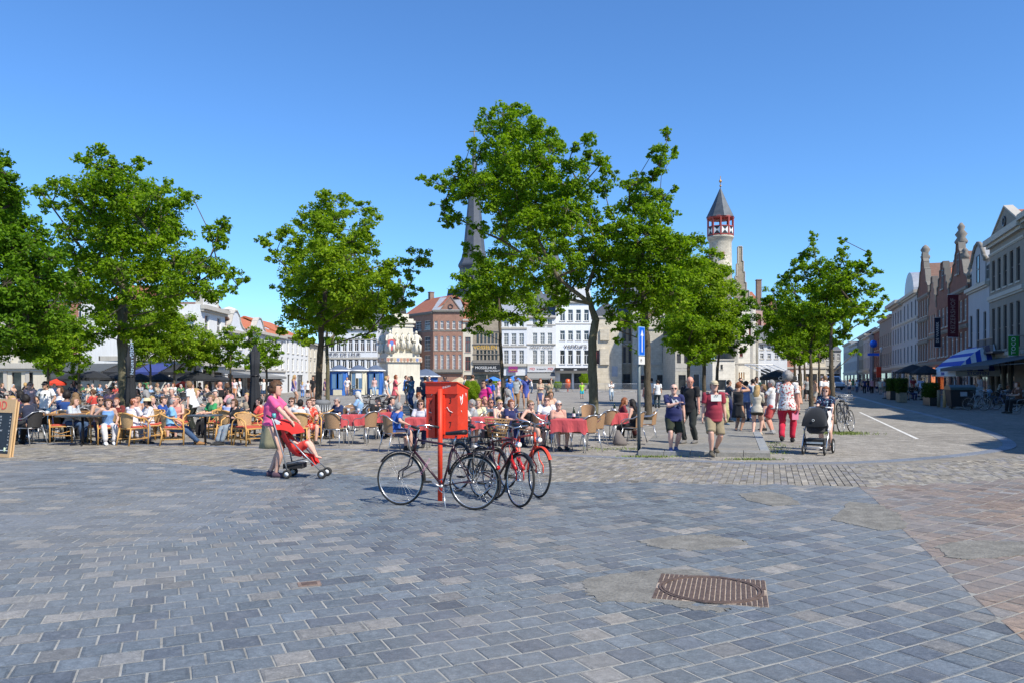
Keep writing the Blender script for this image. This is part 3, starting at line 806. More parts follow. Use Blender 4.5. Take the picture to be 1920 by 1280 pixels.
far('narrow cream house squeezed beside the brick corner house', 868, 886.5, 600, wm=Mcream, corn=[(602, .3, .25)], rows=[(1, 606, 618, .5, 'cross', M_rframe), (1, 632, 660, .55, 'cross', M_rframe), (1, 668, 694, .55, 'cross', M_rframe)], roof=('par', 4, M_tile), shops=[(870, 885, 702, M_rframe)])
far('old weathered stone house with rows of mullioned windows above a mussel restaurant', 886.5, 939.5, 612, wm=Mgoth, trim=M_dstone, corn=[(646, .2, .15), (680, .5, .25), (622, .15, .12), (664, .12, .1)],
 rows=[(6, 625, 643, .62, 'sash', M_dframe, 892, 934), (6, 656, 682, .62, 'sash', M_dframe, 892, 934)], gable=([(887, 612), (890, 600), (896, 600), (898, 585), (904, 585), (906, 570), (912, 570), (913, 558), (919, 558), (920, 570), (925, 570), (927, 585), (932, 585), (934, 600), (939, 600), (939.5, 612)], Mgoth), shops=[(889, 912, 701), (914, 937, 701)])
M_blackboard = mat('black_sign_board', (0.02, 0.022, 0.025), 0.5, .1, 3, 0); M_yel = paint('yellow_letters', (0.65, 0.38, 0.02)); M_wl = paint('white_letters', (0.75, 0.75, 0.73)); M_redl = paint('red_letters', (0.6, 0.03, 0.03))
sg = thing('restaurant_sign', 'black fascia sign reading MOSSELHUIS in white letters', 'sign', (xf(913), YF - .32, zf(690))); MB().b2(-2.2, 2.2, 0, .1, -.62, .5).obj('board', M_blackboard, sg); lettering('MOSSELHUIS', .62, M_wl, sg, (-.2, -.02, .1)); lettering('RESTAURANT', .4, M_wl, sg, (.9, -.02, -.4))
wall_letters('VOSSELEN', .85, M_yel, 910, 651, 'yellow lettering on the weathered stone house')
far('light grey painted house with white cross windows, third from the corner', 939.5, 988, 596, wm=Mw2, corn=[(598, .35, .3), (617, .25, .15), (650, .2, .1), (686, .45, .3)],
 rows=[(3, 598.5, 613, .62, 'cross', None, 942, 985), (3, 625, 645, .62, 'grid', None, 942, 985), (3, 656, 683, .62, 'grid', None, 942, 985)], roof=('par', 4.6, M_zinc), shops=[(942, 962, 703), (965, 985, 703)])
sg = thing('kebab_sign', 'small purple and orange shop sign on the light grey house', 'sign', (xf(962), YF - .4, zf(691))); MB().b2(-.75, .75, 0, .1, -.5, .45).obj('board', paint('purple_sign', (.25, .03, .16)), sg); lettering('KEBAB', .4, M_yel, sg, (0, -.02, -.2))
far('white house with GREAT NIGHT lettering and cross windows over a grey awning', 988, 1042, 594, wm=Mw, corn=[(596, .35, .3), (646, .2, .14), (610, .15, .08), (686, .4, .3)],
 rows=[(3, 598, 612, .6, 'cross', None, 996, 1038), (3, 624, 644, .6, 'grid', None, 996, 1038), (3, 656, 683, .6, 'grid', None, 996, 1038)], roof=('par', 4.4, M_slate), shops=[(992, 1014, 704), (1016, 1038, 704)])
wall_letters('GREAT NIGHT', .62, M_dframe, 1016, 651, 'black lettering between the two window rows above the grey awning')
sg = thing('cafe_sign_board', 'white fascia board with two small red logos over the grey awning', 'sign', (xf(1015), YF - .35, zf(691))); MB().b2(-2.3, 2.3, 0, .1, -.5, .45).obj('board', plaster('sign_white', (.6, .6, .6)), sg); lettering('MD', .6, M_redl, sg, (-1.5, -.02, 0)); lettering('MD', .6, M_redl, sg, (1.5, -.02, 0)); lettering('brasserie', .42, M_dframe, sg, (0, -.02, 0))
M_gaw = mat('grey_awning_cloth', (0.22, 0.22, 0.21), .9, .1, 5, .1)
awning(None, 'plain grey awning of the white house with two red logos', (xf(988), YF, 0), 0, xf(1040) - xf(988), 2.4, zf(708), zf(698), M_gaw)
t = far('tall bright white house with ventura lettering and four windows per floor', 1042, 1110, 566, wm=plaster('bright_white_render', (.82, .83, .84)), corn=[(568, .3, .3), (608, .12, .06), (690, .1, .1)],
 rows=[(4, 581, 602, .62, 'T', None, 1047, 1107), (4, 620, 638, .62, 'T', None, 1047, 1107), (4, 656, 682, .62, 'T', None, 1047, 1107)], roof=('mansard', 2.6, M_zinc), shops=[(1050, 1072, 699), (1076, 1104, 699)])
wall_letters('ventura', 1.25, M_dframe, 1079, 648.5, 'black ventura lettering on the tall bright white house')
t = thing('dark_canopy', 'flat black canopy over the entrance of the ventura house', 'canopy', (xf(1040), YF - .05, 0)); MB().b2(0, xf(1112) - xf(1040), -2.2, 0, zf(694), zf(689)).obj('canopy_slab', M_blackboard, t)
for i in range(3): MB().b2(.8 + i * 2.2, 1.3 + i * 2.2, -2.24, -2.21, zf(693.4), zf(692)).obj('lamp_strip', M_wl, t)
t = far('beige stone house with projecting square bays and dark sloping roof', 1111, 1166, 594, wm=Mbeige, corn=[(596, .25, .2)], rows=[(1, 626, 638, .5, 'cross', M_rframe, 1112, 1122), (1, 656, 682, .9, 'grid', M_rframe, 1114, 1124)], roof=('perp', 2.6, M_slate), D=12)
for pt, pb in ((617, 638), (653, 683)): MB().b2(xf(1125) - xf(1111), xf(1142) - xf(1111), -.35, -.005, zf(pb), zf(pt)).obj('bay', Mbeige, t)
MB().b2(xf(1147) - xf(1111), xf(1158) - xf(1111), -.06, -.005, zf(705), zf(686)).obj('notice_panel', M_zinc, t)
far('dark recessed stone house with tall narrow windows between lighter neighbours', 1166, 1186, 600, wm=Mgoth, corn=[(646, .2, .2)], rows=[(2, 650, 680, .5, 'grid', M_dframe), (2, 612, 640, .5, 'grid', M_dframe)], Y=131.5, roof=('par', 3, M_slate), shops=[(1168, 1182, 700)])
far('grey stone house with white cross windows behind the arrow sign', 1186, 1266, 560, wm=Mst, corn=[(618, .25, .2), (683, .3, .2), (562, .3, .3)], rows=[(3, 570, 590, .28, 'cross'), (2, 592, 617, .26, 'cross'), (2, 643, 682, .26, 'cross', None)], roof=('par', 4.5, M_slate), shops=[(1196, 1212, 703, M_rframe), (1232, 1246, 702, M_dframe)])
far('low house with brick band and row of small windows behind the bald men', 1266, 1334, 640, wm=Mst, corn=[(690, .8, .04), (642, .2, .2)], rows=[(5, 663, 688, .55, 'cross', M_dframe)], roof=('par', 5, M_slate), shops=[(1272, 1286, 702, M_dframe), (1300, 1312, 700, M_wframe), (1318, 1328, 702, M_dframe)], Y=120)
YT = 116.0
def zt_(py): return zf(py, YT)
tx = xf(1357.5, YT); ty = YT + 2
tw = thing('corner_tower', 'slim round stone tower with red and white gallery and pointed lead roof', 'tower', (tx, ty, 0))
rT = 21.5 / F * YT
b = MB(); b.lathe([(rT * 1.02, zt_(660)), (rT * 1.02, zt_(507)), (rT * 1.05, zt_(506)), (rT * 1.05, zt_(504)), (rT, zt_(503.5)), (rT * .97, zt_(452)), (rT * 1.0, zt_(450)), (rT * 1.12, zt_(444)), (rT * 1.16, zt_(443)), (rT * 1.16, zt_(440)), (rT * 1.0, zt_(440))], 32)
Mtow = brick_mat('tower_stone', (0.58, 0.52, 0.41), (0.48, 0.43, 0.34), (0.38, 0.34, 0.28), bw=.45, bh=.2, ms=.02)
b.obj('shaft', Mtow, tw)
M_rw = paint('red_timber', (0.36, 0.06, 0.045), .6); M_ww = paint('white_timber', (0.72, 0.72, 0.70), .6)
for i in range(10):
 a = 2 * math.pi * i / 10 + .1; MB().box((math.cos(a) * rT * 1.12, math.sin(a) * rT * 1.12, (zt_(440) + zt_(404)) / 2), (.2, .2, zt_(404) - zt_(440) - .01), a).obj('post', M_rw, tw)
 a2 = a + math.pi / 10; rr = rT * 1.09; wd = 2 * rr * math.sin(math.pi / 10) * .82; z0, z1 = zt_(437), zt_(423)
 M4 = Matrix.Translation((math.cos(a2) * rr, math.sin(a2) * rr, 0)) @ Matrix.Rotation(a2 + math.pi / 2, 4, 'Z')
 q = MB(); q.add([M4 @ Vector(v) for v in ((-wd / 2, 0, z0), (wd / 2, 0, z0), (wd / 2, 0, z1), (-wd / 2, 0, z1), (0, 0, (z0 + z1) / 2))], [(0, 1, 4), (2, 3, 4)], 0); q.add([M4 @ Vector(v) for v in ((-wd / 2, 0, z0), (wd / 2, 0, z0), (wd / 2, 0, z1), (-wd / 2, 0, z1), (0, 0, (z0 + z1) / 2))], [(1, 2, 4), (3, 0, 4)], 1); q.obj('painted_panel', [M_blackboard, M_ww], tw)
 q = MB(); q.box((0, 0, z1 + .06), (wd, .1, .12), 0, 0, M4); q.box((0, 0, z0 - .08), (wd, .1, .12), 0, 0, M4); q.obj('rail', M_rw, tw)
b = MB(); b.lathe([(rT * .93, zt_(440)), (rT * .93, zt_(423))], 20); b.obj('gallery_core', M_rw, tw)
b = MB(); b.lathe([(rT * 1.18, zt_(407)), (rT * 1.18, zt_(403))], 24); b.obj('eaves_ring', M_rw, tw)
M_lead = mat('lead_roof', (0.08, 0.092, 0.105), .45, .2, 1.5, .2, .01, .35)
b = MB(); b.lathe([(rT * 1.28, zt_(404)), (rT * 1.18, zt_(400)), (rT * .62, zt_(375)), (.06, zt_(347))], 8, smooth=False); b.obj('roof', M_lead, tw)
b = MB(); b.tube([(0, 0, zt_(348)), (0, 0, zt_(324))], .05, 6); b.ell((0, 0, zt_(343)), (.16, .16, .16)); b.ell((0, 0, zt_(334)), (.22, .08, .25)); b.obj('finial', mat('gilt_iron', (.35, .2, .07), .4, .2, 5, 0, .01, .6), tw)
for a_, py in ((-95, 478), (-80, 535)):
 q = MB(); a = R(a_); q.box((math.cos(a) * rT, math.sin(a) * rT, zt_(py)), (.25, .55, .95), a); q.obj('slit_window', M_rframe, tw)
Mcs = brick_mat('cream_stone_blocks', (0.80, 0.75, 0.64), (0.75, 0.70, 0.59), (0.64, 0.59, 0.49), bw=.6, bh=.3, ms=.012, b_strength=.2)
far('tall cream stone gabled house with pilasters joined to the round tower', 1378, 1417, 565, wm=Mcs, corn=[(640, .25, .2), (600, .2, .15), (682, .2, .12)], rows=[(2, 610, 632, .3, 'cross', M_rframe, 1388, 1412), (1, 650, 668, .3, 'cross', M_rframe, 1380, 1400), (3, 697, 709, .5, 'sash', paint('orange_frame', (.5, .25, .06)), 1384, 1397)], Y=118,
 gable=([(1378, 565.2), (1378, 540), (1380, 540), (1380, 518), (1382.5, 518), (1382.5, 495), (1385, 495), (1385, 463), (1391, 463), (1391, 490), (1393.5, 490), (1393.5, 510), (1396, 510), (1396, 530), (1399, 530), (1399, 545), (1404, 545), (1404, 556), (1410, 556), (1410, 565.2)], Mgoth), pil=[(1382 - 1378) / F * 118, (1410 - 1378) / F * 118])
far('low cream stone annex with one small window under the tower', 1336, 1378, 673, wm=Mcs, corn=[(675, .2, .15)], rows=[(1, 683, 692, .25, 'plain', M_dframe, 1344, 1362)], Y=113.5, D=8, shops=[(1345, 1362, 711, M_wframe)])
far('narrow pink and cream house with a stone chimney beside the tower house', 1417, 1432, 575, wm=plaster('pinkish_render', (.55, .38, .32)), corn=[(577, .3, .3)], rows=[(1, 590, 625, .4, 'grid', M_rframe), (1, 650, 668, .4, 'cross')], roof=('par', 3, M_tile, [(.7, .8, 4.2)]), Y=124, shops=[(1419, 1429, 702)])
far('red brick house with pointed gable half hidden by the right trees', 1432, 1462, 590, wm=Mbr2, corn=[(592, .3, .2)], rows=[(2, 600, 625, .4, 'grid', None), (2, 640, 660, .4, 'cross')], gable=([(1432, 590.2), (1447, 560), (1462, 590.2)], Mbr2), roof=('perp', 2.4, M_tile), Y=126, shops=[(1436, 1458, 700)])
far('pale blue white house with dark canopy behind the right trees', 1422, 1476, 640, wm=Mw2, corn=[(642, .3, .2)], rows=[(4, 645, 655, .5, 'cross'), (4, 662, 672, .5, 'cross')], Y=120, D=3.5, roof=('par', 2.5, M_slate), shops=[(1426, 1446, 690, M_wframe), (1450, 1472, 700)])
t = thing('glass_canopy', 'white framed sloping glass canopy left of the black parasol', 'canopy', (xf(1408, 108), 108, 0))
q = MB();
for i in range(5): q.tube([(i * 1.0, 3, zf(683, 111)), (i * 1.0 + 2.2, -.5, zf(702, 108))], .06, 6)
q.tube([(0, 3, zf(683, 111)), (4, 3, zf(683, 111))], .08, 6); q.tube([(2.2, -.5, zf(702, 108)), (6.2, -.5, zf(702, 108))], .08, 6)
for i in (0, 4): q.tube([(i * 1.0 + 2.2, -.5, 0), (i * 1.0 + 2.2, -.5, zf(702, 108))], .06, 6)
q.obj('canopy_frame', M_ww, t)
for k_, (p0, p1, pe, m_, lb) in enumerate([(1466, 1492, 628, Mbr2, 'red brick house seen between the tree trunks, nearest the canopy'), (1492, 1520, 640, Mw, 'white house with tall windows seen between the tree trunks'), (1520, 1548, 634, Mcream, 'cream house seen between the two thick trunks on the right'), (1548, 1577, 655, Mgr, 'grey house at the end of the street beside the van')]):
 far(lb, p0, p1, pe, wm=m_, corn=[(pe + 3, .3, .2), (690, .3, .2)], rows=[(3, pe + 8, pe + 20, .5, 'cross'), (3, pe + 30, pe + 44, .5, 'cross')], Y=150 + 4 * k_, roof=('par', 3, M_slate), shops=[(p0 + 3, p0 + 12, 700), (p0 + 15, p1 - 3, 700)])
YL = 67.0
def leftb(label, p0, p1, pe, **k): return far(label, p0, p1, pe, Y=k.pop('Y', YL), **k)
leftb('grey stone shop front with thick white pillars at the far left', -60, 88, 580, wm=Mcream, corn=[(690, .45, .35), (582, .3, .3)], rows=[(5, 595, 622, .4, 'cross'), (5, 640, 674, .4, 'cross')], shops=[(-40, -12, 697), (-4, 14, 697), (22, 40, 697), (48, 62, 697)], pil=[0.3, 2.2, 3.2, 5.1], roof=('par', 2.5, M_tile), D=10)
leftb('red brick house with white stone bands behind the leftmost trees', 88, 190, 556, wm=Mbr2, trim=M_stone, corn=[(558, .3, .3), (566, .18, .05), (600, .18, .05), (640, .18, .05), (676, .4, .3)], rows=[(4, 572, 596, .45, 'cross'), (4, 628, 662, .45, 'cross')], shops=[(91, 136, 690), (139, 187, 690)], gable=([(110, 556.2), (110, 540), (122, 540), (122, 522), (132, 522), (132, 505), (146, 505), (146, 522), (156, 522), (156, 540), (168, 540), (168, 556.2)], Mbr2), D=10)
leftb('salmon brick house with white windows behind the thick left trunk', 190, 262, 575, wm=brick_mat('salmon_brick', (.5, .24, .17), (.44, .2, .14), (.5, .4, .33)), corn=[(577, .3, .3), (676, .4, .3)], rows=[(3, 586, 612, .45, 'cross'), (3, 630, 662, .45, 'cross')], shops=[(193, 226, 690), (228, 259, 690)], roof=('par', 2.4, M_tile), D=10)
leftb('pink rendered house behind the small terrace trees', 262, 367, 596, wm=plaster('pink_render', (.58, .40, .33)), corn=[(598, .3, .3), (645, .2, .12), (676, .4, .3)], rows=[(5, 610, 638, .42, 'cross'), (5, 652, 674, .42, 'cross')], shops=[(265, 319, 692), (322, 362, 696)], roof=('par', 1.8, M_btile), D=9.5)
def side_b(label, Y0, Y1, H, wm, X=-26.6, **k):
 W = Y1 - Y0; return facade(label, (X - (Y0 - 67) * .035, Y0), Vector((-.035, 1)).normalized(), W, H, k.pop('D', 10), wm, **k)
def wrows(W, n, ww, zz, st='sash'): return rows(W, n, ww, [a for a, _ in zz], [b for _, b in zz], st)
side_b('tall white house with a heavy parapet right of the pink house', 67.0, 73.3, 8.0, Mw, wins=wrows(6.3, 2, 1.1, [(3.2, 1.6), (5.7, 1.5)]), cornices=[(7.6, .35, .5), (2.8, .25, .2)], gable=([(.3, 8.0), (.3, 9.3), (4.2, 9.3), (4.2, 8.0)], Mw), shop=[(.6, 0.02, 2.2, 2.4), (3.4, .02, 2.2, 2.4)])
bell = [(0.2, 6.35), (.3, 6.6), (1.1, 6.75), (1.7, 7.2), (2.0, 7.8), (2.7, 8.2), (3.3, 8.2), (4.0, 7.8), (4.3, 7.2), (4.9, 6.75), (5.6, 6.6), (5.7, 6.35)]
side_b('white house with a curved bell gable', 73.5, 79.4, 6.3, Mw2, wins=wrows(5.9, 2, 1.0, [(2.9, 1.3), (4.6, 1.3)]), cornices=[(6.05, .3, .25), (2.6, .25, .2)], gable=(bell, Mw2), roof=('perp', 1.7, M_slate), shop=[(.6, 0.02, 4.6, 2.3)])
side_b('white house with orange tiled roof and small curved dormer gable', 79.6, 95.4, 6.7, Mw, wins=wrows(15.8, 6, 1.0, [(2.9, 1.4), (4.8, 1.3)]), cornices=[(6.45, .3, .3), (2.5, .2, .15)], gable=([(2.8, 6.7), (2.9, 7.0), (3.5, 7.15), (4.0, 7.7), (4.6, 8.1), (5.3, 8.1), (5.9, 7.7), (6.4, 7.15), (7.0, 7.0), (7.1, 6.7)], Mw2), roof=('hip', 2.4, M_otile), shop=[(.6, 0.02, 3, 2.2), (5, .02, 3, 2.2)])
side_b('plain white house with narrow shuttered windows on the left side', 95.6, 108, 6.9, Mw, wins=wrows(12.4, 5, .9, [(2.7, 1.6), (4.9, 1.5)]), cornices=[(6.7, .3, .3)], roof=('par', 2.4, M_otile), shop=[(1, 0.02, 1.2, 2.2), (6, .02, 3.2, 2.2)])
side_b('last white house of the left side next to the long windowed house', 108.2, 121, 6.6, Mcream, wins=wrows(12.8, 5, .9, [(2.7, 1.6), (4.7, 1.4)]), cornices=[(6.4, .3, .3)], roof=('par', 2.0, M_slate), shop=[(2, 0.02, 3.2, 2.2)])
t = thing('roof_parasol', 'flat white parasol on the roof above the bell gable', 'parasol', (-28.6, 79.3, 0)); b = MB(); b.tube([(0, 0, 7.0), (0, 0, 8.9)], .05, 6); b.obj('pole', M_wl, t); b = MB(); b.lathe([(.9, 8.55), (.5, 8.75), (.05, 8.9)], 12); b.obj('canopy', M_ww, t)
Mna = mat('navy_awning_cloth', (.03, .05, .2), .85, .1, 5, .1); Mba = mat('black_awning_cloth', (.02, .022, .026), .85, .15, 5, .1); Mda = mat('dark_grey_awning_cloth', (.07, .08, .09), .85, .12, 5, .1)
awning(None, 'big dark grey awning on the red brick house, left end', (xf(126, YL), YL, 0), 0, (228 - 126) / F * YL, 3.4, 2.25, 3.0, Mda)
awning(None, 'black awning beside the thick left trunk', (xf(232, YL), YL, 0), 0, 2.3, 3.4, 2.2, 2.95, Mba)
awning(None, 'navy blue awning behind the small terrace trees', (xf(284, YL), YL, 0), 0, 2.1, 3.4, 2.2, 3.0, Mna)
awning(None, 'wide black awning in front of the pink house', (xf(332, YL), YL, 0), 0, 2.4, 3.0, 2.2, 2.9, Mba)
awning(None, 'dark awning under the tall white house', (-26.6, 67.4, 0), math.atan2(1, -.035), 5.6, 2.6, 2.0, 2.5, Mda)
awning(None, 'mid grey awning under the bell gable house', (-26.9, 74.0, 0), math.atan2(1, -.035), 9.5, 3.2, 1.9, 2.4, M_gaw)
RU = Vector((0.345, 1.0)).normalized()
def RY(px):
 r = (px - 960) / F; return 16.76 / (r - .345)
def RX(Y): return 38.5 + .345 * (Y - 63)
def rh(px, py): return HC + (HY - py) / F * RY(px)
def rightb(label, pfar, pnear, H, wm, Ys=None, **k):
 Y0, Y1 = (RY(pfar), RY(pnear)) if Ys is None else Ys     # Y0 far, Y1 near
 W = (Y0 - Y1) / RU.y
 sb = k.pop('setback', 0.0)
 org = (RX(Y0) + sb, Y0)
 return facade(label, org, (-RU.x, -RU.y), W - .02, H, k.pop('D', 11), wm, **k), W
GS = .72
def prof_scale(pts, W, H, g=None): return [(x * W, H + z * (g or GS)) for x, z in pts]
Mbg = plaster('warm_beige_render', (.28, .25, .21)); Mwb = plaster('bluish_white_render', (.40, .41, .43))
step5 = [(0, 0), (0, .9), (.1, .9), (.1, 2.0), (.2, 2.0), (.2, 3.1), (.3, 3.1), (.3, 4.2), (.4, 4.2), (.4, 5.2), (.6, 5.2), (.6, 4.2), (.7, 4.2), (.7, 3.1), (.8, 3.1), (.8, 2.0), (.9, 2.0), (.9, .9), (1, .9), (1, 0)]
baro = [(0, 0), (0, .8), (.08, 1.3), (.16, 1.5), (.2, 2.4), (.25, 3.4), (.33, 3.6), (.36, 4.6), (.42, 5.1), (.44, 6.0), (.56, 6.0), (.58, 5.1), (.64, 4.6), (.67, 3.6), (.75, 3.4), (.8, 2.4), (.84, 1.5), (.92, 1.3), (1, .8), (1, 0)]
arch = [(.18, 0), (.18, 1.9), (.14, 2.0), (.22, 2.3), (.3, 3.0), (.4, 3.5), (.5, 3.65), (.6, 3.5), (.7, 3.0), (.78, 2.3), (.86, 2.0), (.82, 1.9), (.82, 0)]
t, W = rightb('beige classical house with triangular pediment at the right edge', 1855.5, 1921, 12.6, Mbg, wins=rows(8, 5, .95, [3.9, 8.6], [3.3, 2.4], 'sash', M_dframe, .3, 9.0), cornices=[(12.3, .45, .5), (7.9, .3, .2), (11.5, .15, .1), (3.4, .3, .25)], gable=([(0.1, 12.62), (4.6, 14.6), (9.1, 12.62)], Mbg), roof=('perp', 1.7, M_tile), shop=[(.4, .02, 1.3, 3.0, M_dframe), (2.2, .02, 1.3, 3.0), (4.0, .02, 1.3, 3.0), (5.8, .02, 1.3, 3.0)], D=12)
bal = MB(); bal.b2(.2, 5.5, -1.0, -.01, 3.6, 3.75)
for i in range(22): bal.b2(.25 + i * .24, .28 + i * .24, -.97, -.94, 3.75, 4.7)
bal.b2(.2, 5.5, -1.0, -.93, 4.7, 4.75); bal.obj('balcony', M_dframe, t)
oc = MB(); oc.lathe([(.4, 0), (.4, .1), (.28, .1), (.28, 0)], 14, cap=False); o_ = oc.obj('round_window', M_dframe, t, (4.6, -.02, 13.5)); o_.rotation_euler = (R(90), 0, 0)
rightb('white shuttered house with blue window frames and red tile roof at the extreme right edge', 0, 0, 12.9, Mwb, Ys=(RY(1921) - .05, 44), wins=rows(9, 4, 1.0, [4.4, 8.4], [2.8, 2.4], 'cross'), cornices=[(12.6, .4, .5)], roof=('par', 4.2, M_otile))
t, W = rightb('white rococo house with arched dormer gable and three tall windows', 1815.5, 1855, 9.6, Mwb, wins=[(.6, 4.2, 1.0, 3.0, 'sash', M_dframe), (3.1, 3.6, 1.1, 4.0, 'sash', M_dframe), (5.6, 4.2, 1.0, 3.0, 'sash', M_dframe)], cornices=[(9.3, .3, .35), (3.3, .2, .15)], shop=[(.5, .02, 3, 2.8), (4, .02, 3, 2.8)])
g_ = MB(); g_.prism(prof_scale(arch, W, 9.6, 1), 0, .5, 'XZ'); fixn(g_.obj('gable', Mwb, t))
g_ = MB(); pr = prof_scale(arch, W, 9.6, 1)
for i in range(1, len(pr) - 2): g_.tube([(pr[i][0], -.05, pr[i][1]), (pr[i + 1][0], -.05, pr[i + 1][1])], .16, 6)
g_.obj('coping', M_dstone, t); add_window(t, W / 2 - .5, 9.8, 1.0, 2.4, 'sash', M_dframe, True, -.16)
q = MB(); q.prism([(.3, 9.62), (5.5, 13.2), (10.7, 9.62)], .1, W - .1, 'YZ'); fixn(q.obj('roof', M_btile, t))
for x_ in (.35, W - 1.35):
 q = MB(); q.b2(x_, x_ + 1.0, .1, 2.2, 9.62, 11.2); q.obj('dormer', Mwb, t); add_window(t, x_ + .1, 9.8, .8, 1.2, 'cross', M_dframe, False, -.05)
b_ = MB(); b_.b2(2.9, 4.4, -.6, -.01, 3.45, 3.58)
for i in range(8): b_.b2(2.95 + i * .19, 2.98 + i * .19, -.58, -.55, 3.58, 4.45)
b_.obj('balcony', M_dframe, t)
wn3 = lambda W, n, z: rows(W, n, W / n * .55, z, [2.0] * len(z), 'grid', M_wframe, .3, W - .3)
Wc = (RY(1780) - RY(1815)) / RU.y
t, W = rightb('brown brick house with a tall baroque scrolled gable and red banner', 1780, 1815, 10.2, Mbr3, wins=wn3(Wc, 4, [4.0, 7.0]), cornices=[(6.4, .25, .15), (3.3, .25, .2), (9.8, .25, .2)], gable=(prof_scale(baro, Wc, 10.2), Mbr3, M_dstone), roof=('perp', 3.6, M_btile), trim=M_dstone, shop=[(.5, .02, Wc / 2 - 1, 2.8), (Wc / 2 + .4, .02, Wc / 2 - 1, 2.8)])
add_window(t, W / 2 - .5, 11.6, 1.0, 2.0, 'grid', M_dframe, True, -.14)
b_ = MB(); b_.lathe([(.5, 14.5), (.6, 14.7), (.35, 15.1), (.55, 15.4), (.25, 15.8), (.35, 16.1), (.1, 16.5)], 10, (W / 2, .25, 0)); b_.obj('stone_urn', M_dstone, t)
for x_ in (.1, W - .1, W * .3, W * .7):
 b_ = MB(); zz = 10.8 if x_ in (.1, W - .1) else 12.8; b_.lathe([(.3, zz), (.4, zz + .3), (.2, zz + .6), (.3, zz + .8), (.05, zz + 1.1)], 8, (x_, .25, 0)); b_.obj('stone_vase', M_dstone, t)
Wd = (RY(1756) - RY(1780)) / RU.y
t, W = rightb('brick house with crow stepped gable beside the baroque gable', 1756, 1780, 10.0, Mbr3, wins=wn3(Wd, 3, [4.0, 7.0]), cornices=[(6.4, .25, .15), (3.3, .25, .2)], gable=(prof_scale(step5, Wd, 10.0), Mbr3, M_dstone), roof=('perp', 3.2, M_otile), trim=M_dstone, shop=[(.5, .02, Wd - 1, 2.8)]); add_window(t, W / 2 - .5, 11.0, 1.0, 2.0, 'grid', M_dframe, True, -.14)
We = (RY(1741) - RY(1756)) / RU.y
t, W = rightb('reddish brick house with a lower stepped gable and red tiles', 1741, 1756, 9.4, Mbr, wins=wn3(We, 3, [4.0, 6.8]), cornices=[(6.2, .25, .15), (3.3, .25, .2)], gable=(prof_scale([(x, z * .95) for x, z in step5], We, 9.4), Mbr, M_dstone), roof=('perp', 3.0, M_tile), trim=M_dstone, shop=[(.5, .02, We - 1, 2.8)])
Wf = (RY(1721) - RY(1741)) / RU.y
t, W = rightb('brick house with high gable crowned by a stone urn, farthest of the gabled row', 1721, 1741, 11.6, brick_mat('banded_brick', (.24, .10, .06), (.18, .08, .055), (.25, .2, .16)), wins=wn3(Wf, 4, [3.8, 6.4, 9.0]), cornices=[(5.9, .25, .15), (8.5, .25, .15), (11.3, .25, .15), (3.3, .25, .2)], gable=(prof_scale([(x, z * 1.15) for x, z in baro], Wf, 11.6), Mbr3, M_dstone), roof=('perp', 3.8, M_btile), trim=M_dstone, shop=[(.5, .02, Wf - 1, 2.8)])
b_ = MB(); b_.lathe([(.45, 15.9), (.55, 16.2), (.3, 16.5), (.55, 17.0), (.3, 17.4), (.05, 17.6)], 10, (W / 2, .25, 0)); b_.obj('stone_urn', M_dstone, t)
t = thing('long_tile_roof', 'long ridge of brown and orange roof tiles behind the brick gables', 'roof', (RX(98) + 5, 98, 0), math.atan2(-RU.y, -RU.x))
q = MB(); q.prism([(0, 9.5), (7, 14.6), (14, 9.5)], 0, 27, 'YZ'); fixn(q.obj('tiles', M_tile, t))
Wg = (RY(1692) - RY(1721)) / RU.y
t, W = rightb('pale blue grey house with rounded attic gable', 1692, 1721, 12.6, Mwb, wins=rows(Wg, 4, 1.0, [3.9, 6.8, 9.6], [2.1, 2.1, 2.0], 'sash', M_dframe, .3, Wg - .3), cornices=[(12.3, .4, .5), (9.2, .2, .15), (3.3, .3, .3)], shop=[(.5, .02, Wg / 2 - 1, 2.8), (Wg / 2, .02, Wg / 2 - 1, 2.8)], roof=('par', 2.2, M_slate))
g_ = MB(); g_.prism([(W * .2 + W * .6 * (1 - math.cos(a)) / 2, 12.6 + 3.0 * math.sin(a)) for a in [math.pi * i / 14 for i in range(15)]], -.1, 2.5, 'XZ'); fixn(g_.obj('attic_gable', M_zinc, t))
Wh = (RY(1672) - RY(1692)) / RU.y
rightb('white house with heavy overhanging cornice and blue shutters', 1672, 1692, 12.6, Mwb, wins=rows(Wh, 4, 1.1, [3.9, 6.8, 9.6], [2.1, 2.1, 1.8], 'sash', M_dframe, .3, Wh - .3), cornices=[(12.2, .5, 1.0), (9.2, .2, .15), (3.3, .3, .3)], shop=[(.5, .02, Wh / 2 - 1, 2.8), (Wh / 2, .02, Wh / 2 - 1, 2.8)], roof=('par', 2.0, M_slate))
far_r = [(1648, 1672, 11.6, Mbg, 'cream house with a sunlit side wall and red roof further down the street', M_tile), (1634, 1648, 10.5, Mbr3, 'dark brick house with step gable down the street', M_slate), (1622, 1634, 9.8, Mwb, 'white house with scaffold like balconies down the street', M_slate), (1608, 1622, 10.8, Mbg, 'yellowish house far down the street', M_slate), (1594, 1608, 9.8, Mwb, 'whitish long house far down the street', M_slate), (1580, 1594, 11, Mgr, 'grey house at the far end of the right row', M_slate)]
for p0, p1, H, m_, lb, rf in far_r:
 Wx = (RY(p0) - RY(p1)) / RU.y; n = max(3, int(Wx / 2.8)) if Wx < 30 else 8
 rightb(lb, p0, p1, H, m_, wins=rows(Wx, n, 1.1, [3.8, 6.9], [2.0, 1.9], 'cross', None, .5, Wx - .5), cornices=[(H - .3, .3, .4), (3.2, .3, .2)], roof=('par', 3.4, rf), shop=[(.5, .02, Wx / 2 - 1, 2.7), (Wx / 2 + .2, .02, Wx / 2 - 1, 2.7)], setback=random.uniform(-.4, .6))
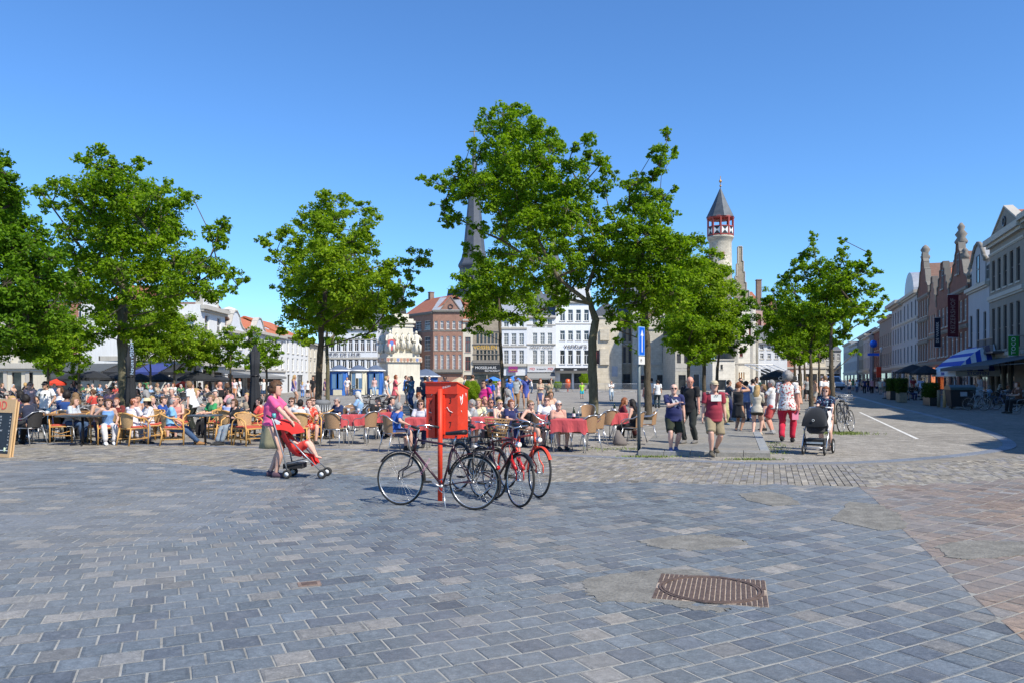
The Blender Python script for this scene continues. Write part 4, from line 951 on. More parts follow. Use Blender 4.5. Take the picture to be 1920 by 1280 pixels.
near = [(43.8, 36, 12.8, Mbr, 'step'), (35.8, 29, 12.0, Mw, 'flat'), (28.8, 21.5, 12.4, Mbr3, 'gab'), (21.3, 14.5, 11.4, Mcream, 'flat'), (14.3, 7, 11.4, Mw2, 'step'), (6.8, -1.5, 10.8, Mbr, 'gab'), (-1.7, -9, 11, Mcream, 'flat')]
for i, (Y0, Y1, H, m_, kd) in enumerate(near):
 Wx = (Y0 - Y1) / RU.y; k = {}
 if kd == 'step': k = dict(gable=(prof_scale([(x, z * .5) for x, z in step5], Wx, H), m_), roof=('perp', 1.6, M_tile))
 if kd == 'gab': k = dict(gable=([(.1, H), (Wx / 2, H + 1.8), (Wx - .1, H)], m_), roof=('perp', 1.6, M_tile))
 if kd == 'flat': k = dict(roof=('par', 1.6, M_slate))
 rightb(['stepped brick', 'white', 'gabled dark brick', 'cream', 'stepped pale', 'gabled brick', 'last cream'][i] + ' house of the right row standing just outside the picture', 0, 0, H, m_, Ys=(Y0, Y1), wins=rows(Wx, 3, 1.1, [4, 7.4], [2.2, 2.0], 'cross'), cornices=[(H - .3, .3, .3)], shop=[(.6, .02, Wx - 1.6, 2.8)], **k)
M_sp = mat('church_slate', (0.075, 0.085, 0.105), .6, .15, 1.2, .2)
M_cs = brick_mat('church_stone', (0.26, 0.24, 0.20), (0.22, 0.2, 0.17), (.18, .17, .15), bw=.7, bh=.35, ms=.02)
YC = 170.0
def cz(py): return zf(py, YC)
sx = xf(889, YC)
ch = thing('church', 'large stone church with a tall slate spire rising behind the houses', 'church', (sx, YC, 0))
k_ = YC / F
b = MB(); b.lathe([(27 * k_, cz(560)), (27 * k_, cz(505)), (30 * k_, cz(500)), (30 * k_, cz(497)), (24 * k_, cz(485)), (20.5 * k_, cz(470)), (3.2 * k_, cz(290)), (.8 * k_, cz(262))], 8, smooth=False); b.obj('spire', M_sp, ch)
b = MB(); b.lathe([(.9 * k_, cz(270)), (.8 * k_, cz(240))], 6); b.ell((0, 0, cz(262)), (.6, .6, .6)); b.tube([(-1.0, 0, cz(247)), (1.0, 0, cz(247))], .09, 6); b.tube([(0, 0, cz(262)), (0, 0, cz(235))], .09, 6); b.obj('cross', mat('spire_iron', (.2, .17, .1), .5, .1, 3, 0, .01, .6), ch)
b = MB(); b.b2(-26 * k_, 26 * k_, -26 * k_, 26 * k_, 0, cz(560)); b.obj('tower', M_cs, ch)
b = MB(); b.b2(-52 * k_, 190 * k_, 1, 14, 0, cz(572)); b.obj('nave_wall', M_cs, ch)
b = MB(); b.prism([(-.5, cz(573)), (7.5, cz(535)), (15.5, cz(573))], -54 * k_, 100 * k_, 'YZ'); fixn(b.obj('nave_roof', M_sp, ch))
b = MB(); b.add([(-54 * k_, -.5, cz(573)), (-54 * k_, 15.5, cz(573)), (-66 * k_, 3, cz(573)), (-66 * k_, 12, cz(573)), (-48 * k_, 7.5, cz(535))], [(0, 2, 4), (2, 3, 4), (3, 1, 4)]); fixn(b.obj('apse_roof', M_sp, ch))
gx = (1009 - 889) * k_
b = MB(); b.prism([(gx - 24 * k_, 0), (gx + 24 * k_, 0), (gx + 24 * k_, cz(580)), (gx, cz(546)), (gx - 24 * k_, cz(580))], -6, -4.6, 'XZ'); b.tube([(gx, -5, cz(547)), (gx, -5, cz(536))], .15, 6); b.tube([(gx - .6, -5, cz(540)), (gx + .6, -5, cz(540))], .13, 6); fixn(b.obj('transept_gable', M_cs, ch))
b = MB(); b.b2((1024 - 889) * k_, (1052 - 889) * k_, -4, 8, 0, cz(500)); b.obj('west_tower', M_cs, ch)
b = MB(); b.lathe([(15 * k_, cz(500)), (2 * k_, cz(430))], 8, ((1038 - 889) * k_, 2, 0), smooth=False); b.obj('west_spire', M_sp, ch)
YM = 88.0; mx = xf(749, YM)
def mz(py): return zf(py, YM)
mo = thing('monument', 'white stone monument with carved figures, heraldic shields and bronze statue on top', 'monument', (mx, YM, 0), R(24))
M_ms = plaster('monument_stone', (0.70, 0.655, 0.54), .35); s_ = YM / F
b = MB()
for i, (w, z0, z1) in enumerate([(49, 0, .35), (47, .35, .7), (45, .7, 1.0), (43, 1.0, 1.3), (41, 1.3, 1.6)]): b.b2(-w * s_ * .78, w * s_ * .78, -w * s_ * .78, w * s_ * .78, z0 + (.001 if i else -.02), z1)
b.obj('steps', M_ms, mo)
hw_ = 38 * s_ * .80
b = MB(); b.b2(-hw_, hw_, -hw_, hw_, 1.6, mz(671)); b.b2(-hw_ * 1.08, hw_ * 1.08, -hw_ * 1.08, hw_ * 1.08, mz(671) + .001, mz(669)); b.b2(-hw_ * .98, hw_ * .98, -hw_ * .98, hw_ * .98, mz(669) + .001, mz(662)); b.obj('pedestal', M_ms, mo)
fb = MB();
for sgn in range(4):
 a = sgn * math.pi / 2; M4 = Matrix.Rotation(a, 4, 'Z')
 fb.box((0, -hw_ * 1.09, mz(675)), (hw_ * 2.2, .06, .46), 0, 0, M4)
fb.obj('shield_band', plaster('band_cream', (.66, .58, .47)), mo)
shc = [(.45, .2, .14), (.2, .16, .12), (.5, .4, .24), (.2, .25, .42), (.5, .3, .2), (.32, .24, .18)]
for sgn in (0, 3, 1):
 a = sgn * math.pi / 2; M4 = Matrix.Rotation(a, 4, 'Z')
 for i in range(11):
  q = MB(); x_ = (i - 5) * hw_ * .2
  vs = [(x_ - .15, 0, .2), (x_ + .15, 0, .2), (x_ + .15, 0, -.05), (x_, 0, -.22), (x_ - .15, 0, -.05)]
  q.add([M4 @ Vector((v[0], -hw_ * 1.09 - .05, mz(675) + v[2])) for v in vs] + [M4 @ Vector((v[0], -hw_ * 1.09 - .035, mz(675) + v[2])) for v in vs], [(4, 3, 2, 1, 0), (0, 1, 6, 5), (1, 2, 7, 6), (2, 3, 8, 7), (3, 4, 9, 8), (4, 0, 5, 9)])
  q.obj('shield', paint('shield_%d' % (i % 6), shc[(i + sgn) % 6]), mo)
b = MB(); hb = 25 * s_ * .80; b.b2(-hb, hb, -hb, hb, mz(662), mz(607)); b.b2(-hb * 1.1, hb * 1.1, -hb * 1.1, hb * 1.1, mz(614), mz(611)); b.b2(-hb * 1.2, hb * 1.2, -hb * 1.2, hb * 1.2, mz(607) + .001, mz(603)); b.b2(-hb * 1.05, hb * 1.05, -hb * 1.05, hb * 1.05, mz(603) + .002, mz(599)); b.b2(-hb * .7, hb * .7, -hb * .7, hb * .7, mz(599) + .002, mz(590)); b.obj('upper_block', M_ms, mo)
rr = random.Random(5)
def carved(par, c, h, w, seated=True):
 q = MB(); x, y, z = c
 q.lathe([(w * .9, 0), (w * 1.0, h * .15), (w * .8, h * .4), (w * .55, h * .5), (w * .6, h * .7), (w * .5, h * .8), (w * .2, h * .86)], 9, c)
 q.ell((x, y, z + h * .93), (w * .26, w * .28, w * .34), 8, 6)
 q.tube([(x - w * .5, y, z + h * .78), (x - w * .8, y - w * .3, z + h * .55), (x - w * .2, y - w * .7, z + h * .5)], [w * .2, w * .17, w * .12], 6)
 q.tube([(x + w * .5, y, z + h * .78), (x + w * .85, y - w * .3, z + h * .58), (x + w * .6, y - w * .8, z + h * .66)], [w * .2, w * .17, w * .12], 6)
 q.tube([(x - w * .3, y - w * .5, z + h * .38), (x - w * .35, y - w * 1.1, z + h * .35), (x - w * .35, y - w * 1.15, z)], [w * .3, w * .28, w * .2], 6)
 q.tube([(x + w * .3, y - w * .5, z + h * .38), (x + w * .4, y - w * 1.1, z + h * .33), (x + w * .4, y - w * 1.15, z)], [w * .3, w * .28, w * .2], 6)
 return q.obj('carved_figure', M_ms, par)
for sx_, sy_ in ((-1, -1), (1, -1), (1, 1), (-1, 1)): carved(mo, (sx_ * hb * 1.25, sy_ * hb * 1.25, mz(662)), 2.4, .62)
for i in range(3): carved(mo, (-.7 + i * .7, -hb - .15, mz(655)), 1.9, .3)
for i in range(3):
 q = carved(mo, (0, 0, 0), 1.9, .3); q.location = (hb + .15, -.7 + i * .7, mz(655)); q.rotation_euler = (0, 0, R(90))
q = MB(); q.ell((0, -hw_ - .02, mz(648)), (.01, .01, .01));
for px_, a in ((-1, 0),):
 q = MB(); vs = [(-.42, 0, .5), (0, 0, .62), (.42, 0, .5), (.45, 0, -.1), (0, 0, -.65), (-.45, 0, -.1)]
 q.add([(v[0] - hb * 1.25, -hb * 1.85, mz(648) + v[2]) for v in vs] + [(v[0] - hb * 1.25, -hb * 1.78, mz(648) + v[2]) for v in vs], [(5, 4, 3, 2, 1, 0)] + [(i, (i + 1) % 6, (i + 1) % 6 + 6, i + 6) for i in range(6)]); q.obj('coat_of_arms', paint('arms_red', (.5, .1, .1)), mo)
 q = MB(); q.add([(v[0] * .45 - hb * 1.25, -hb * 1.87, mz(646) + v[2] * .45) for v in vs], [(5, 4, 3, 2, 1, 0)]); q.obj('arms_blue_field', paint('arms_blue', (.1, .2, .5)), mo)
q = MB(); vs = [(-.3, 0, .38), (.3, 0, .38), (.3, 0, -.1), (0, 0, -.42), (-.3, 0, -.1)]
q.add([(hw_ + .03, v[0] - hw_ * .2, mz(692) + v[2]) for v in vs], [(0, 1, 2, 3, 4)]); q.obj('red_shield', paint('pale_red', (.5, .18, .12)), mo)
M_bz = mat('bronze_patina', (.07, .075, .065), .5, .25, 3, .2, .01, .4)
st = MB(); z = mz(590); st.lathe([(.75, 0), (.8, .3), (.6, 1.2), (.5, 2.0), (.62, 2.8), (.55, 3.2), (.2, 3.45)], 10, (0, 0, z)); st.ell((0, 0, z + 3.75), (.24, .26, .32)); st.tube([(.5, 0, z + 3.1), (.8, -.7, z + 3.1), (1.0, -1.4, z + 3.6)], [.2, .16, .1], 7); st.tube([(-.5, 0, z + 3.1), (-.75, -.2, z + 2.4), (-.4, -.6, z + 2.1)], [.2, .16, .1], 7); st.obj('bronze_statue', M_bz, mo)
M_kb = paint('kiosk_blue', (.03, .13, .42), .5); M_kc = plaster('kiosk_cream', (.62, .58, .44)); M_kr = mat('kiosk_roof', (.10, .13, .19), .6, .1, 3, .1)
def kiosk(px0, px1, Y, label, wall, pe=693, pa=683):
 w = (px1 - px0) / F * Y; k = thing('market_kiosk', label, 'kiosk', (xf((px0 + px1) / 2, Y), Y + w / 2, 0), 0, 'blue roofed kiosks on the square')
 a = w / 2; zt = zf(pe, Y); za = zf(pa, Y)
 q = MB(); c = a * .55
 oct_ = [(-a, -c), (-c, -a), (c, -a), (a, -c), (a, c), (c, a), (-c, a), (-a, c)]
 q.prism(oct_, 0, zt, 'XY'); fixn(q.obj('wall', wall, k))
 q = MB(); o2_ = [(x * 1.22, y * 1.22) for x, y in oct_]; o3 = [(x * .45, y * .45) for x, y in oct_]
 q.add([(x, y, zt + .002) for x, y in o2_] + [(x, y, zt + (za - zt) * .8) for x, y in o3] + [(0, 0, za)], [(i, (i + 1) % 8, (i + 1) % 8 + 8, i + 8) for i in range(8)] + [(i + 8, (i + 1) % 8 + 8, 16) for i in range(8)] + [tuple(range(7, -1, -1))]); fixn(q.obj('roof', M_kr, k))
 q = MB()
 for i in range(8): q.tube([(*o2_[i], zt - .05), (*o2_[(i + 1) % 8], zt - .05)], .09, 4)
 q.obj('eaves_trim', M_ww, k)
 for x_ in (-c * .5, c * .5):
  q = MB(); q.b2(x_ - .32, x_ + .32, -a - .03, -a - .004, .7, zt - .35); q.obj('window', paint('pale_blue_pane', (.12, .22, .34), .2), k)
  q = MB();
  for xx in (x_ - .38, x_ + .32): q.b2(xx, xx + .06, -a - .06, -a - .03, .6, zt - .25)
  q.obj('window_frame', wall, k)
 for i in (0, 3): q = MB(); q.tube([(*oct_[i], .01), (*oct_[i], zt)], .07, 6); q.obj('corner_post', wall, k)
 q = MB(); q.b2(-c, c, -a - .05, -a - .004, .02, .58); q.obj('counter_panel', M_kc if wall is M_kb else M_kb, k)
 return k
kiosk(618, 648, 80, 'blue walled kiosk nearest the two thin trunks', M_kb)
kiosk(655, 684, 82, 'cream kiosk with white notice between the two blue ones', M_kc)
kiosk(688, 716, 84, 'blue kiosk tucked against the left side of the monument', M_kb)
kiosk(774, 818, 94, 'slate roofed kiosk right of the monument', M_kb, 704, 690)
t = thing('notice_board', 'small white notice panel hung on the cream kiosk', 'notice', (xf(673, 80), 79.9, 0)); MB().b2(-.28, .28, 0, .04, zf(708, 80), zf(699, 80)).obj('panel', M_wl, t)
M_galv = mat('galvanised_steel', (.42, .44, .46), .45, .1, 8, 0, .01, .6)
def barrier_proto():
 q = MB(); w = 2.0
 q.tube([(-w / 2, 0, .12), (-w / 2, 0, 1.1), (w / 2, 0, 1.1), (w / 2, 0, .12), (-w / 2, 0, .12)], .022, 6)
 fr_ = q.mesh('barrier_frame', M_galv); q = MB()
 for i in range(1, 16): q.b2(-w / 2 + i * w / 16 - .009, -w / 2 + i * w / 16 + .009, -.009, .009, .13, 1.09)
 bars = q.mesh('barrier_bars', M_galv); q = MB()
 for x_ in (-.7, .7): q.tube([(x_, -.3, .02), (x_, 0, .14), (x_, .3, .02)], .02, 5)
 return fr_, bars, q.mesh('barrier_feet', M_galv)
bp_ = barrier_proto()
x = xf(930, 97); i = 0
while x < xf(1230, 97):
 pl = int(960 + x / 97 * F)
 t = thing('crowd_barrier', 'galvanised crowd barrier, %s from the left of the line across the far square' % ('first second third fourth fifth sixth seventh eighth ninth tenth eleventh twelfth'.split()[i]), 'barrier', (x, 97 + .3 * math.sin(i), 0), R(random.uniform(-3, 3)), 'crowd barriers in a line before the far houses')
 link('frame', bp_[0], t); link('bars', bp_[1], t); link('feet', bp_[2], t)
 x += 2.08; i += 1
# ---------------------------------------------------------------- trees
def leaf_mat(name, c_lo, c_hi, c_tip):
 m, nt, b = new_mat(name)
 out = nt.nodes['Material Output']
 a = nt.nodes.new('ShaderNodeAttribute'); a.attribute_name = 'tone'
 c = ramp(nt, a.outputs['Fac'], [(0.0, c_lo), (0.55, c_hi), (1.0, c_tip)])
 nt.links.new(c, b.inputs['Base Color']); b.inputs['Roughness'].default_value = 0.6; b.inputs['Specular IOR Level'].default_value = 0.2
 tr = nt.nodes.new('ShaderNodeBsdfTranslucent')
 g = mix_rgb(nt, 1.0, c, (1.25, 1.35, .35), 'MULTIPLY'); nt.links.new(g, tr.inputs[0])
 mx_ = nt.nodes.new('ShaderNodeMixShader'); mx_.inputs[0].default_value = 0.5
 nt.links.new(b.outputs[0], mx_.inputs[1]); nt.links.new(tr.outputs[0], mx_.inputs[2]); nt.links.new(mx_.outputs[0], out.inputs[0])
 return m
ML_green = leaf_mat('oak_leaf_green', (0.085, 0.165, 0.008), (0.225, 0.365, 0.010), (0.42, 0.49, 0.03))
ML_dark = leaf_mat('oak_leaf_dark', (0.06, 0.135, 0.008), (0.15, 0.285, 0.012), (0.27, 0.40, 0.03))
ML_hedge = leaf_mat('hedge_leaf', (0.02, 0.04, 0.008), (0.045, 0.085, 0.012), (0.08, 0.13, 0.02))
ML_yel = leaf_mat('oak_leaf_young', (0.12, 0.21, 0.010), (0.26, 0.38, 0.015), (0.42, 0.45, 0.03))
M_bark = mat('oak_bark', (0.105, 0.085, 0.06), 0.9, 0.35, 9, 1.0, 0.03, 0, .2, 0, (1, 1, .3))
M_bark2 = mat('mossy_bark', (0.15, 0.135, 0.085), 0.9, 0.35, 9, 1.0, 0.03, 0, .2, 0, (1, 1, .3))
NLEAF = [0]
def tree(label, px, Y, trunk, blobs, trunk_r, lm=None, leaf=0.13, dens=1.0, seed=1, name='oak_tree', bark=None, spread=None, limbs=(), group=None, gz=0.0):
 """trunk: [(px,py)...] from foot up; blobs: [(px,py,rpx)] outline of the crown traced as leaf masses"""
 rg = np.random.default_rng(seed); rr = random.Random(seed)
 bx, by = XY(px, Y); t = thing(name, label, 'tree', (bx, by, gz), 0, group)
 k = Y / F
 def W(p, q, dy=0.0):
  Yd = Y + dy; return Vector(((p - 960) / F * Yd - bx, dy, HC + (HY - q) / F * Yd - gz))
 tp = [Vector((0, 0, -0.05))] + [W(*p[:2], p[2] if len(p) > 2 else 0) for p in trunk]
 cx = sum(b[0] for b in blobs) / len(blobs); cy = sum(b[1] for b in blobs) / len(blobs)
 halfw = max(abs(b[0] - cx) for b in blobs) + 10
 sp = (spread or halfw * k * .8)
 nodes = [dict(p=p, par=i - 1, kids=0, lv=0) for i, p in enumerate(tp)]
 for lim in limbs:      # explicit main limbs: list of (px,py,dy) beginning near a trunk point
  pts = [W(*p) for p in lim]
  par = min(range(len(nodes)), key=lambda i: (nodes[i]['p'] - pts[0]).length)
  for p in pts[1:] if (nodes[par]['p'] - pts[0]).length < .3 else pts:
   nodes.append(dict(p=p, par=par, kids=0, lv=0)); par = len(nodes) - 1
 targets = []
 for b in blobs:
  ex_ = (b[0] - cx) / halfw; lim_ = math.sqrt(max(.05, 1 - ex_ * ex_))
  if len(b) > 3: dy = b[3]
  else: dy = rr.uniform(-1, 1) * sp * lim_ * .8
  targets.append((W(b[0], b[1], dy), b[2] * k * 1.24 * (Y + dy) / Y, b))
 for b in list(blobs):
  if b[2] > 19:
   ex_ = (b[0] - cx) / halfw; lim_ = math.sqrt(max(.05, 1 - ex_ * ex_))
   dy = rr.choice((-1, 1)) * sp * lim_ * rr.uniform(.5, 1.0)
   targets.append((W(cx + (b[0] - cx) * .8, cy + (b[1] - cy) * .85, dy), b[2] * k * 1.05, b))
 top = tp[-1]; fork = tp[-1] if len(tp) < 4 else tp[-2]
 targets.sort(key=lambda q: (q[0] - fork).length)
 clumps = []
 zmin = min(p.z for p in tp[2:]) if len(tp) > 2 else tp[-1].z
 for c, rad, b in targets:
  best = None
  for i, nd in enumerate(nodes):
   if i == 0: continue
   d_ = (nd['p'] - c).length; up = c.z - nd['p'].z
   cost = d_ + (1.2 * max(0, -up) + (.6 * max(0, .3 * d_ - up)))
   if nd['lv'] > 7: cost += 3
   if best is None or cost < best[0]: best = (cost, i)
  i = best[1]; a = nodes[i]['p']; L = (c - a).length; n = max(1, int(L / .9)); par = i
  bend = Vector((rr.gauss(0, 1), rr.gauss(0, 1), rr.uniform(-.5, .6))) * L * .10
  for q in range(1, n + 1):
   f = q / n; p = a.lerp(c, f) + bend * math.sin(math.pi * f)
   nodes.append(dict(p=p, par=par, kids=0, lv=nodes[par]['lv'] + (1 if q == 1 else 0))); par = len(nodes) - 1
  if L > 1.5:
   for f in (.45, .7): cc = a.lerp(c, f) + bend * math.sin(math.pi * f); clumps.append((cc, max(.28, rad * .4), rr.random(), 4.0 * math.pi * rad * rad / 14)); clumps.append((cc + Vector((rr.gauss(0, .3), rr.gauss(0, .3), .25)) * rad, rad * .4, rr.random(), 4.0 * math.pi * rad * rad / 14))
  m_ = max(5, int(12 * (rad / (22 * k)) ** 1.3))
  m_ = min(m_, 26)
  for _ in range(m_):
   v = Vector((rr.gauss(0, 1), rr.gauss(0, 1), rr.gauss(0, 1))).normalized() * rad * rr.uniform(.25, 1.0) ** .6
   v.z *= .8; cc = c + v
   nodes.append(dict(p=cc, par=par, kids=0, lv=20, twig=True)); clumps.append((cc, rad * rr.uniform(.27, .55), rr.random(), 4.2 * math.pi * rad * rad / m_))
 for nd in nodes: nd['w'] = 0.0
 for i in range(len(nodes) - 1, 0, -1):
  nd = nodes[i]
  if nd.get('twig'): nd['w'] = 1.0
  nodes[nd['par']]['w'] += max(nd['w'], .5)
 tot_ = nodes[len(tp) - 1]['w'] + 1e-6; mw = max(nd['w'] for nd in nodes)
 def rad_of(i):
  if i < len(tp):
   f = i / max(1, len(tp) - 1); return trunk_r * (1.12 if i == 0 else 1 - .12 * f - .55 * f ** 3)
  return max(.012, trunk_r * .62 * (nodes[i]['w'] / mw) ** .44)
 tb = MB()
 pts = []; rs = []
 for i, p in enumerate(tp):
  pts.append(p); rs.append(rad_of(i))
 P2 = []; R2 = []
 for i in range(len(pts) - 1):
  for q in range(4):
   f = q / 4; P2.append(pts[i].lerp(pts[i + 1], f) + Vector((rr.gauss(0, 1), rr.gauss(0, 1), 0)) * rs[0] * .07); R2.append((rs[i] * (1 - f) + rs[i + 1] * f) * rr.uniform(.94, 1.06))
 P2.append(pts[-1]); R2.append(rs[-1]); R2[0] *= 1.25
 tb.tube(P2, R2, 12)
 for i in range(len(tp), len(nodes)):
  nd = nodes[i]; pa = nodes[nd['par']]
  r1 = rad_of(nd['par']) if nd['par'] >= len(tp) else min(rad_of(i) * 1.25, trunk_r * .8); r2 = rad_of(i)
  if nd.get('twig'): r1, r2 = .014, .007
  r1 = min(r1, r2 * 1.6)
  tb.tube([pa['p'], nd['p']], [r1, r2], 3 if nd.get('twig') else (7 if r2 > .05 else 5), cap=False)
 tb.obj('trunk', bark or M_bark, t)
 C = np.array([c[0][:] for c in clumps]); Rr = np.array([c[1] for c in clumps]); Tn = np.array([c[2] for c in clumps])
 per = np.maximum(6, (dens * np.array([c[3] for c in clumps]) / (leaf * leaf * .29)).astype(int)); idx = np.repeat(np.arange(len(clumps)), per); n = len(idx)
 d = rg.normal(size=(n, 3)); d /= np.linalg.norm(d, axis=1)[:, None]
 rad = rg.uniform(.15, 1.1, n) ** .55
 pos = C[idx] + d * (Rr[idx] * rad)[:, None] * np.array([1, 1, .72])
 nrm = d * .55 + rg.normal(size=(n, 3)) * .55 + np.array([0, 0, .6]); nrm /= np.linalg.norm(nrm, axis=1)[:, None]
 tv = np.cross(nrm, rg.normal(size=(n, 3))); tv /= np.linalg.norm(tv, axis=1)[:, None]; bv = np.cross(nrm, tv)
 L = leaf * .88 * rg.uniform(.6, 1.25, n)[:, None]; Wd = L * .34
 p0 = pos - tv * L * .5; p3 = pos + tv * L * .5
 m1 = pos + bv * Wd - nrm * L * .10 + tv * L * .12; m2 = pos - bv * Wd - nrm * L * .10 + tv * L * .12
 V = np.stack([p0, m1, p3, m2], 1).reshape(-1, 3).astype(np.float32)
 me = bpy.data.meshes.new('leaves'); me.vertices.add(4 * n); me.vertices.foreach_set('co', V.ravel())
 base = np.arange(n)[:, None] * 4
 tri = np.concatenate([base + 0, base + 1, base + 2, base + 0, base + 2, base + 3], 1).astype(np.int32).ravel()
 me.loops.add(6 * n); me.loops.foreach_set('vertex_index', tri)
 me.polygons.add(2 * n); me.polygons.foreach_set('loop_start', (np.arange(2 * n) * 3).astype(np.int32))
 try: me.polygons.foreach_set('loop_total', np.full(2 * n, 3, np.int32))
 except Exception: pass
 me.update(calc_edges=True)
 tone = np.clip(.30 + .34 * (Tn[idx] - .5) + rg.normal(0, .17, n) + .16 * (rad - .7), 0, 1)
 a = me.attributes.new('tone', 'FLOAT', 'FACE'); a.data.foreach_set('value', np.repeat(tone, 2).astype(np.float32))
 me.materials.append(lm or ML_green)
 link('crown', me, t); NLEAF[0] += n
 return t
TREES = []
tree('tall spreading oak with a thick mossy trunk, left of the closed parasol with white print', 233, 29, [(233, 760), (233, 700), (230, 640), (229, 590), (232, 540), (228, 480)],
 [(192, 283, 17), (200, 312, 20), (158, 303, 17), (232, 318, 18), (262, 304, 14), (160, 345, 26), (210, 355, 30), (255, 350, 26), (300, 352, 24), (112, 352, 20), (78, 362, 17), (95, 385, 16), (335, 375, 20), (360, 368, 12), (150, 395, 26), (205, 405, 30), (262, 405, 32), (312, 405, 26), (128, 430, 22), (180, 450, 28), (235, 460, 32), (290, 455, 32), (335, 440, 22), (395, 440, 18), (415, 425, 17), (412, 452, 16), (110, 480, 24), (160, 500, 28), (215, 515, 32), (270, 510, 32), (325, 495, 28), (365, 478, 18), (380, 500, 22), (410, 505, 20), (430, 515, 14), (455, 522, 12), (350, 540, 26), (395, 545, 22), (425, 548, 14), (300, 560, 28), (250, 575, 26), (200, 580, 26), (150, 560, 26), (110, 540, 24), (320, 600, 20), (180, 625, 20), (230, 620, 22), (445, 535, 8)], .22, seed=3, bark=M_bark2, leaf=.15,
 limbs=[[(229, 590, 0), (290, 560, -.5), (340, 520, -1), (395, 480, -1)], [(232, 540, 0), (180, 500, .5), (140, 450, .8)], [(229, 590, 0), (170, 560, 1), (120, 520, 1)]])
tree('big dark oak cut by the left edge of the picture', -30, 22, [(-30, 740), (-28, 640), (-22, 560), (-20, 480)],
 [(2, 300, 18), (10, 325, 20), (-20, 300, 24), (15, 358, 22), (-10, 350, 26), (30, 380, 18), (10, 400, 30), (-30, 390, 30), (45, 425, 26), (5, 445, 34), (75, 445, 24), (40, 475, 34), (-10, 490, 34), (90, 485, 26), (60, 520, 34), (10, 540, 36), (100, 530, 28), (50, 570, 34), (0, 590, 36), (95, 575, 28), (60, 615, 30), (15, 640, 32), (-20, 660, 28), (50, 655, 22), (100, 615, 22), (-60, 560, 36), (-80, 480, 36), (-70, 400, 34), (-90, 620, 30)], .2, lm=ML_dark, seed=4, leaf=.13)
tree('yellow green oak with a slim dark trunk in front of the kiosks', 598, 36, [(598, 745), (598, 700), (601, 650), (603, 610), (608, 570), (612, 520), (608, 460)],
 [(605, 365, 13), (603, 392, 20), (630, 378, 18), (650, 372, 9), (580, 398, 18), (565, 415, 16), (590, 425, 24), (625, 415, 22), (645, 400, 14), (680, 390, 14), (700, 405, 14), (685, 425, 20), (665, 445, 22), (535, 430, 15), (552, 448, 16), (520, 440, 13), (490, 450, 13), (505, 462, 10), (515, 480, 12), (540, 480, 18), (575, 470, 26), (615, 470, 28), (655, 480, 28), (695, 465, 18), (550, 515, 22), (590, 515, 30), (635, 520, 32), (680, 520, 28), (720, 495, 16), (738, 500, 18), (730, 530, 24), (535, 545, 20), (570, 560, 28), (615, 565, 30), (660, 565, 30), (705, 565, 26), (545, 590, 22), (530, 615, 14), (585, 605, 26), (630, 600, 26), (680, 600, 22), (725, 585, 20), (765, 495, 12), (785, 480, 17), (800, 490, 12), (770, 510, 14), (755, 560, 20), (780, 545, 12), (565, 635, 18), (745, 600, 14), (690, 625, 12)], .16, lm=ML_yel, seed=5, leaf=.17,
 limbs=[[(603, 610, 0), (650, 580, -.6), (700, 550, -1)], [(612, 520, 0), (640, 500, .4), (660, 480, .5)]])
tree('thin tree standing just behind the yellow green oak', 614, 44, [(614, 740), (615, 690), (612, 640), (614, 600)],
 [(640, 620, 14), (620, 600, 20), (660, 600, 16), (700, 610, 14), (625, 640, 12), (650, 575, 20), (600, 585, 18), (690, 580, 20), (730, 600, 12)], .12, seed=6, leaf=.19, bark=M_bark2)
tree('largest oak of the square with a bent thick trunk and wide forked crown', 1112, 33, [(1112, 745), (1111, 690), (1111, 640), (1116, 600), (1107, 570), (1100, 545)],
 [(960, 200, 14), (945, 215, 20), (985, 210, 16), (910, 215, 13), (918, 240, 20), (960, 245, 26), (1000, 235, 22), (1025, 250, 18), (885, 265, 10), (900, 285, 22), (945, 290, 30), (990, 285, 28), (1030, 285, 24), (1040, 270, 14), (870, 310, 16), (850, 330, 18), (820, 345, 16), (797, 338, 12), (845, 355, 20), (885, 340, 26), (930, 340, 32), (980, 335, 30), (1025, 330, 28), (1065, 310, 18), (1075, 275, 12), (1105, 265, 16), (1108, 290, 15), (1090, 310, 18), (1125, 310, 18), (1145, 325, 14), (830, 385, 17), (850, 405, 16), (838, 420, 12), (866, 368, 15), (922, 375, 24), (898, 432, 16), (882, 470, 15), (905, 485, 16), (960, 385, 30), (1005, 380, 30), (1050, 365, 26), (1090, 350, 24), (1130, 350, 18), (940, 425, 22), (990, 430, 28), (1035, 415, 26), (1080, 395, 26), (1110, 410, 20), (1145, 400, 14), (935, 475, 18), (1000, 470, 22), (1045, 455, 22), (1090, 440, 20), (1130, 440, 18), (1070, 490, 22), (1110, 480, 22), (1030, 500, 20), (990, 505, 20), (1080, 530, 20), (1060, 560, 16), (1010, 530, 18), (975, 540, 16), (1040, 545, 20), (1120, 520, 20), (960, 500, 18), (1160, 470, 20), (1170, 510, 20), (1150, 545, 18)], .2, seed=7, leaf=.16, spread=3.2, bark=M_bark2,
 limbs=[[(1107, 570, 0), (1075, 545, -.3), (1045, 520, -.6), (1030, 490, -.8), (1010, 450, -.9), (985, 410, -1), (965, 360, -1), (955, 300, -.8)], [(1100, 545, 0), (1115, 500, .2), (1118, 460, .4), (1108, 430, .5), (1100, 380, .5), (1105, 320, .4)], [(1118, 460, .4), (1140, 440, .6), (1160, 400, .6)], [(1030, 490, -.8), (985, 480, -1.0), (940, 450, -1)]])
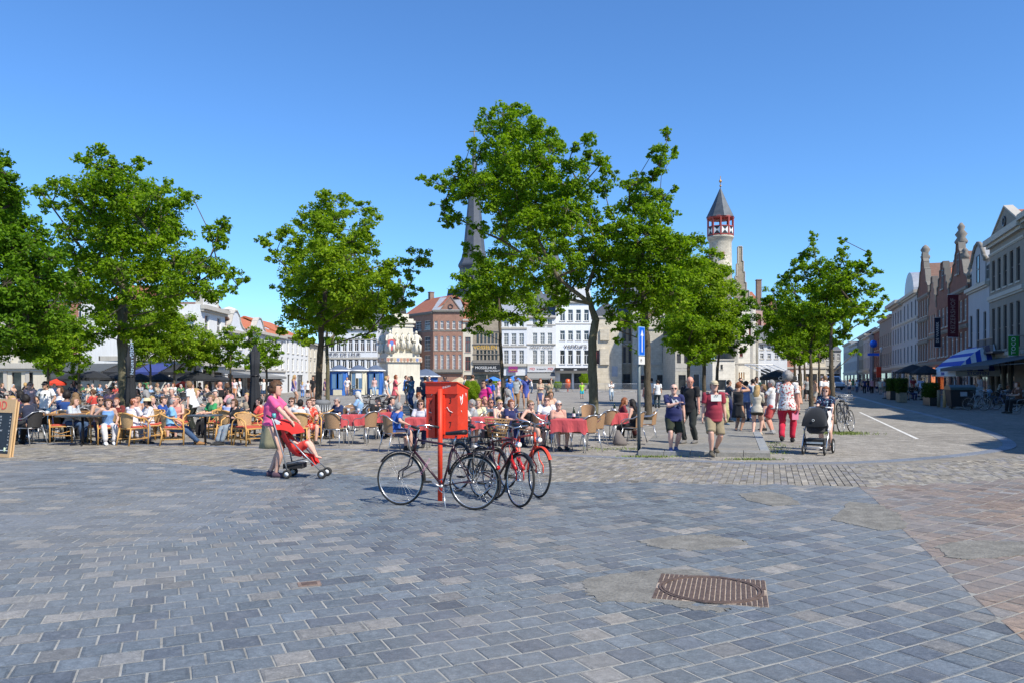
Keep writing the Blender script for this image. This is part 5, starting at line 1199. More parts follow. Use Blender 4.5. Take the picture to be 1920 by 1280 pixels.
tree('oak behind the arrow sign with its crown leaning to the right', 1215, 32, [(1215, 740), (1214, 690), (1213, 640), (1210, 600), (1206, 560), (1200, 500), (1195, 450)],
 [(1252, 252, 12), (1225, 285, 14), (1245, 290, 18), (1265, 285, 10), (1235, 310, 14), (1222, 335, 18), (1195, 335, 14), (1180, 350, 16), (1210, 365, 24), (1245, 370, 18), (1262, 355, 9), (1180, 385, 22), (1220, 400, 26), (1250, 405, 18), (1175, 425, 24), (1215, 440, 28), (1250, 445, 22), (1180, 470, 26), (1220, 485, 30), (1265, 480, 28), (1290, 455, 22), (1310, 450, 12), (1175, 520, 24), (1215, 530, 30), (1260, 530, 30), (1300, 510, 26), (1190, 570, 24), (1235, 575, 28), (1160, 560, 16), (1145, 590, 16), (1150, 430, 20), (1142, 480, 22), (1150, 520, 20), (1130, 560, 16), (1165, 600, 18), (1200, 610, 18), (1275, 570, 26), (1155, 618, 8), (1158, 638, 9)], .15, seed=8, leaf=.16, spread=2.6,
 limbs=[[(1206, 560, 0), (1170, 550, .3), (1150, 545, .4)], [(1200, 500, 0), (1225, 450, .2), (1235, 400, .2), (1240, 330, .2)]])
tree('slender young tree in front of the mussel restaurant', 943, 42, [(943, 735), (941, 690), (938, 640), (937, 600), (935, 560), (930, 520)],
 [(935, 450, 14), (960, 470, 18), (858, 520, 11), (885, 520, 18), (925, 505, 26), (965, 515, 24), (1000, 540, 16), (870, 545, 18), (905, 550, 24), (945, 555, 24), (985, 565, 20), (1020, 580, 16), (880, 585, 18), (915, 590, 22), (885, 615, 13), (950, 595, 16), (1045, 575, 14), (1015, 600, 12), (895, 560, 20), (980, 600, 10), (1060, 545, 16)], .10, seed=9, leaf=.18)
tree('middle tree of the three behind the bald men', 1320, 50, [(1320, 735), (1320, 690), (1318, 640), (1315, 600)],
 [(1330, 480, 20), (1300, 500, 24), (1350, 510, 20), (1320, 525, 28), (1285, 530, 26), (1360, 540, 20), (1340, 560, 30), (1300, 570, 32), (1260, 570, 24), (1375, 575, 16), (1330, 600, 30), (1285, 610, 30), (1250, 610, 20), (1360, 615, 24), (1310, 640, 28), (1270, 640, 22), (1345, 645, 22), (1320, 665, 16)], .14, lm=ML_yel, seed=10, leaf=.22)
tree('left tree of the three behind the bald men', 1291, 46, [(1291, 735), (1291, 690), (1290, 650)],
 [(1270, 600, 22), (1300, 610, 24), (1330, 620, 18), (1265, 635, 18), (1290, 645, 22), (1320, 655, 18), (1300, 670, 14)], .12, seed=11, leaf=.2)
tree('right tree of the three, with dark leaves hanging before the tower house', 1343, 56, [(1343, 735), (1345, 690), (1350, 650)],
 [(1385, 560, 14), (1400, 575, 16), (1380, 595, 16), (1405, 605, 16), (1385, 625, 18), (1410, 635, 14), (1365, 610, 18), (1395, 655, 8), (1350, 640, 20), (1370, 650, 14)], .14, lm=ML_dark, seed=12, leaf=.2)
tree('front tree of the right avenue beside the parked bicycles', 1561, 29, [(1561, 750), (1559, 700), (1558, 650), (1559, 610)],
 [(1580, 450, 8), (1581, 468, 12), (1580, 490, 16), (1600, 495, 14), (1560, 500, 16), (1630, 475, 8), (1628, 492, 10), (1615, 510, 16), (1640, 508, 10), (1590, 520, 20), (1560, 530, 22), (1645, 540, 10), (1620, 545, 18), (1585, 555, 22), (1550, 560, 22), (1605, 580, 20), (1640, 580, 14), (1660, 560, 7), (1575, 595, 20), (1620, 600, 14), (1545, 595, 20), (1585, 625, 16), (1560, 640, 14), (1605, 660, 9), (1520, 590, 16), (1655, 590, 8)], .10, seed=13, leaf=.14)
tree('second tree of the right avenue with a spiky top', 1521, 43, [(1521, 750), (1520, 700), (1520, 660)],
 [(1523, 440, 7), (1523, 455, 10), (1520, 475, 13), (1500, 480, 12), (1530, 495, 14), (1495, 500, 14), (1510, 515, 18), (1480, 520, 14), (1540, 520, 16), (1525, 545, 20), (1490, 550, 18), (1555, 550, 16), (1515, 580, 22), (1545, 585, 18), (1480, 585, 18), (1500, 610, 22), (1535, 615, 20), (1520, 640, 20), (1550, 645, 14), (1490, 645, 16)], .13, seed=14, leaf=.18)
tree('third tree of the right avenue, broad and low', 1501, 52, [(1501, 745), (1500, 700), (1498, 660)],
 [(1475, 530, 14), (1450, 550, 14), (1470, 560, 18), (1435, 570, 14), (1455, 585, 20), (1490, 580, 20), (1440, 600, 16), (1470, 610, 22), (1500, 620, 22), (1435, 620, 12), (1455, 640, 18), (1485, 650, 20), (1520, 660, 16), (1460, 660, 12), (1500, 675, 12)], .13, seed=15, leaf=.2)
for i, (px, Y, lb) in enumerate([(1536, 60, 'fourth tree of the right avenue, seen between two thicker trunks'), (1490, 56, 'thin tree of the right avenue left of the pair of trunks'), (1509, 66, 'most distant tree of the right avenue')]):
 tree(lb, px, Y, [(px, 745 if Y < 60 else 740), (px, 700), (px, 670)], [(px - 20, 600, 18), (px + 10, 595, 20), (px - 5, 620, 22), (px + 22, 625, 16), (px - 25, 635, 16), (px, 650, 18), (px + 15, 665, 12), (px - 12, 670, 12)], .13, seed=20 + i, leaf=.22)
small = [(148, 55, 'small tree left of the dark grey awning', [(140, 600, 22), (165, 620, 18), (120, 625, 22), (150, 640, 22), (95, 650, 22), (120, 670, 22), (150, 680, 18), (100, 690, 14), (135, 700, 12), (90, 620, 18)], ML_green),
 (90, 50, 'small bushy tree behind the red parasol at the left', [(85, 600, 24), (60, 620, 22), (100, 630, 24), (75, 650, 24), (110, 665, 20), (85, 680, 20), (60, 665, 16), (110, 695, 14)], ML_green),
 (282, 56, 'small tree before the navy awning', [(275, 590, 20), (300, 600, 22), (255, 620, 20), (285, 630, 26), (310, 640, 20), (260, 655, 20), (290, 665, 20), (265, 680, 12)], ML_yel),
 (327, 58, 'small yellow green tree before the pink house', [(320, 600, 22), (345, 610, 22), (310, 630, 22), (345, 645, 24), (320, 665, 20), (355, 670, 16), (335, 690, 10)], ML_yel),
 (366, 60, 'small tree left of the white parapet house', [(360, 620, 18), (385, 640, 20), (350, 650, 18), (375, 665, 20), (395, 670, 12), (360, 685, 10)], ML_yel),
 (394, 62, 'small dark tree before the white parapet house', [(390, 635, 16), (415, 645, 16), (380, 660, 16), (405, 670, 18), (395, 688, 10), (420, 675, 10)], ML_green),
 (432, 60, 'thin yellow green tree before the bell gable house', [(430, 625, 14), (450, 640, 14), (415, 650, 12), (435, 660, 16), (450, 675, 12), (430, 685, 12)], ML_yel),
 (500, 58, 'small round tree right behind the tall closed black parasol', [(478, 620, 13), (465, 640, 16), (490, 645, 18), (510, 640, 12), (480, 665, 18), (505, 668, 18), (522, 660, 10), (495, 688, 12), (470, 685, 12), (518, 680, 10)], ML_green)]
for i, (px, Y, lb, bl, lm) in enumerate(small):
 tree(lb, px, Y, [(px, 735), (px, 700), (px, 670)], bl, .1, lm=lm, seed=40 + i, leaf=.2, name='young_tree', dens=.9)
# ---------------------------------------------------------------- street furniture
M_red = mat('red_painted_metal', (0.68, 0.05, 0.02), 0.5, 0.13, 3.5, 0.25, 0.002, 0, .4)
M_black = paint('black_paint', (.015, .015, .016), .35); M_rub = mat('black_rubber', (.022, .022, .022), .75, .1, 20, .1); M_chrome = mat('chrome', (.62, .62, .63), .18, .03, 10, 0, .01, .95); M_alu = mat('aluminium', (.58, .59, .6), .32, .05, 10, .05, .002, .85)
M_plastic = mat('black_plastic', (.02, .02, .022), .5, .1, 10, .05)
d1 = Vector((.94, -.33)).normalized(); rzb = math.atan2(d1.y, d1.x)
bo = Vector((-.742, 10.60)) - Vector(d1) * .235
rb = thing('red_metal_box', 'bright red metal box on a red post, scratched with black letters', 'post box', (bo.x, bo.y, 0), rzb)
w = .47; dp = .38; z0, z1 = .845, 1.605
q = MB()   # side walls, back, sloping lid
q.prism([(0.07, z0), (dp, z0), (dp, z1 - .09), (0, z1 - .001), (0, z1 - .155), (0.07, z1 - .155)], -w / 2, w / 2, 'YZ')
fixn(q.obj('case', M_red, rb))
q = MB(); q.prism([(-.02, z1), (-.02, z1 + .012), (dp + .02, z1 - .08), (dp + .02, z1 - .095)], -w / 2 - .012, w / 2 + .012, 'YZ'); fixn(q.obj('lid', M_red, rb))
q = MB(); q.b2(-w / 2 + .001, -w / 2 + .13, .022, .069, z0, z1 - .158); q.obj('front_panel', M_red, rb)
q = MB(); q.b2(w / 2 - .21, w / 2 - .001, .022, .069, z0, z1 - .158); q.obj('front_panel', M_red, rb)
q = MB(); q.lathe([(.033, -.02), (.033, 1.52)], 18, (0, -.035, 0)); q.obj('post', M_red, rb)
q = MB(); q.b2(-.05, .05, -.01, .022, .9, 1.44); q.obj('mounting_bracket', M_red, rb)
M_scr = mat('scratched_ink', (.03, .01, .01), .8, .2, 30, 0)
for i, ch in enumerate('VLAD'): lettering(ch, .10, M_scr, rb, (-w / 2 + .07, .020, z1 - .27 - i * .115), (R(90), R(random.uniform(-6, 6)), 0), .001, 'scratched_letter', .7)
for i, ch in enumerate('317'): lettering(ch, .12, M_scr, rb, (w / 2 - .11, .020, z1 - .25 - i * .165), (R(90), R(random.uniform(-6, 6)), 0), .001, 'scratched_letter', .7)
lettering('SNOW', .04, M_wl, rb, (.08, -.003, z1 - .06), (R(90), R(-12), 0), .001, 'white_scribble')
q = MB();
for pts in ([(.10, 1.42), (.13, 1.30), (.17, 1.33), (.19, 1.44)], [(.12, 1.36), (.16, 1.41)], [(.30, 1.46), (.31, 1.40)], [(.14, 1.22), (.15, 1.20)]):
 q.tube([(w / 2 + .002, a, b_) for a, b_ in pts], .006, 4)
q.obj('white_scribble', M_wl, rb)
q = MB()
for pts in ([(.05, 1.24), (.08, 1.27), (.11, 1.22), (.16, 1.20)], [(.02, 1.30), (.03, 1.25)], [(-.16, 1.43), (-.13, 1.46)], [(-.19, 1.2), (-.15, 1.19)]): q.tube([(a, .019, b_) for a, b_ in pts], .005, 4)
q.obj('white_scribble', M_wl, rb)
# ---- bicycles
def tube2(q, pts, r, n=8, mi=0): q.tube(pts, r, n, mi)
def bicycle(label, front, rear, col, lean=0.0, opts=(), basket=None, fork=None, name='bicycle', fine=True, group=None, hb=None):
 """front/rear: ground contact points (x,y)"""
 f = Vector(front); r = Vector(rear); L = (f - r).length; rz = math.atan2((f - r).y, (f - r).x)
 t = thing(name, label, 'bicycle', (r.x, r.y, 0), rz, group); t.rotation_euler = (R(lean), 0, rz)
 Rw = .345; mf = paint('frame_' + '_'.join('%d' % (c * 100) for c in col), col, .3)
 fk = paint('fork_' + '_'.join('%d' % (c * 100) for c in fork), fork, .3) if fork else mf
 rh_ = Vector((0, 0, Rw)); fh = Vector((L, 0, Rw)); bb = Vector((.44, 0, .28)); st = Vector((.29, 0, .80)); ht = Vector((L - .235, 0, .86)); hl = Vector((L - .195, 0, .72))
 nseg = 40 if fine else 20
 for c, nm in ((rh_, 'rear_wheel'), (fh, 'front_wheel')):
  q = MB(); q.ring(c, Rw - .031, .008, 'Y', nseg, 6); wh = q.obj(nm, M_alu, t)
  q = MB(); q.ring(c, Rw - .016, .0165, 'Y', nseg, 8); q.obj('tyre', M_rub, wh)
  q = MB(); ns = 28 if fine else 14
  for i in range(ns):
   a = 2 * math.pi * i / ns; a2 = a + (.5 if i % 2 else -.5); s_ = (.028 if i % 4 < 2 else -.028)
   q.tube([c + Vector((math.cos(a2) * .018, s_, math.sin(a2) * .018)), c + Vector((math.cos(a) * (Rw - .036), 0, math.sin(a) * (Rw - .036)))], .0014, 3, cap=False)
  q.obj('spokes', M_alu, wh)
  q = MB(); q.tube([c + Vector((0, -.045, 0)), c + Vector((0, .045, 0))], .018, 8); q.obj('hub', M_alu, wh)
 q = MB()
 tube2(q, [bb, st], .0145);
 if 'step' in opts: tube2(q, [hl + Vector((0, 0, .02)), hl.lerp(bb, .6) + Vector((0, 0, .06)), bb], .019); tube2(q, [ht - Vector((0, 0, .02)), ht.lerp(bb.lerp(st, .35), .55) - Vector((0, 0, .04)), bb.lerp(st, .35)], .014)
 else: tube2(q, [st, ht], .0145); tube2(q, [hl, bb], .0165)
 tube2(q, [ht + Vector((-.008, 0, .03)), hl + Vector((.005, 0, -.02))], .019)
 for s_ in (-1, 1):
  tube2(q, [bb + Vector((0, s_ * .02, 0)), rh_ + Vector((.15, s_ * .05, 0)), rh_ + Vector((0, s_ * .055, 0))], .009, 6); tube2(q, [st + Vector((0, s_ * .015, -.03)), rh_ + Vector((.02, s_ * .055, 0))], .0075, 6)
 q.obj('frame', mf, t)
 q = MB()
 for s_ in (-1, 1): tube2(q, [hl + Vector((.01, s_ * .03, -.03)), hl + Vector((.06, s_ * .052, -.2)), fh + Vector((-.01, s_ * .055, .1)), fh + Vector((0, s_ * .055, 0))], .0105, 6)
 tube2(q, [hl + Vector((.005, -.035, -.025)), hl + Vector((.005, .035, -.025))], .016)
 q.obj('fork', fk, t)
 q = MB(); q.ring(bb + Vector((0, -.045, 0)), .088, .006, 'Y', 24, 5); q.tube([bb + Vector((0, -.05, 0)), bb + Vector((0, .05, 0))], .022, 8)
 for i in range(5): a = i * 1.256; q.tube([bb + Vector((0, -.045, 0)), bb + Vector((math.cos(a) * .085, -.045, math.sin(a) * .085))], .006, 4)
 q.obj('chainwheel', M_alu, t)
 for s_, a in ((-1, R(200)), (1, R(20))):
  e = bb + Vector((math.cos(a) * .17, s_ * .065, math.sin(a) * .17))
  q = MB(); q.tube([bb + Vector((0, s_ * .06, 0)), e], .009, 6); cr = q.obj('crank', M_alu, t)
  q = MB(); q.box(e + Vector((0, s_ * .06, 0)), (.09, .09, .022)); q.obj('pedal', M_rub, cr)
 q = MB(); q.tube([bb + Vector((0, -.045, .09)), rh_ + Vector((0, -.05, .035))], .004, 4); q.tube([bb + Vector((0, -.045, -.09)), rh_ + Vector((0, -.05, -.035))], .004, 4)
 if 'case' in opts: q.prism([(-.05, .39), (.52, .37), (.54, .2), (-.05, .29)], -.06, -.04, 'XZ')
 q.obj('chain', M_black if 'case' in opts else M_steel, t)
 sp = st + Vector((-.035, 0, .13)); q = MB(); tube2(q, [st, sp], .012); q.obj('seat_post', M_chrome, t)
 q = MB(); n = 9; vs = []
 for i in range(n):
  u = i / (n - 1); x = sp.x - .13 + u * .28; hw = .075 * (1 - u) ** .8 + .018 if u > .15 else .07; z = sp.z + .035 + .012 * math.cos(u * 3)
  for j in range(8):
   a = 2 * math.pi * j / 8; vs.append((x, math.cos(a) * hw, z + math.sin(a) * (.022 + .012 * (1 - u))))
 fs = [(i * 8 + j, i * 8 + (j + 1) % 8, (i + 1) * 8 + (j + 1) % 8, (i + 1) * 8 + j) for i in range(n - 1) for j in range(8)] + [tuple(range(7, -1, -1)), tuple((n - 1) * 8 + j for j in range(8))]
 q.add(vs, fs, 0, True); q.ring(sp + Vector((-.1, -.04, -.03)), .02, .005, 'X', 10, 4); q.ring(sp + Vector((-.1, .04, -.03)), .02, .005, 'X', 10, 4); q.obj('saddle', M_plastic, t)
 st2 = ht + Vector((-.03, 0, .13)); q = MB(); tube2(q, [ht, st2, st2 + Vector((.05, 0, .02))], .013)
 hbz = st2 + Vector((.05, 0, .02)); wd = .28
 for s_ in (-1, 1): tube2(q, [hbz, hbz + Vector((.02, s_ * .12, .03)), hbz + Vector((-.05, s_ * .24, .04)), hbz + Vector((-.19, s_ * wd, .01))], .011)
 hbo = q.obj('handlebar', M_chrome, t)
 for s_ in (-1, 1):
  q = MB(); tube2(q, [hbz + Vector((-.08, s_ * (wd - .02), .035)), hbz + Vector((-.20, s_ * (wd + .002), .008))], .0165); q.obj('grip', M_rub, hbo)
  q = MB(); tube2(q, [hbz + Vector((.0, s_ * .2, .03)), hbz + Vector((-.09, s_ * .25, -.02))], .005, 5); q.obj('brake_lever', M_chrome, hbo)
 q = MB()   # cables
 tube2(q, [hbz + Vector((0, .2, .03)), hbz + Vector((.12, .1, .02)), ht + Vector((.06, .02, -.06)), hl + Vector((.02, 0, -.02))], .0035, 4); tube2(q, [hbz + Vector((0, -.2, .03)), hbz + Vector((.1, -.1, .03)), ht + Vector((.04, -.03, -.1)), hl + Vector((-.05, -.02, -.02))], .0035, 4); q.obj('cables', M_black, t)
 if 'guards' in opts:
  for c, a0, a1, nm in ((rh_, R(15), R(205), 'rear_mudguard'), (fh, R(35), R(185), 'front_mudguard')):
   q = MB(); N = 22; vs = []
   for i in range(N):
    a = a0 + (a1 - a0) * i / (N - 1)
    for rr, yy in ((Rw + .012, -.026), (Rw + .024, -.014), (Rw + .028, 0), (Rw + .024, .014), (Rw + .012, .026)): vs.append(c + Vector((math.cos(a) * rr, yy, math.sin(a) * rr)))
   q.add(vs, [(i * 5 + j, i * 5 + j + 1, (i + 1) * 5 + j + 1, (i + 1) * 5 + j) for i in range(N - 1) for j in range(4)], 0, True)
   for s_ in (-1, 1): a = a1 - .5 if nm[0] == 'f' else a1 - .6; tube2(q, [c + Vector((0, s_ * .05, 0)), c + Vector((math.cos(a) * (Rw + .015), s_ * .03, math.sin(a) * (Rw + .015)))], .003, 4)
   q.obj(nm, (mf if 'redguards' in opts else M_black), t)
 if 'rack' in opts:
  q = MB(); z = Rw + .41
  for s_ in (-1, 0, 1): tube2(q, [(-.25, s_ * .055, z), (.2, s_ * .055, z)], .005, 5)
  tube2(q, [(-.25, -.055, z), (-.25, .055, z)], .005, 5); tube2(q, [(.05, -.055, z), (.05, .055, z)], .005, 5)
  for s_ in (-1, 1): tube2(q, [(.0, s_ * .06, Rw), (-.02, s_ * .058, z)], .005, 5); tube2(q, [(.0, s_ * .06, Rw), (-.2, s_ * .056, z)], .0045, 5)
  q.obj('luggage_rack', mf if 'redrack' in opts else M_black, t)
  if 'lock' in opts:
   q = MB(); q.ring((-.02, -.09, z - .12), .09, .008, 'Y', 18, 5); q.ring((.0, -.10, z - .13), .075, .008, 'Y', 18, 5); q.obj('cable_lock', M_rub, t)
 q = MB(); q.ell((fh.x - .1, 0, .82), (.035, .04, .04), 12, 8); q.lathe([(.03, 0), (.045, .05)], 12, (fh.x - .1, 0, .8));
 if 'lamp' in opts: q = MB(); q.ell((hl.x + .09, 0, hl.z + .08), (.05, .042, .042), 12, 8); q.tube([(hl.x, 0, hl.z), (hl.x + .07, 0, hl.z + .07)], .006, 5); q.obj('headlight', M_chrome, t); q = MB(); q.lathe([(.034, 0), (.03, .004)], 12, (0, 0, 0)); o_ = q.obj('headlight_lens', paint('lamp_glass', (.8, .8, .75), .1), t, (hl.x + .135, 0, hl.z + .08)); o_.rotation_euler = (0, R(90), 0)
 if 'tail' in opts: q = MB(); q.ell((-.33, 0, Rw + .2), (.02, .04, .03), 8, 6); q.obj('rear_light', paint('red_lens', (.5, .01, .01), .15), t)
 if 'stand' in opts: q = MB(); tube2(q, [(.40, .05, .27), (.30, .19 * (1 if 'sl' in opts else -1), .012)], .008, 6); q.obj('kickstand', M_alu, t)
 if 'seatbag' in opts: q = MB(); q.box(sp + Vector((-.15, 0, -.05)), (.1, .12, .1)); q.obj('saddle_bag', M_plastic, t)
 if 'panniers' in opts:
  for s_ in (-1, 1): q = MB(); q.box((-.05, s_ * .13, Rw + .22), (.34, .12, .34)); q.obj('pannier', M_plastic, t)
 if basket == 'wicker':
  q = MB(); c = Vector((L + .0, 0, 1.0)); prof = [(.11, -.14), (.13, -.05), (.165, .08), (.175, .1)]
  for i in range(24):
   a = 2 * math.pi * i / 24; q.tube([(c.x + math.cos(a) * rr * .8, math.sin(a) * rr * 1.1, c.z + z) for rr, z in prof], .005, 4)
  for z, rr in ((-.14, .11), (-.09, .12), (-.04, .133), (.01, .148), (.06, .160), (.1, .175)):
   pts = [(c.x + math.cos(a) * rr * .8, math.sin(a) * rr * 1.1, c.z + z) for a in [2 * math.pi * i / 24 for i in range(25)]]; q.tube(pts, .006, 4)
  q.obj('wicker_basket', M_wick, t)
 if basket == 'crate':
  q = MB(); c = Vector((L + .08, 0, .95))
  for z in (-.12, -.04, .04, .12):
   q.tube([(c.x - .15, -.19, c.z + z), (c.x + .15, -.19, c.z + z), (c.x + .15, .19, c.z + z), (c.x - .15, .19, c.z + z), (c.x - .15, -.19, c.z + z)], .005, 4)
  for i in range(8): y = -.19 + i * .054; q.tube([(c.x + .15, y, c.z - .12), (c.x + .15, y, c.z + .12)], .003, 4); q.tube([(c.x - .15, y, c.z - .12), (c.x - .15, y, c.z + .12)], .003, 4)
  q.b2(c.x - .15, c.x + .15, -.19, .19, c.z - .128, c.z - .122)
  q.obj('wire_basket', M_steel, t)
 if fork and 'susp' in opts:
  for s_ in (-1, 1): q = MB(); tube2(q, [hl + Vector((.05, s_ * .055, -.12)), fh + Vector((-.01, s_ * .058, .14))], .022, 8); q.obj('fork_sleeve', fk, t)
 return t
M_wick = mat('wicker', (.36, .22, .10), .8, .25, 30, .4)
bk = bicycle('dark touring bicycle seen side-on leaning by the red box post', (-1.47, 10.28), (-.485, 9.90), (.035, .012, .02), 2, ('guards', 'rack', 'lock', 'stand', 'sl', 'tail', 'pack'), None, (.03, .02, .025))
lettering('CONCORDE', .045, paint('pinkish_decal', (.7, .3, .4)), bk, (.68, .019, .52), (R(90), R(-58), R(180)), .0005, 'frame_lettering')
dB = Vector((.52, -.854))
def bdir(px, py, L=1.05, dd=dB): g_ = G(px, py); f_ = Vector((g_.x, g_.y)); return f_, f_ - dd * L
f_, r_ = bdir(926, 934); bicycle('black city bicycle with a wicker basket in front, behind the red one', f_, r_, (.03, .03, .035), -3, ('guards', 'rack', 'lamp', 'stand'), 'wicker', (.4, .4, .42))
f_, r_ = bdir(972, 950); bicycle('black bicycle with chunky red fork and big headlight, nearest of the front-facing group', f_, r_, (.05, .008, .012), -4, ('guards', 'rack', 'lamp', 'stand', 'susp', 'seatbag'), None, (.50, .02, .02))
f_, r_ = bdir(1008, 932, 1.05, Vector((.42, -.907))); bicycle('bright orange red bicycle at the right of the group', f_, r_, (.72, .07, .03), -5, ('guards', 'rack', 'lamp', 'stand', 'redrack', 'redguards'), None, (.72, .07, .03))
f_, r_ = bdir(1493 + 0, 812, 1.05)
bicycle('grey bicycle with a front crate parked at the avenue tree', (XY(1588, 30.0)), (XY(1574, 31.0)), (.12, .12, .13), 3, ('guards', 'rack'), 'crate', None, fine=False)
bicycle('thin wheeled bicycle with pinkish rims leaning beside the avenue tree', (XY(1596, 24.6)), (XY(1578, 24.0)), (.05, .05, .06), -4, ('rack',), None, None)
bicycle('black bicycle with high mirror parked behind the red cloth tables', (XY(685, 31.5)), (XY(722, 30.8)), (.02, .02, .022), 3, ('guards', 'rack'), None, None, fine=False)
bicycle('dark bicycle standing beside the man in the dark cap', (XY(668, 29.6)), (XY(700, 30.0)), (.02, .02, .025), -3, ('guards',), None, None, fine=False)
bicycle('small bicycle leaning on the cream kiosk', (XY(658, 78)), (XY(666, 77.6)), (.1, .12, .12), 0, ('rack',), None, None, fine=False)
for i, (xa, ya, xb, yb, lb, colr) in enumerate([(1845, 41, 1815, 41.8, 'left bicycle of the pair parked in the shade by the grey cabinet', (.3, .3, .32)), (1868, 42.5, 1897, 41.6, 'second shaded bicycle at the right, by the terrace guests', (.1, .12, .2)), (1905, 40, 1940, 39, 'shaded bicycle cut by the right edge', (.06, .06, .06)), (1858, 43.5, 1836, 44.5, 'shaded light bicycle behind the left one of the pair', (.35, .38, .4))]):
 bicycle(lb, XY(xa, ya), XY(xb, yb), colr, 3 if i % 2 else -3, ('guards', 'rack'), None, None, fine=False)
# ---- traffic sign
g_ = G(1198, 845); sg = thing('road_sign', 'blue one-way sign with a white arrow above a small white plate on a grey pole', 'road sign', (g_.x, g_.y, 0), R(52))
k_ = g_.y / F; zt2 = HC + (HY - 612) * k_
q = MB(); q.lathe([(.04, -.02), (.04, zt2 - .02)], 14); q.obj('pole', mat('grey_pole', (.17, .2, .2), .5, .15, 6, .1, .005, .3), sg)
def z_(py): return HC + (HY - py) * k_
M_bs = paint('sign_blue', (.01, .12, .62), .3); M_lb = paint('sign_light_edge', (.25, .45, .75), .35)
wS = .28
q = MB(); q.b2(-wS / 2, wS / 2, -.075, -.055, z_(666), z_(613)); pl = q.obj('plate', M_lb, sg)
q = MB(); q.b2(-wS / 2 + .018, wS / 2 - .018, -.079, -.0755, z_(666) + .018, z_(613) - .018); q.obj('blue_field', M_bs, sg)
q = MB(); q.b2(-.018, .018, -.084, -.0795, z_(660), z_(629)); q.prism([(-.062, z_(630)), (.062, z_(630)), (0, z_(619))], -.0838, -.0795, 'XZ'); q.obj('arrow', M_wl, sg)
q = MB(); q.b2(-wS / 2, wS / 2, -.075, -.055, z_(682.5), z_(667.5)); q.obj('sub_plate', plaster('plate_white', (.7, .7, .68), .1), sg)
lettering('( )', .1, M_dframe, sg, (-.03, -.077, z_(675)), (R(90), 0, 0), .001); lettering('A', .07, M_dframe, sg, (-.03, -.077, z_(675)), (R(90), 0, 0), .001)
# ---- menu board at the left edge
g1 = G(-98, 849); g2 = G(17, 857); mbd = thing('menu_board', 'wooden framed chalk menu board with a red letter on top, cut by the left edge', 'sandwich board', (0, 0, 0))
mbd.location = (g2.x, g2.y, 0); mbd.rotation_euler = (R(-7), 0, math.atan2(g1.y - g2.y, g1.x - g2.x) + math.pi)
Wb = (g2 - g1).length; k_ = g2.y / F; Hb = HC + (HY - 747) * k_
M_lwood = mat('light_wood', (.62, .40, .20), .6, .12, 6, .2, .003, 0, .3, 0, (8, 8, .7)); M_slateb = mat('chalk_board', (.025, .035, .045), .7, .2, 6, .1)
fw = .07; zb = Hb - .29
q = MB(); q.b2(-Wb, 0, 0, .03, zb, Hb); q.obj('header_panel', M_lwood, mbd)
for x0, x1, za, zb_ in ((-fw, 0, 0.0, zb - .001), (-Wb, -Wb + fw, 0, zb - .001), (-Wb + fw + .001, -fw - .001, 0, fw)): q = MB(); q.b2(x0, x1, 0.002, .032, za, zb_); q.obj('frame_rail', M_lwood, mbd)
q = MB(); q.b2(-Wb + fw, -fw, .010, .02, fw + .001, zb - .002); q.obj('chalk_panel', M_slateb, mbd)
lettering('FOOD', .27, paint('sign_red', (.75, .06, .03)), mbd, (-.66, -.004, Hb - .145), (R(90), 0, 0), .002)
rr = random.Random(3); words = ['CROQUE', 'SPAGHETTI', 'SALADE', 'TOMAAT', 'STEAK FRIET', 'SOEP', 'PASTA', 'SCAMPI', 'KAAS', 'OMELET', 'MOSSELEN', 'DESSERT']
for i in range(12):
 zz = zb - .09 - i * .066 - (.03 if i > 3 else 0) - (.03 if i > 7 else 0)
 if zz < .2: break
 lettering(words[i], .045, M_wl, mbd, (-.5 + rr.uniform(-.03, .03), .006, zz), (R(90), 0, 0), .0005); lettering('%d' % rr.randint(6, 19), .045, M_wl, mbd, (-.13, .006, zz), (R(90), 0, 0), .0005)
q = MB(); q.b2(-Wb + fw + .02, -fw - .02, .005, .0095, .135, .15); q.obj('chalk_line', M_wl, mbd); q = MB(); q.lathe([(.028, 0), (.035, .03), (.03, .09)], 8, (-.2, .004, .115), sy=.1); q.obj('drawn_glass', paint('pale_green', (.7, .8, .5)), mbd)
q = MB(); q.b2(-Wb, -Wb + .04, .12, .15, 0, Hb * .97); q.b2(-.14, -.10, .12, .15, 0, Hb * .97); q.b2(-Wb + .04, -.14, .122, .148, .1, .15); q.obj('rear_leg_frame', M_lwood, mbd)
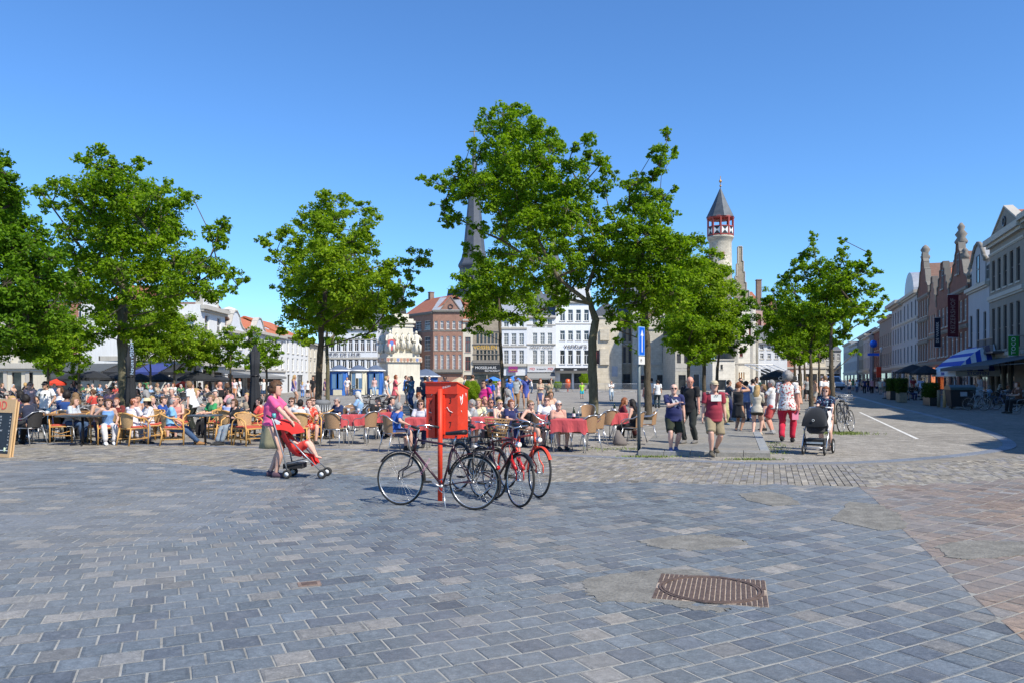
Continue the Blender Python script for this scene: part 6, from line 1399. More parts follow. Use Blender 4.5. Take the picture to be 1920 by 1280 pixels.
# ---- parasols
def closed_parasol(label, px, Y, pytop, rpx, txt=False, m=None):
 x, y = XY(px, Y); k = Y / F; zt = HC + (HY - pytop) * k; r = rpx * k
 t = thing('closed_parasol', label, 'parasol', (x, y, 0)); q = MB(); q.lathe([(.025, 0), (.025, zt - .1)], 8); q.obj('pole', M_steel, t)
 q = MB(); n = 28; prof = [(.55, .82), (1.28, .90), (1.0, 1.25), (.75, 1.6), (.85, 2.0), (.95, 2.4), (.8, zt - .45), (.55, zt - .15), (.18, zt)]
 vs = []
 for rr_, z in prof:
  for j in range(n):
   a = 2 * math.pi * j / n; f = 1 + .13 * math.cos(a * 7 + z * .8) ; zz = z + (.12 * math.sin(a * 4) if z < 1.0 else 0); vs.append((math.cos(a) * r * rr_ * f, math.sin(a) * r * rr_ * f, zz))
 fs = [(i * n + j, i * n + (j + 1) % n, (i + 1) * n + (j + 1) % n, (i + 1) * n + j) for i in range(len(prof) - 1) for j in range(n)] + [tuple((len(prof) - 1) * n + j for j in range(n))]
 q.add(vs, fs, 0, True); q.obj('folded_canopy', m or Mba, t)
 q = MB(); q.ring((0, 0, 1.75), r * .82, .02, 'Z', 20, 5); q.obj('tie_strap', M_black, t)
 q = MB(); q.b2(-.3, .3, -.3, .3, 0, .08); q.obj('base', M_dstone, t)
 if txt: lettering(txt, .16, paint('light_blue_print', (.45, .6, .8)), t, (r * .55, -r * .75, 2.35), (R(90), R(90), R(10)), .004)
 return t
closed_parasol('tall folded black parasol behind the woman in pink', 478, 21.5, 646, 9.5)
closed_parasol('folded dark parasol with pale blue print beside the thick left trunk', 245, 27, 645, 9, 'HOEGAARDEN')
def open_parasol(label, px, Y, pytop, pyedge, rpx, m, name='parasol', n=8, txt=None):
 x, y = XY(px, Y); k = Y / F; zt = HC + (HY - pytop) * k; ze = HC + (HY - pyedge) * k; r = rpx * k
 t = thing(name, label, 'parasol', (x, y, 0)); q = MB(); q.lathe([(.03, 0), (.03, zt)], 8); q.obj('pole', M_steel, t)
 q = MB(); vs = []; N = n * 4
 for f, zz in ((1, ze - .18), (1, ze), (.66, ze + (zt - ze) * .42), (.33, ze + (zt - ze) * .76), (.03, zt)):
  for j in range(N):
   a = 2 * math.pi * (j + .5) / N; sag = 1 - .06 * math.cos(n * a) * f; vs.append((math.cos(a) * r * f * sag, math.sin(a) * r * f * sag, zz))
 q.add(vs, [(i * N + j, i * N + (j + 1) % N, (i + 1) * N + (j + 1) % N, (i + 1) * N + j) for i in range(4) for j in range(N)], 0, False); q.obj('canopy', m, t)
 q = MB()
 for j in range(n): a = 2 * math.pi * j / n; q.tube([(math.cos(a) * r * .95, math.sin(a) * r * .95, ze - .03), (0, 0, ze - .25 + (zt - ze) * .3)], .012, 4)
 q.obj('ribs', M_steel, t)
 q = MB(); q.b2(-.3, .3, -.3, .3, 0, .07); q.obj('base', M_dstone, t)
 if txt: lettering(txt, .3, M_wl, t, (0, -r - .02, ze - .09), (R(90), 0, 0), .004)
 return t
M_rc = mat('red_parasol_cloth', (.6, .05, .02), .8, .08, 5, .1); M_cc = mat('cream_parasol_cloth', (.5, .42, .27), .85, .1, 5, .1); M_bc = mat('blue_parasol_cloth', (.05, .2, .6), .8, .08, 5, .1); M_gc = mat('grey_parasol_cloth', (.16, .165, .17), .85, .1, 5, .1)
open_parasol('open red parasol left of the man in the white printed shirt', 106, 60, 709, 717, 16, M_rc)
open_parasol('open red parasol under the black awnings, left of the man bending over', 344, 62, 713, 721, 14, M_rc)
open_parasol('black open parasol above the man in the flowered shirt', 1459, 46, 692, 706, 32, Mba, txt='CAFE')
for px, Y, a, b_, r_, lb in [(370, 60, 694, 709, 34, 'widest black parasol under the small terrace trees'), (300, 61, 698, 711, 26, 'black parasol beside the navy awning'), (412, 64, 703, 711, 24, 'low black parasol at the right end of the left terrace'), (175, 58, 694, 707, 34, 'black parasol before the dark grey awning'), (222, 60, 697, 709, 30, 'black parasol right behind the thick left trunk'), (262, 59, 699, 711, 26, 'small black parasol left of the navy awning'), (136, 61, 698, 709, 28, 'black parasol right of the red one at the left')]: open_parasol(lb, px, Y, a, b_, r_, Mba)
open_parasol('grey open parasol before the plain white left house', 505, 82, 702, 712, 26, M_gc)
open_parasol('cream parasol seen over the red box', 862, 62, 706, 715, 17, M_cc)
open_parasol('blue parasol behind the gentleman in the grey shirt', 963, 108, 704, 711, 15, M_bc)
open_parasol('blue parasol left of the slender young tree', 925, 110, 705, 712, 16, M_bc)
for px, Y, a, b_, r_, lb in [(1712, 76, 682, 696, 30, 'large black parasol in the shaded right terrace'), (1735, 70, 684, 698, 26, 'second black parasol of the shaded right terrace')]: open_parasol(lb, px, Y, a, b_, r_, Mba)
# ---- planted bush by the red box, planters, bins, cabinets
def bush(label, px, Y, py0, py1, rpx, col, pot=True, name='bush', n=5000, leaf=.05):
 x, y = XY(px, Y); k = Y / F; za = HC + (HY - py0) * k; zb = HC + (HY - py1) * k; r = rpx * k; c = (za + zb) / 2; h = (za - zb) / 2
 t = thing(name, label, 'bush', (x, y, 0)); rg = np.random.default_rng(int(px)); d = rg.normal(size=(n, 3)); d /= np.linalg.norm(d, axis=1)[:, None]
 rad = rg.uniform(.5, 1.05, n) ** .4; lump = 1 + .12 * np.sin(d[:, 0] * 7 + d[:, 2] * 5) ; pos = d * rad[:, None] * lump[:, None] * np.array([r, r, h]) + np.array([0, 0, c])
 q = [];
 tv = rg.normal(size=(n, 3)); tv /= np.linalg.norm(tv, axis=1)[:, None]; bv = np.cross(tv, d); bv /= np.linalg.norm(bv, axis=1)[:, None]
 V = np.stack([pos - tv * leaf, pos + bv * leaf * .4, pos + tv * leaf], 1).reshape(-1, 3); me = bpy.data.meshes.new('foliage'); me.from_pydata(V.tolist(), [], [(3 * i, 3 * i + 1, 3 * i + 2) for i in range(n)])
 a = me.attributes.new('tone', 'FLOAT', 'FACE'); a.data.foreach_set('value', np.clip(rg.normal(.4, .2, n), 0, 1).astype(np.float32)); me.materials.append(col); link('foliage', me, t)
 if pot: q = MB(); q.lathe([(r * .45, 0), (r * .6, zb + .05), (r * .55, zb + .06), (r * .5, zb - .02)], 14); q.obj('pot', M_dstone, t)
 q = MB(); q.tube([(0, 0, .1), (0, 0, c)], .03, 6); q.obj('stem', M_bark, t)
 return t
bush('clipped round bush just behind the red box', 882, 21, 713, 752, 17, ML_yel, True, n=9000, leaf=.035)
for px, Y, a, b_, r_, lb in [(1062 + 0, 99, 724, 735, 0, '')]: pass
bush('yellow green shrub in front of the ventura house', 1095, 112, 699, 722, 9, ML_yel, n=2500, leaf=.12); bush('small green potted bush by the far barriers', 1045, 105, 714, 728, 8, ML_yel, n=1500, leaf=.12); bush('green plant beside the blue parasols', 928, 100, 713, 725, 8, ML_yel, n=1500, leaf=.12)
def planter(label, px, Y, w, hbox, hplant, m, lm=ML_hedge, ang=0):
 x, y = XY(px, Y); t = thing('planter', label, 'planter', (x, y, 0), ang); q = MB(); q.b2(-w / 2, w / 2, -.25, .25, 0, hbox); q.obj('box', m, t)
 rg = np.random.default_rng(int(px * 3)); n = 2500; pos = rg.uniform(-1, 1, (n, 3)) * np.array([w / 2 + .1, .32, hplant / 2]) + np.array([0, 0, hbox + hplant / 2]); tv = rg.normal(size=(n, 3)) * .07; bv = rg.normal(size=(n, 3)) * .03
 V = np.stack([pos - tv, pos + bv, pos + tv], 1).reshape(-1, 3); me = bpy.data.meshes.new('foliage'); me.from_pydata(V.tolist(), [], [(3 * i, 3 * i + 1, 3 * i + 2) for i in range(n)]); a = me.attributes.new('tone', 'FLOAT', 'FACE'); a.data.foreach_set('value', np.clip(rg.normal(.4, .2, n), 0, 1).astype(np.float32)); me.materials.append(lm); link('foliage', me, t); return t
M_pw = mat('planter_wood', (.25, .2, .14), .8, .2, 8, .3)
ra = math.atan2(RU.y, RU.x)
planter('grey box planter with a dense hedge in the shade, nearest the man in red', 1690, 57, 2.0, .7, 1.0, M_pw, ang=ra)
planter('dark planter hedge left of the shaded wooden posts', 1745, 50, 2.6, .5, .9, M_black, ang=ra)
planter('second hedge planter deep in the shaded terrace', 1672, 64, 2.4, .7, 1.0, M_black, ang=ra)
for i, (px, Y) in enumerate([(1760, 46.5), (1771, 46), (1782, 45.4), (1788, 45.6)]):
 x, y = XY(px, Y); t = thing('wooden_post', '%s short wooden post from the left, in the shade beside the black bin' % ('first second third fourth'.split()[i]), 'bollard', (x, y, 0), 0, 'short wooden posts beside the black bin'); q = MB(); q.lathe([(.09, 0), (.09, .95), (.07, 1.0)], 10); q.obj('shaft', M_lwood if i % 2 else M_pw, t)
x, y = XY(1800, 44); t = thing('wheeled_bin', 'large black wheeled waste container with a curved lid in the shade', 'waste bin', (x, y, 0), R(-12)); q = MB(); q.add([(-.55, -.4, .12), (.55, -.4, .12), (.55, .4, .12), (-.55, .4, .12), (-.65, -.5, 1.05), (.65, -.5, 1.05), (.65, .5, 1.05), (-.65, .5, 1.05)], [(3, 2, 1, 0), (4, 5, 6, 7), (0, 1, 5, 4), (1, 2, 6, 5), (2, 3, 7, 6), (3, 0, 4, 7)]); q.obj('body', M_plastic, t)
q = MB(); q.prism([(-.55, 1.06), (-.5, 1.2), (-.2, 1.33), (.2, 1.33), (.5, 1.2), (.55, 1.06)], -.66, .66, 'YZ'); q.obj('lid', paint('green_black_lid', (.02, .045, .04)), t); q = MB(); q.b2(-.15, .2, -.52, -.50, .7, .95); q.obj('sticker', M_zinc, t)
for sx_ in (-.5, .5): q = MB(); q.ring((sx_, -.3, .08), .06, .03, 'X', 12, 6); q.obj('wheel', M_rub, t)
x, y = XY(1821, 45); t = thing('utility_cabinet', 'pale blue grey street cabinet between the bin and the bicycles', 'utility cabinet', (x, y, 0), R(-15)); q = MB(); q.b2(-.55, .55, -.2, .2, .05, 1.15); q.b2(-.58, .58, -.23, .23, 1.151, 1.2); q.b2(-.5, .5, -.17, .17, 0, .049); q.obj('case', plaster('cabinet_paint', (.42, .47, .5)), t); q = MB(); q.b2(-.01, .01, -.215, -.205, .1, 1.1); q.b2(.06, .1, -.22, -.205, .55, .7); q.obj('door_gap', M_black, t)
x, y = XY(1064.5, 102); t = thing('litter_bin', 'bright orange litter bin behind the far barriers', 'litter bin', (x, y, 0)); q = MB(); q.lathe([(.3, .5), (.36, 1.2), (.3, 1.6), (.1, 1.7)], 14); q.lathe([(.08, 0), (.08, .5)], 8); q.obj('body', paint('orange_plastic', (.65, .10, .02)), t)
x, y = XY(666, 26.5); t = thing('round_litter_bin', 'dark ribbed round litter bin behind the seated man in navy', 'litter bin', XY(604, 27.5) + (0,)); q = MB(); q.lathe([(.24, .0), (.27, .75), (.30, .8), (.30, .86), (.2, .93)], 20); q.obj('body', M_gc, t); q = MB()
for i in range(20): a = i * math.pi / 10; q.tube([(math.cos(a) * .26, math.sin(a) * .26, .03), (math.cos(a) * .285, math.sin(a) * .285, .76)], .012, 4)
q.obj('ribs', M_steel, t)
# ---- right side awnings, banners, signs
M_sb = mat('awning_blue', (.015, .06, .40), .8, .08, 5, .1); M_sw = mat('awning_white', (.62, .64, .66), .8, .08, 5, .1)
Ya = RY(1816); RWX = RX(Ya)
aw = thing('striped_awning', 'blue and white striped awning reading STOFFEN on the valance', 'awning', (RX(70) - .1, 70, 0), math.atan2(-RU.y, -RU.x))
La = 10.5; ztop = HC + (HY - 647) / F * 64; zed = HC + (HY - 694) / F * 60; outA = 3.0
def dome(u, v):   # u along, v from wall to front edge
 return (u, -outA * v, ztop - (ztop - zed) * (v ** 1.7))
nst = 8
for s_ in range(nst):
 q = MB(); v0, v1 = s_ / nst, (s_ + 1) / nst; e0 = 1.9 * v0; e1 = 1.9 * v1
 q.add([(1.9 - e0, dome(0, v0)[1], dome(0, v0)[2]), (La - 1.9 + e0, dome(0, v0)[1], dome(0, v0)[2]), (La - 1.9 + e1, dome(0, v1)[1], dome(0, v1)[2]), (1.9 - e1, dome(0, v1)[1], dome(0, v1)[2])], [(0, 1, 2, 3)]); q.obj('stripe', M_sb if s_ in (1, 4, 6) else M_sw, aw)
for side_x in (0, 1):
 for s_ in range(8):
  v0, v1 = s_ / 8, (s_ + 1) / 8
  def edge(v):
   x_ = (1.9 - 1.9 * v) if not side_x else (La - 1.9 + 1.9 * v); return (x_, dome(0, v)[1], dome(0, v)[2])
  base0 = (0.0 if not side_x else La, -outA * v0 * 1.0, zed); base1 = (0.0 if not side_x else La, -outA * v1, zed)
  q = MB(); q.add([edge(v0), edge(v1), base1, base0], [(0, 1, 2, 3)]); q.obj('side_stripe', M_sb if s_ % 2 else M_sw, aw)
q = MB(); q.b2(0, La, -outA - .02, -outA, zed - .42, zed); q.b2(La, La + .02, -outA, 0, zed - .42, zed); q.obj('valance', M_sw, aw); lettering('STOFFEN', .36, M_sb, aw, (La * .5, -outA - .03, zed - .21)); lettering('STOFFEN', .36, M_sb, aw, (La + .03, -outA / 2, zed - .21), (R(90), 0, R(90)))
q = MB();
for x_ in (1.5, La - 1.5): q.tube([(x_, -outA + .2, 0), (x_, -outA + .2, zed - .4)], .05, 6)
q.obj('support_post', M_steel, aw)
awning(None, 'dark flat awning of the beige house at the right edge', (RX(63) - .05, 63, 0), math.atan2(-RU.y, -RU.x), 16, 3.6, HC + (HY - 686) / F * 52, HC + (HY - 668) / F * 56, Mda)
def banner(label, px, pw, py0, py1, col, txt, tcol, out=.5, size=1.0):
 Y = RY(px); x = RX(Y); W = pw / F * Y; t = thing('hanging_banner', label, 'banner', (x - .3, Y, 0), R(-8)); z0 = HC + (HY - py1) / F * Y; z1 = HC + (HY - py0) / F * Y
 q = MB(); q.b2(-W, 0, -.02, .02, z0, z1); q.obj('cloth', mat('banner_%s' % txt, col, .8, .08, 4, .1), t); q = MB()
 for z in (z0 - .03, z1 + .03): q.tube([(-W, 0, z), (.4, 0, z)], .04, 6)
 q.obj('bracket', M_steel, t); lettering(txt, W * size, tcol, t, (-W / 2, -.03, (z0 + z1) / 2), (R(90), R(-90), 0), .01); return t
banner('long dark red vertical banner reading KEIZERSHOF', 1803, 19, 553, 632, (.10, .012, .02), 'KEIZERSHOF', paint('dull_gold', (.3, .22, .2)), size=.62)
banner('narrow navy banner with white letters left of the red banner', 1769, 11, 596, 650, (.012, .02, .045), 'DE WARREK', M_wl, size=.62)
banner('green banner with a white word at the right edge', 1918, 18, 630, 666, (.015, .22, .03), 'TOCO', M_wl, size=.6)
x, y = XY(1746, 84); t = thing('lit_shop_display', 'glowing orange shop window display in the shade', 'shop window', (RX(RY(1752)) - .3, RY(1752), 0), math.atan2(-RU.y, -RU.x)); m_, nt_, b__ = new_mat('orange_glow'); b__.inputs['Base Color'].default_value = (.8, .2, .05, 1); b__.inputs['Emission Color'].default_value = (1, .25, .06, 1); b__.inputs['Emission Strength'].default_value = .7
f_n = ramp(nt_, noise_n(nt_, 2.5, 4, .6, coord(nt_)), [(.35, (.25, .02, .01)), (.6, (1, .3, .08))]); nt_.links.new(f_n, b__.inputs['Emission Color']); q = MB(); q.b2(0, 2.6, -.05, .1, .6, 2.9); q.obj('display', m_, t); q = MB(); q.b2(-.1, 0, -.08, .1, .5, 3); q.b2(2.6, 2.7, -.08, .1, .5, 3); q.obj('frame', M_black, t)
for px, Y, pt, lb, sgn in [(1637, 95, 640, 'tall pole with blue sign and small plate far down the street', True), (1652, 120, 660, 'lamp post with white lantern down the street', False)]:
 x, y = XY(px, Y); t = thing('street_pole', lb, 'lamp post', (x, y, 0)); zt3 = HC + (HY - pt) / F * Y; q = MB(); q.lathe([(.08, 0), (.05, zt3)], 8); q.obj('pole', M_black, t)
 if sgn: q = MB(); q.lathe([(.45, 0), (.45, .04)], 18); o_ = q.obj('round_sign', M_bs, t, (0, -.1, zt3 - .3)); o_.rotation_euler = (R(90), 0, 0); q = MB(); q.b2(-.7, .7, -.1, -.07, zt3 - 1.7, zt3 - 1.4); q.obj('plate', M_bs, t)
 else: q = MB(); q.lathe([(.1, 0), (.25, .5), (.3, .55), (.05, .8)], 8, (0, 0, zt3)); q.obj('lantern', M_sw, t)
x, y = XY(1653, 90); t = thing('red_panel_sign', 'red square advertising panel far down the street', 'sign', (XY(1648, 105) + (0,))); q = MB(); q.b2(-.3, .3, 0, .1, 1.9, 3.3); q.obj('panel', M_red, t); q = MB(); q.tube([(0, .05, 0), (0, .05, 1.9)], .04, 6); q.obj('leg', M_black, t)
x, y = XY(1573, 118); vn = thing('parked_van', 'white van parked at the end of the street', 'van', (x, y, 0), R(4))
q = MB(); q.prism([(0, .35), (0, 1.05), (.9, 1.25), (1.5, 2.05), (1.8, 2.15), (4.9, 2.15), (5.0, 1.9), (5.0, .35)], -.95, .95, 'YZ'); fixn(q.obj('body', paint('van_white', (.62, .66, .7), .25), vn))
q = MB(); q.add([(-.8, .93, 1.27), (.8, .93, 1.27), (.72, 1.46, 1.97), (-.72, 1.46, 1.97)], [(0, 1, 2, 3)]); q.add([(-.8, .91, 1.28), (.8, .91, 1.28), (.72, 1.44, 1.98), (-.72, 1.44, 1.98)], [(0, 1, 2, 3)]); q.obj('windscreen', M_glass, vn)
for sx_ in (-.7, .7): q = MB(); q.ell((sx_, -.01, .85), (.16, .05, .1), 8, 6); q.obj('headlight', M_chrome, vn)
for sx_ in (-.85, .85):
 for yy in (.9, 4.0): q = MB(); q.ring((sx_, yy, .33), .22, .11, 'X', 18, 8); q.obj('wheel', M_rub, vn)
q = MB(); q.b2(-.9, .9, -.06, -.001, .35, .6); q.obj('bumper', M_plastic, vn)
# ---------------------------------------------------------------- seats and tables
M_cane = mat('honey_cane', (.60, .33, .10), .45, .15, 12, .2, .003, 0, .45); M_canew = mat('woven_cane', (.42, .27, .13), .8, .3, 60, .6, .004); M_cush = mat('red_cushion', (.48, .085, .055), .85, .1, 8, .2)
M_rattan = mat('brown_rattan', (.33, .20, .11), .75, .35, 70, .6, .004, 0, .3, 0, (6, 6, .6)); M_dkw = mat('dark_wicker', (.035, .033, .032), .7, .2, 40, .4)
def cane_chair():
 t = thing('cane_armchair', 'x', 'chair'); q = MB()
 for s in (-1, 1):
  q = MB(); q.tube([(s * .25, .24, 0), (s * .25, .25, .40), (s * .27, .22, .60), (s * .285, .10, .67), (s * .29, -.08, .69), (s * .26, -.22, .76), (s * .15, -.29, .80), (0, -.31, .81)], .019, 7); q.obj('arm_hoop', M_cane, t)
  q = MB(); q.tube([(s * .20, -.22, .43), (s * .22, -.30, 0)], .018, 7); q.obj('leg', M_cane, t)
  q = MB(); q.tube([(s * .25, .22, .16), (s * .215, -.24, .16)], .012, 6); q.tube([(s * .25, .20, .40), (s * .22, .05, .55), (s * .285, .0, .67)], .011, 6); q.obj('side_stretcher', M_cane, t)
 q = MB(); q.tube([(-.25, .24, .42), (.25, .24, .42), (.23, -.22, .42), (-.23, -.22, .42), (-.25, .24, .42)], .017, 6); q.tube([(-.25, .23, .18), (.25, .23, .18)], .011, 5); q.tube([(-.2, .23, .30), (0, .23, .24), (.2, .23, .30)], .009, 5); q.obj('seat_frame', M_cane, t)
 q = MB(); q.b2(-.24, .24, -.21, .235, .425, .44); q.obj('seat', M_canew, t)
 q = MB(); q.prism([(-.22, .441), (-.225, .47), (-.19, .487), (.19, .487), (.225, .47), (.22, .441)], -.19, .22, 'XZ'); q.obj('cushion', M_cush, t)
 q = MB(); N = 12; vs = []
 for i in range(N + 1):
  a = math.pi * (1.0 + i / N) ; x = .255 * math.cos(a); y = -.06 + .23 * math.sin(a)
  for z, f in ((.44, .85), (.6, .95), (.79, 1.0)): vs.append((x * f, y * f, z))
 q.add(vs, [(i * 3 + j, i * 3 + j + 1, (i + 1) * 3 + j + 1, (i + 1) * 3 + j) for i in range(2, N - 2) for j in range(2)], 0, True); q.obj('backrest', M_canew, t)
 return t
def alu_chair(weave=None, frame=None):
 weave = weave or M_rattan; frame = frame or M_alu
 t = thing('bistro_chair', 'x', 'chair')
 for s in (-1, 1):
  q = MB(); q.tube([(s * .22, .18, .43), (s * .26, .27, 0)], .0125, 7); q.obj('leg', frame, t)
  q = MB(); q.tube([(s * .2, -.18, .43), (s * .25, -.30, 0)], .0125, 7); q.obj('leg', frame, t)
  q = MB(); q.tube([(s * .23, .20, .43), (s * .27, .21, .60), (s * .275, .12, .655), (s * .27, -.1, .67), (s * .25, -.22, .74), (s * .17, -.28, .82), (0, -.30, .845)], .0125, 7); q.obj('arm_hoop', frame, t)
 q = MB(); q.tube([(-.22, .19, .43), (.22, .19, .43), (.2, -.19, .43), (-.2, -.19, .43), (-.22, .19, .43)], .0115, 6); q.obj('seat_frame', frame, t)
 q = MB(); q.b2(-.215, .215, -.19, .2, .436, .452); q.obj('seat', weave, t)
 q = MB(); N = 12; vs = []
 for i in range(N + 1):
  a = math.pi * (1.0 + i / N); x = .25 * math.cos(a); y = -.05 + .24 * math.sin(a)
  for z, f in ((.45, .84), (.64, .93), (.825, 1.0)): vs.append((x * f, y * f, z + (-.0 if z < .8 else -.09 * abs(math.cos(a)) ** 3)))
 q.add(vs, [(i * 3 + j, i * 3 + j + 1, (i + 1) * 3 + j + 1, (i + 1) * 3 + j) for i in range(2, N - 2) for j in range(2)], 0, True)
 q.add([(x * .985, y * .985, z) for x, y, z in vs], [(i * 3 + j, (i + 1) * 3 + j, (i + 1) * 3 + j + 1, i * 3 + j + 1) for i in range(2, N - 2) for j in range(2)], 0, True); q.obj('backrest', weave, t)
 return t
PROTO = {}
USEDP = set()
def chair(kind, x, y, rz, label, group=None, z=0):
 if kind not in PROTO: PROTO[kind] = {'cane': cane_chair, 'alu': alu_chair, 'dark': lambda: alu_chair(M_dkw, M_steel)}[kind]()
 o = PROTO[kind] if kind not in USEDP else copy_tree(PROTO[kind])
 USEDP.add(kind)
 o.location = (x, y, z); o.rotation_euler = (0, 0, rz); o['label'] = label
 o['group'] = group or {'cane': 'honey coloured cane armchairs of the terrace', 'alu': 'aluminium chairs with brown rattan backs', 'dark': 'dark wicker chairs of the left terrace'}[kind]
 return o
M_rcl = mat('red_tablecloth', (.50, .075, .08), .8, .08, 6, .25, .006)
def cloth_table(px, Y, rz, label, clabel, w=.8, d=.8):
 x, y = XY(px, Y); t = thing('bistro_table', label, 'table', (x, y, 0), rz, 'tables under red cloths')
 q = MB(); q.b2(-w / 2 + .02, w / 2 - .02, -d / 2 + .02, d / 2 - .02, .70, .735); q.obj('tabletop', M_alu, t)
 for sx in (-1, 1):
  for sy in (-1, 1): q = MB(); q.tube([(sx * (w / 2 - .06), sy * (d / 2 - .06), .70), (sx * (w / 2 - .05), sy * (d / 2 - .05), 0)], .014, 6); q.obj('leg', M_alu, t)
 q = MB(); n = 12; per = []
 for i in range(4):
  cs = [(-1, -1), (1, -1), (1, 1), (-1, 1)]; a, b = cs[i], cs[(i + 1) % 4]
  for j in range(n): f = j / n; per.append(((a[0] + (b[0] - a[0]) * f) * w / 2, (a[1] + (b[1] - a[1]) * f) * d / 2))
 N = len(per); r_ = random.Random(int(px)); vs = [(x_, y_, .742) for x_, y_ in per]
 for lv, (o_, z_) in enumerate(((.012, .735), (.02, .62), (.035, .47))):
  for k_, (x_, y_) in enumerate(per):
   L = math.hypot(x_, y_); ff = 1 + (o_ + .012 * lv * math.sin(k_ * 1.3)) / L; drop = (.05 * lv / 2 if k_ % n in (0, 1, n - 1) else 0) + r_.uniform(-.006, .006) * lv; vs.append((x_ * ff, y_ * ff, z_ - drop))
 q.add(vs, [tuple(range(N))] + [(l * N + i, (l + 1) * N + i, (l + 1) * N + (i + 1) % N, l * N + (i + 1) % N) for l in range(3) for i in range(N)], 0, False); fixn(q.obj('tablecloth', M_rcl, None, (x, y, 0), rz, label=clabel, category='tablecloth', group='red tablecloths')); LABELS.add(clabel)
M_dtab = mat('dark_table_top', (.06, .075, .085), .35, .15, 5, .1); M_otab = mat('wood_edge_table', (.36, .19, .08), .5, .15, 5, .1)
def round_table(px, Y, label, m=None, r=.4, rect=None, z=.72):
 x, y = XY(px, Y); t = thing('cafe_table', label, 'table', (x, y, 0), 0, 'dark topped terrace tables'); q = MB()
 if rect: q.b2(-rect[0] / 2, rect[0] / 2, -rect[1] / 2, rect[1] / 2, z, z + .035)
 else: q.lathe([(r, z), (r, z + .03)], 24)
 q.obj('tabletop', m or M_dtab, t); q = MB(); q.lathe([(.03, .03), (.03, z)], 10); q.obj('column', M_black, t); q = MB()
 for i in range(4): a = i * math.pi / 2 + .4; q.tube([(0, 0, .04), (math.cos(a) * .28, math.sin(a) * .28, .015)], .02, 5)
 q.obj('foot', M_black, t)
M_bot = mat('bottle_glass', (.02, .03, .01), .1, .1, 5, 0); M_beer = mat('pale_drink', (.55, .38, .08), .15, .1, 5, 0); M_gls = mat('clear_glassware', (.5, .54, .56), .08, .1, 5, 0, .01, 0, .8)
def drink(kind, px, Y, z, label):
 x, y = XY(px, Y); t = thing({'bottle': 'bottle', 'glass': 'drinking_glass', 'cup': 'cup'}[kind], label, kind, (x, y, z)); q = MB()
 if kind == 'bottle': q.lathe([(.035, 0), (.037, .15), (.015, .21), (.013, .27)], 10); q.obj('glass_body', M_bot, t); q = MB(); q.lathe([(.0376, .05), (.0376, .12)], 10, cap=False); q.obj('paper_label', M_wl, t)
 elif kind == 'glass': q.lathe([(.03, 0), (.008, .01), (.008, .05), (.035, .09), (.038, .15)], 10); q.obj('glass_body', M_gls, t); q = MB(); q.lathe([(.03, .07), (.034, .125)], 10); q.obj('drink', M_beer, t)
 else: q.lathe([(.025, 0), (.04, .07)], 10); q.ring((.045, 0, .04), .018, .005, 'Y', 10, 4); q.obj('cup_body', M_wl, t); q = MB(); q.lathe([(.04, -.004), (.07, .005)], 12); q.obj('saucer', M_wl, t)
# ---------------------------------------------------------------- people
SKINS = {'l': (.60, .36, .27), 'p': (.66, .40, .31), 't': (.46, .26, .17), 'd': (.22, .12, .08), 'r': (.60, .29, .21)}
HAIRC = {'br': (.09, .045, .022), 'bk': (.014, .011, .010), 'bl': (.42, .27, .11), 'gr': (.26, .25, .24), 'wh': (.5, .49, .47), 'rd': (.22, .07, .025), 'lb': (.20, .12, .06)}
def skin_m(k): return mat('skin_' + k, SKINS[k], .55, .07, 10, .08, .003, 0, .35)
def hair_m(k): return mat('hair_' + k, HAIRC[k], .6, .3, 40, .6, .006, 0, .3, 0, (1, 1, .4))
def ik(a, b, l1, l2, hint):
 d = b - a; L = d.length
 if L > (l1 + l2) * .999: b = a + d * ((l1 + l2) * .999 / L); d = b - a; L = d.length
 x = (l1 * l1 - l2 * l2 + L * L) / (2 * L); h = math.sqrt(max(0, l1 * l1 - x * x)); u = d / L
 hv = hint - u * hint.dot(u)
 if hv.length < 1e-5: hv = Vector((0, 1, 0)) - u * u.y
 return a + u * x + hv.normalized() * h, b
def loft(q, rings, n=14, mi=0, wr=0.0, fold=0.0, seed=0.0, cap=True):
 vs = []
 for k, (c, X, Y, rx, ry) in enumerate(rings):
  for j in range(n):
   a = 2 * math.pi * j / n; ca, sa = math.cos(a), math.sin(a); p = c + X * (ca * rx) + Y * (sa * ry)
   if wr:
    nn = noise.noise(Vector((p.x * 9 + seed, p.y * 9, p.z * 14))); p = p + (X * ca + Y * sa) * (nn * wr)
   if fold: p = p + (X * ca + Y * sa) * (fold * k / len(rings) * math.cos(a * 7 + seed))
   vs.append(p)
 fs = [(i * n + j, i * n + (j + 1) % n, (i + 1) * n + (j + 1) % n, (i + 1) * n + j) for i in range(len(rings) - 1) for j in range(n)]
 if cap: fs += [tuple(range(n - 1, -1, -1)), tuple((len(rings) - 1) * n + j for j in range(n))]
 q.add(vs, fs, mi, True)
def limb(q, pts, rs, n=10, wr=0.0, seed=0.0, sub=3, cap=True):
 P_ = []; Rr_ = []
 for i in range(len(pts) - 1):
  for k in range(sub): f = k / sub; P_.append(pts[i].lerp(pts[i + 1], f)); Rr_.append(rs[i] * (1 - f) + rs[i + 1] * f)
 P_.append(pts[-1]); Rr_.append(rs[-1]); ref = Vector((1, 0, 0)); rings = []
 for i, p in enumerate(P_):
  t = (P_[min(i + 1, len(P_) - 1)] - P_[max(i - 1, 0)])
  if t.length < 1e-8: t = Vector((0, 0, -1))
  t.normalize(); a = ref - t * ref.dot(t)
  if a.length < 1e-3: a = t.orthogonal()
  a.normalize(); ref = a; rings.append((p, a, t.cross(a), Rr_[i], Rr_[i]))
 loft(q, rings, n, 0, wr, 0, seed, cap)
BODY_TASKS = []
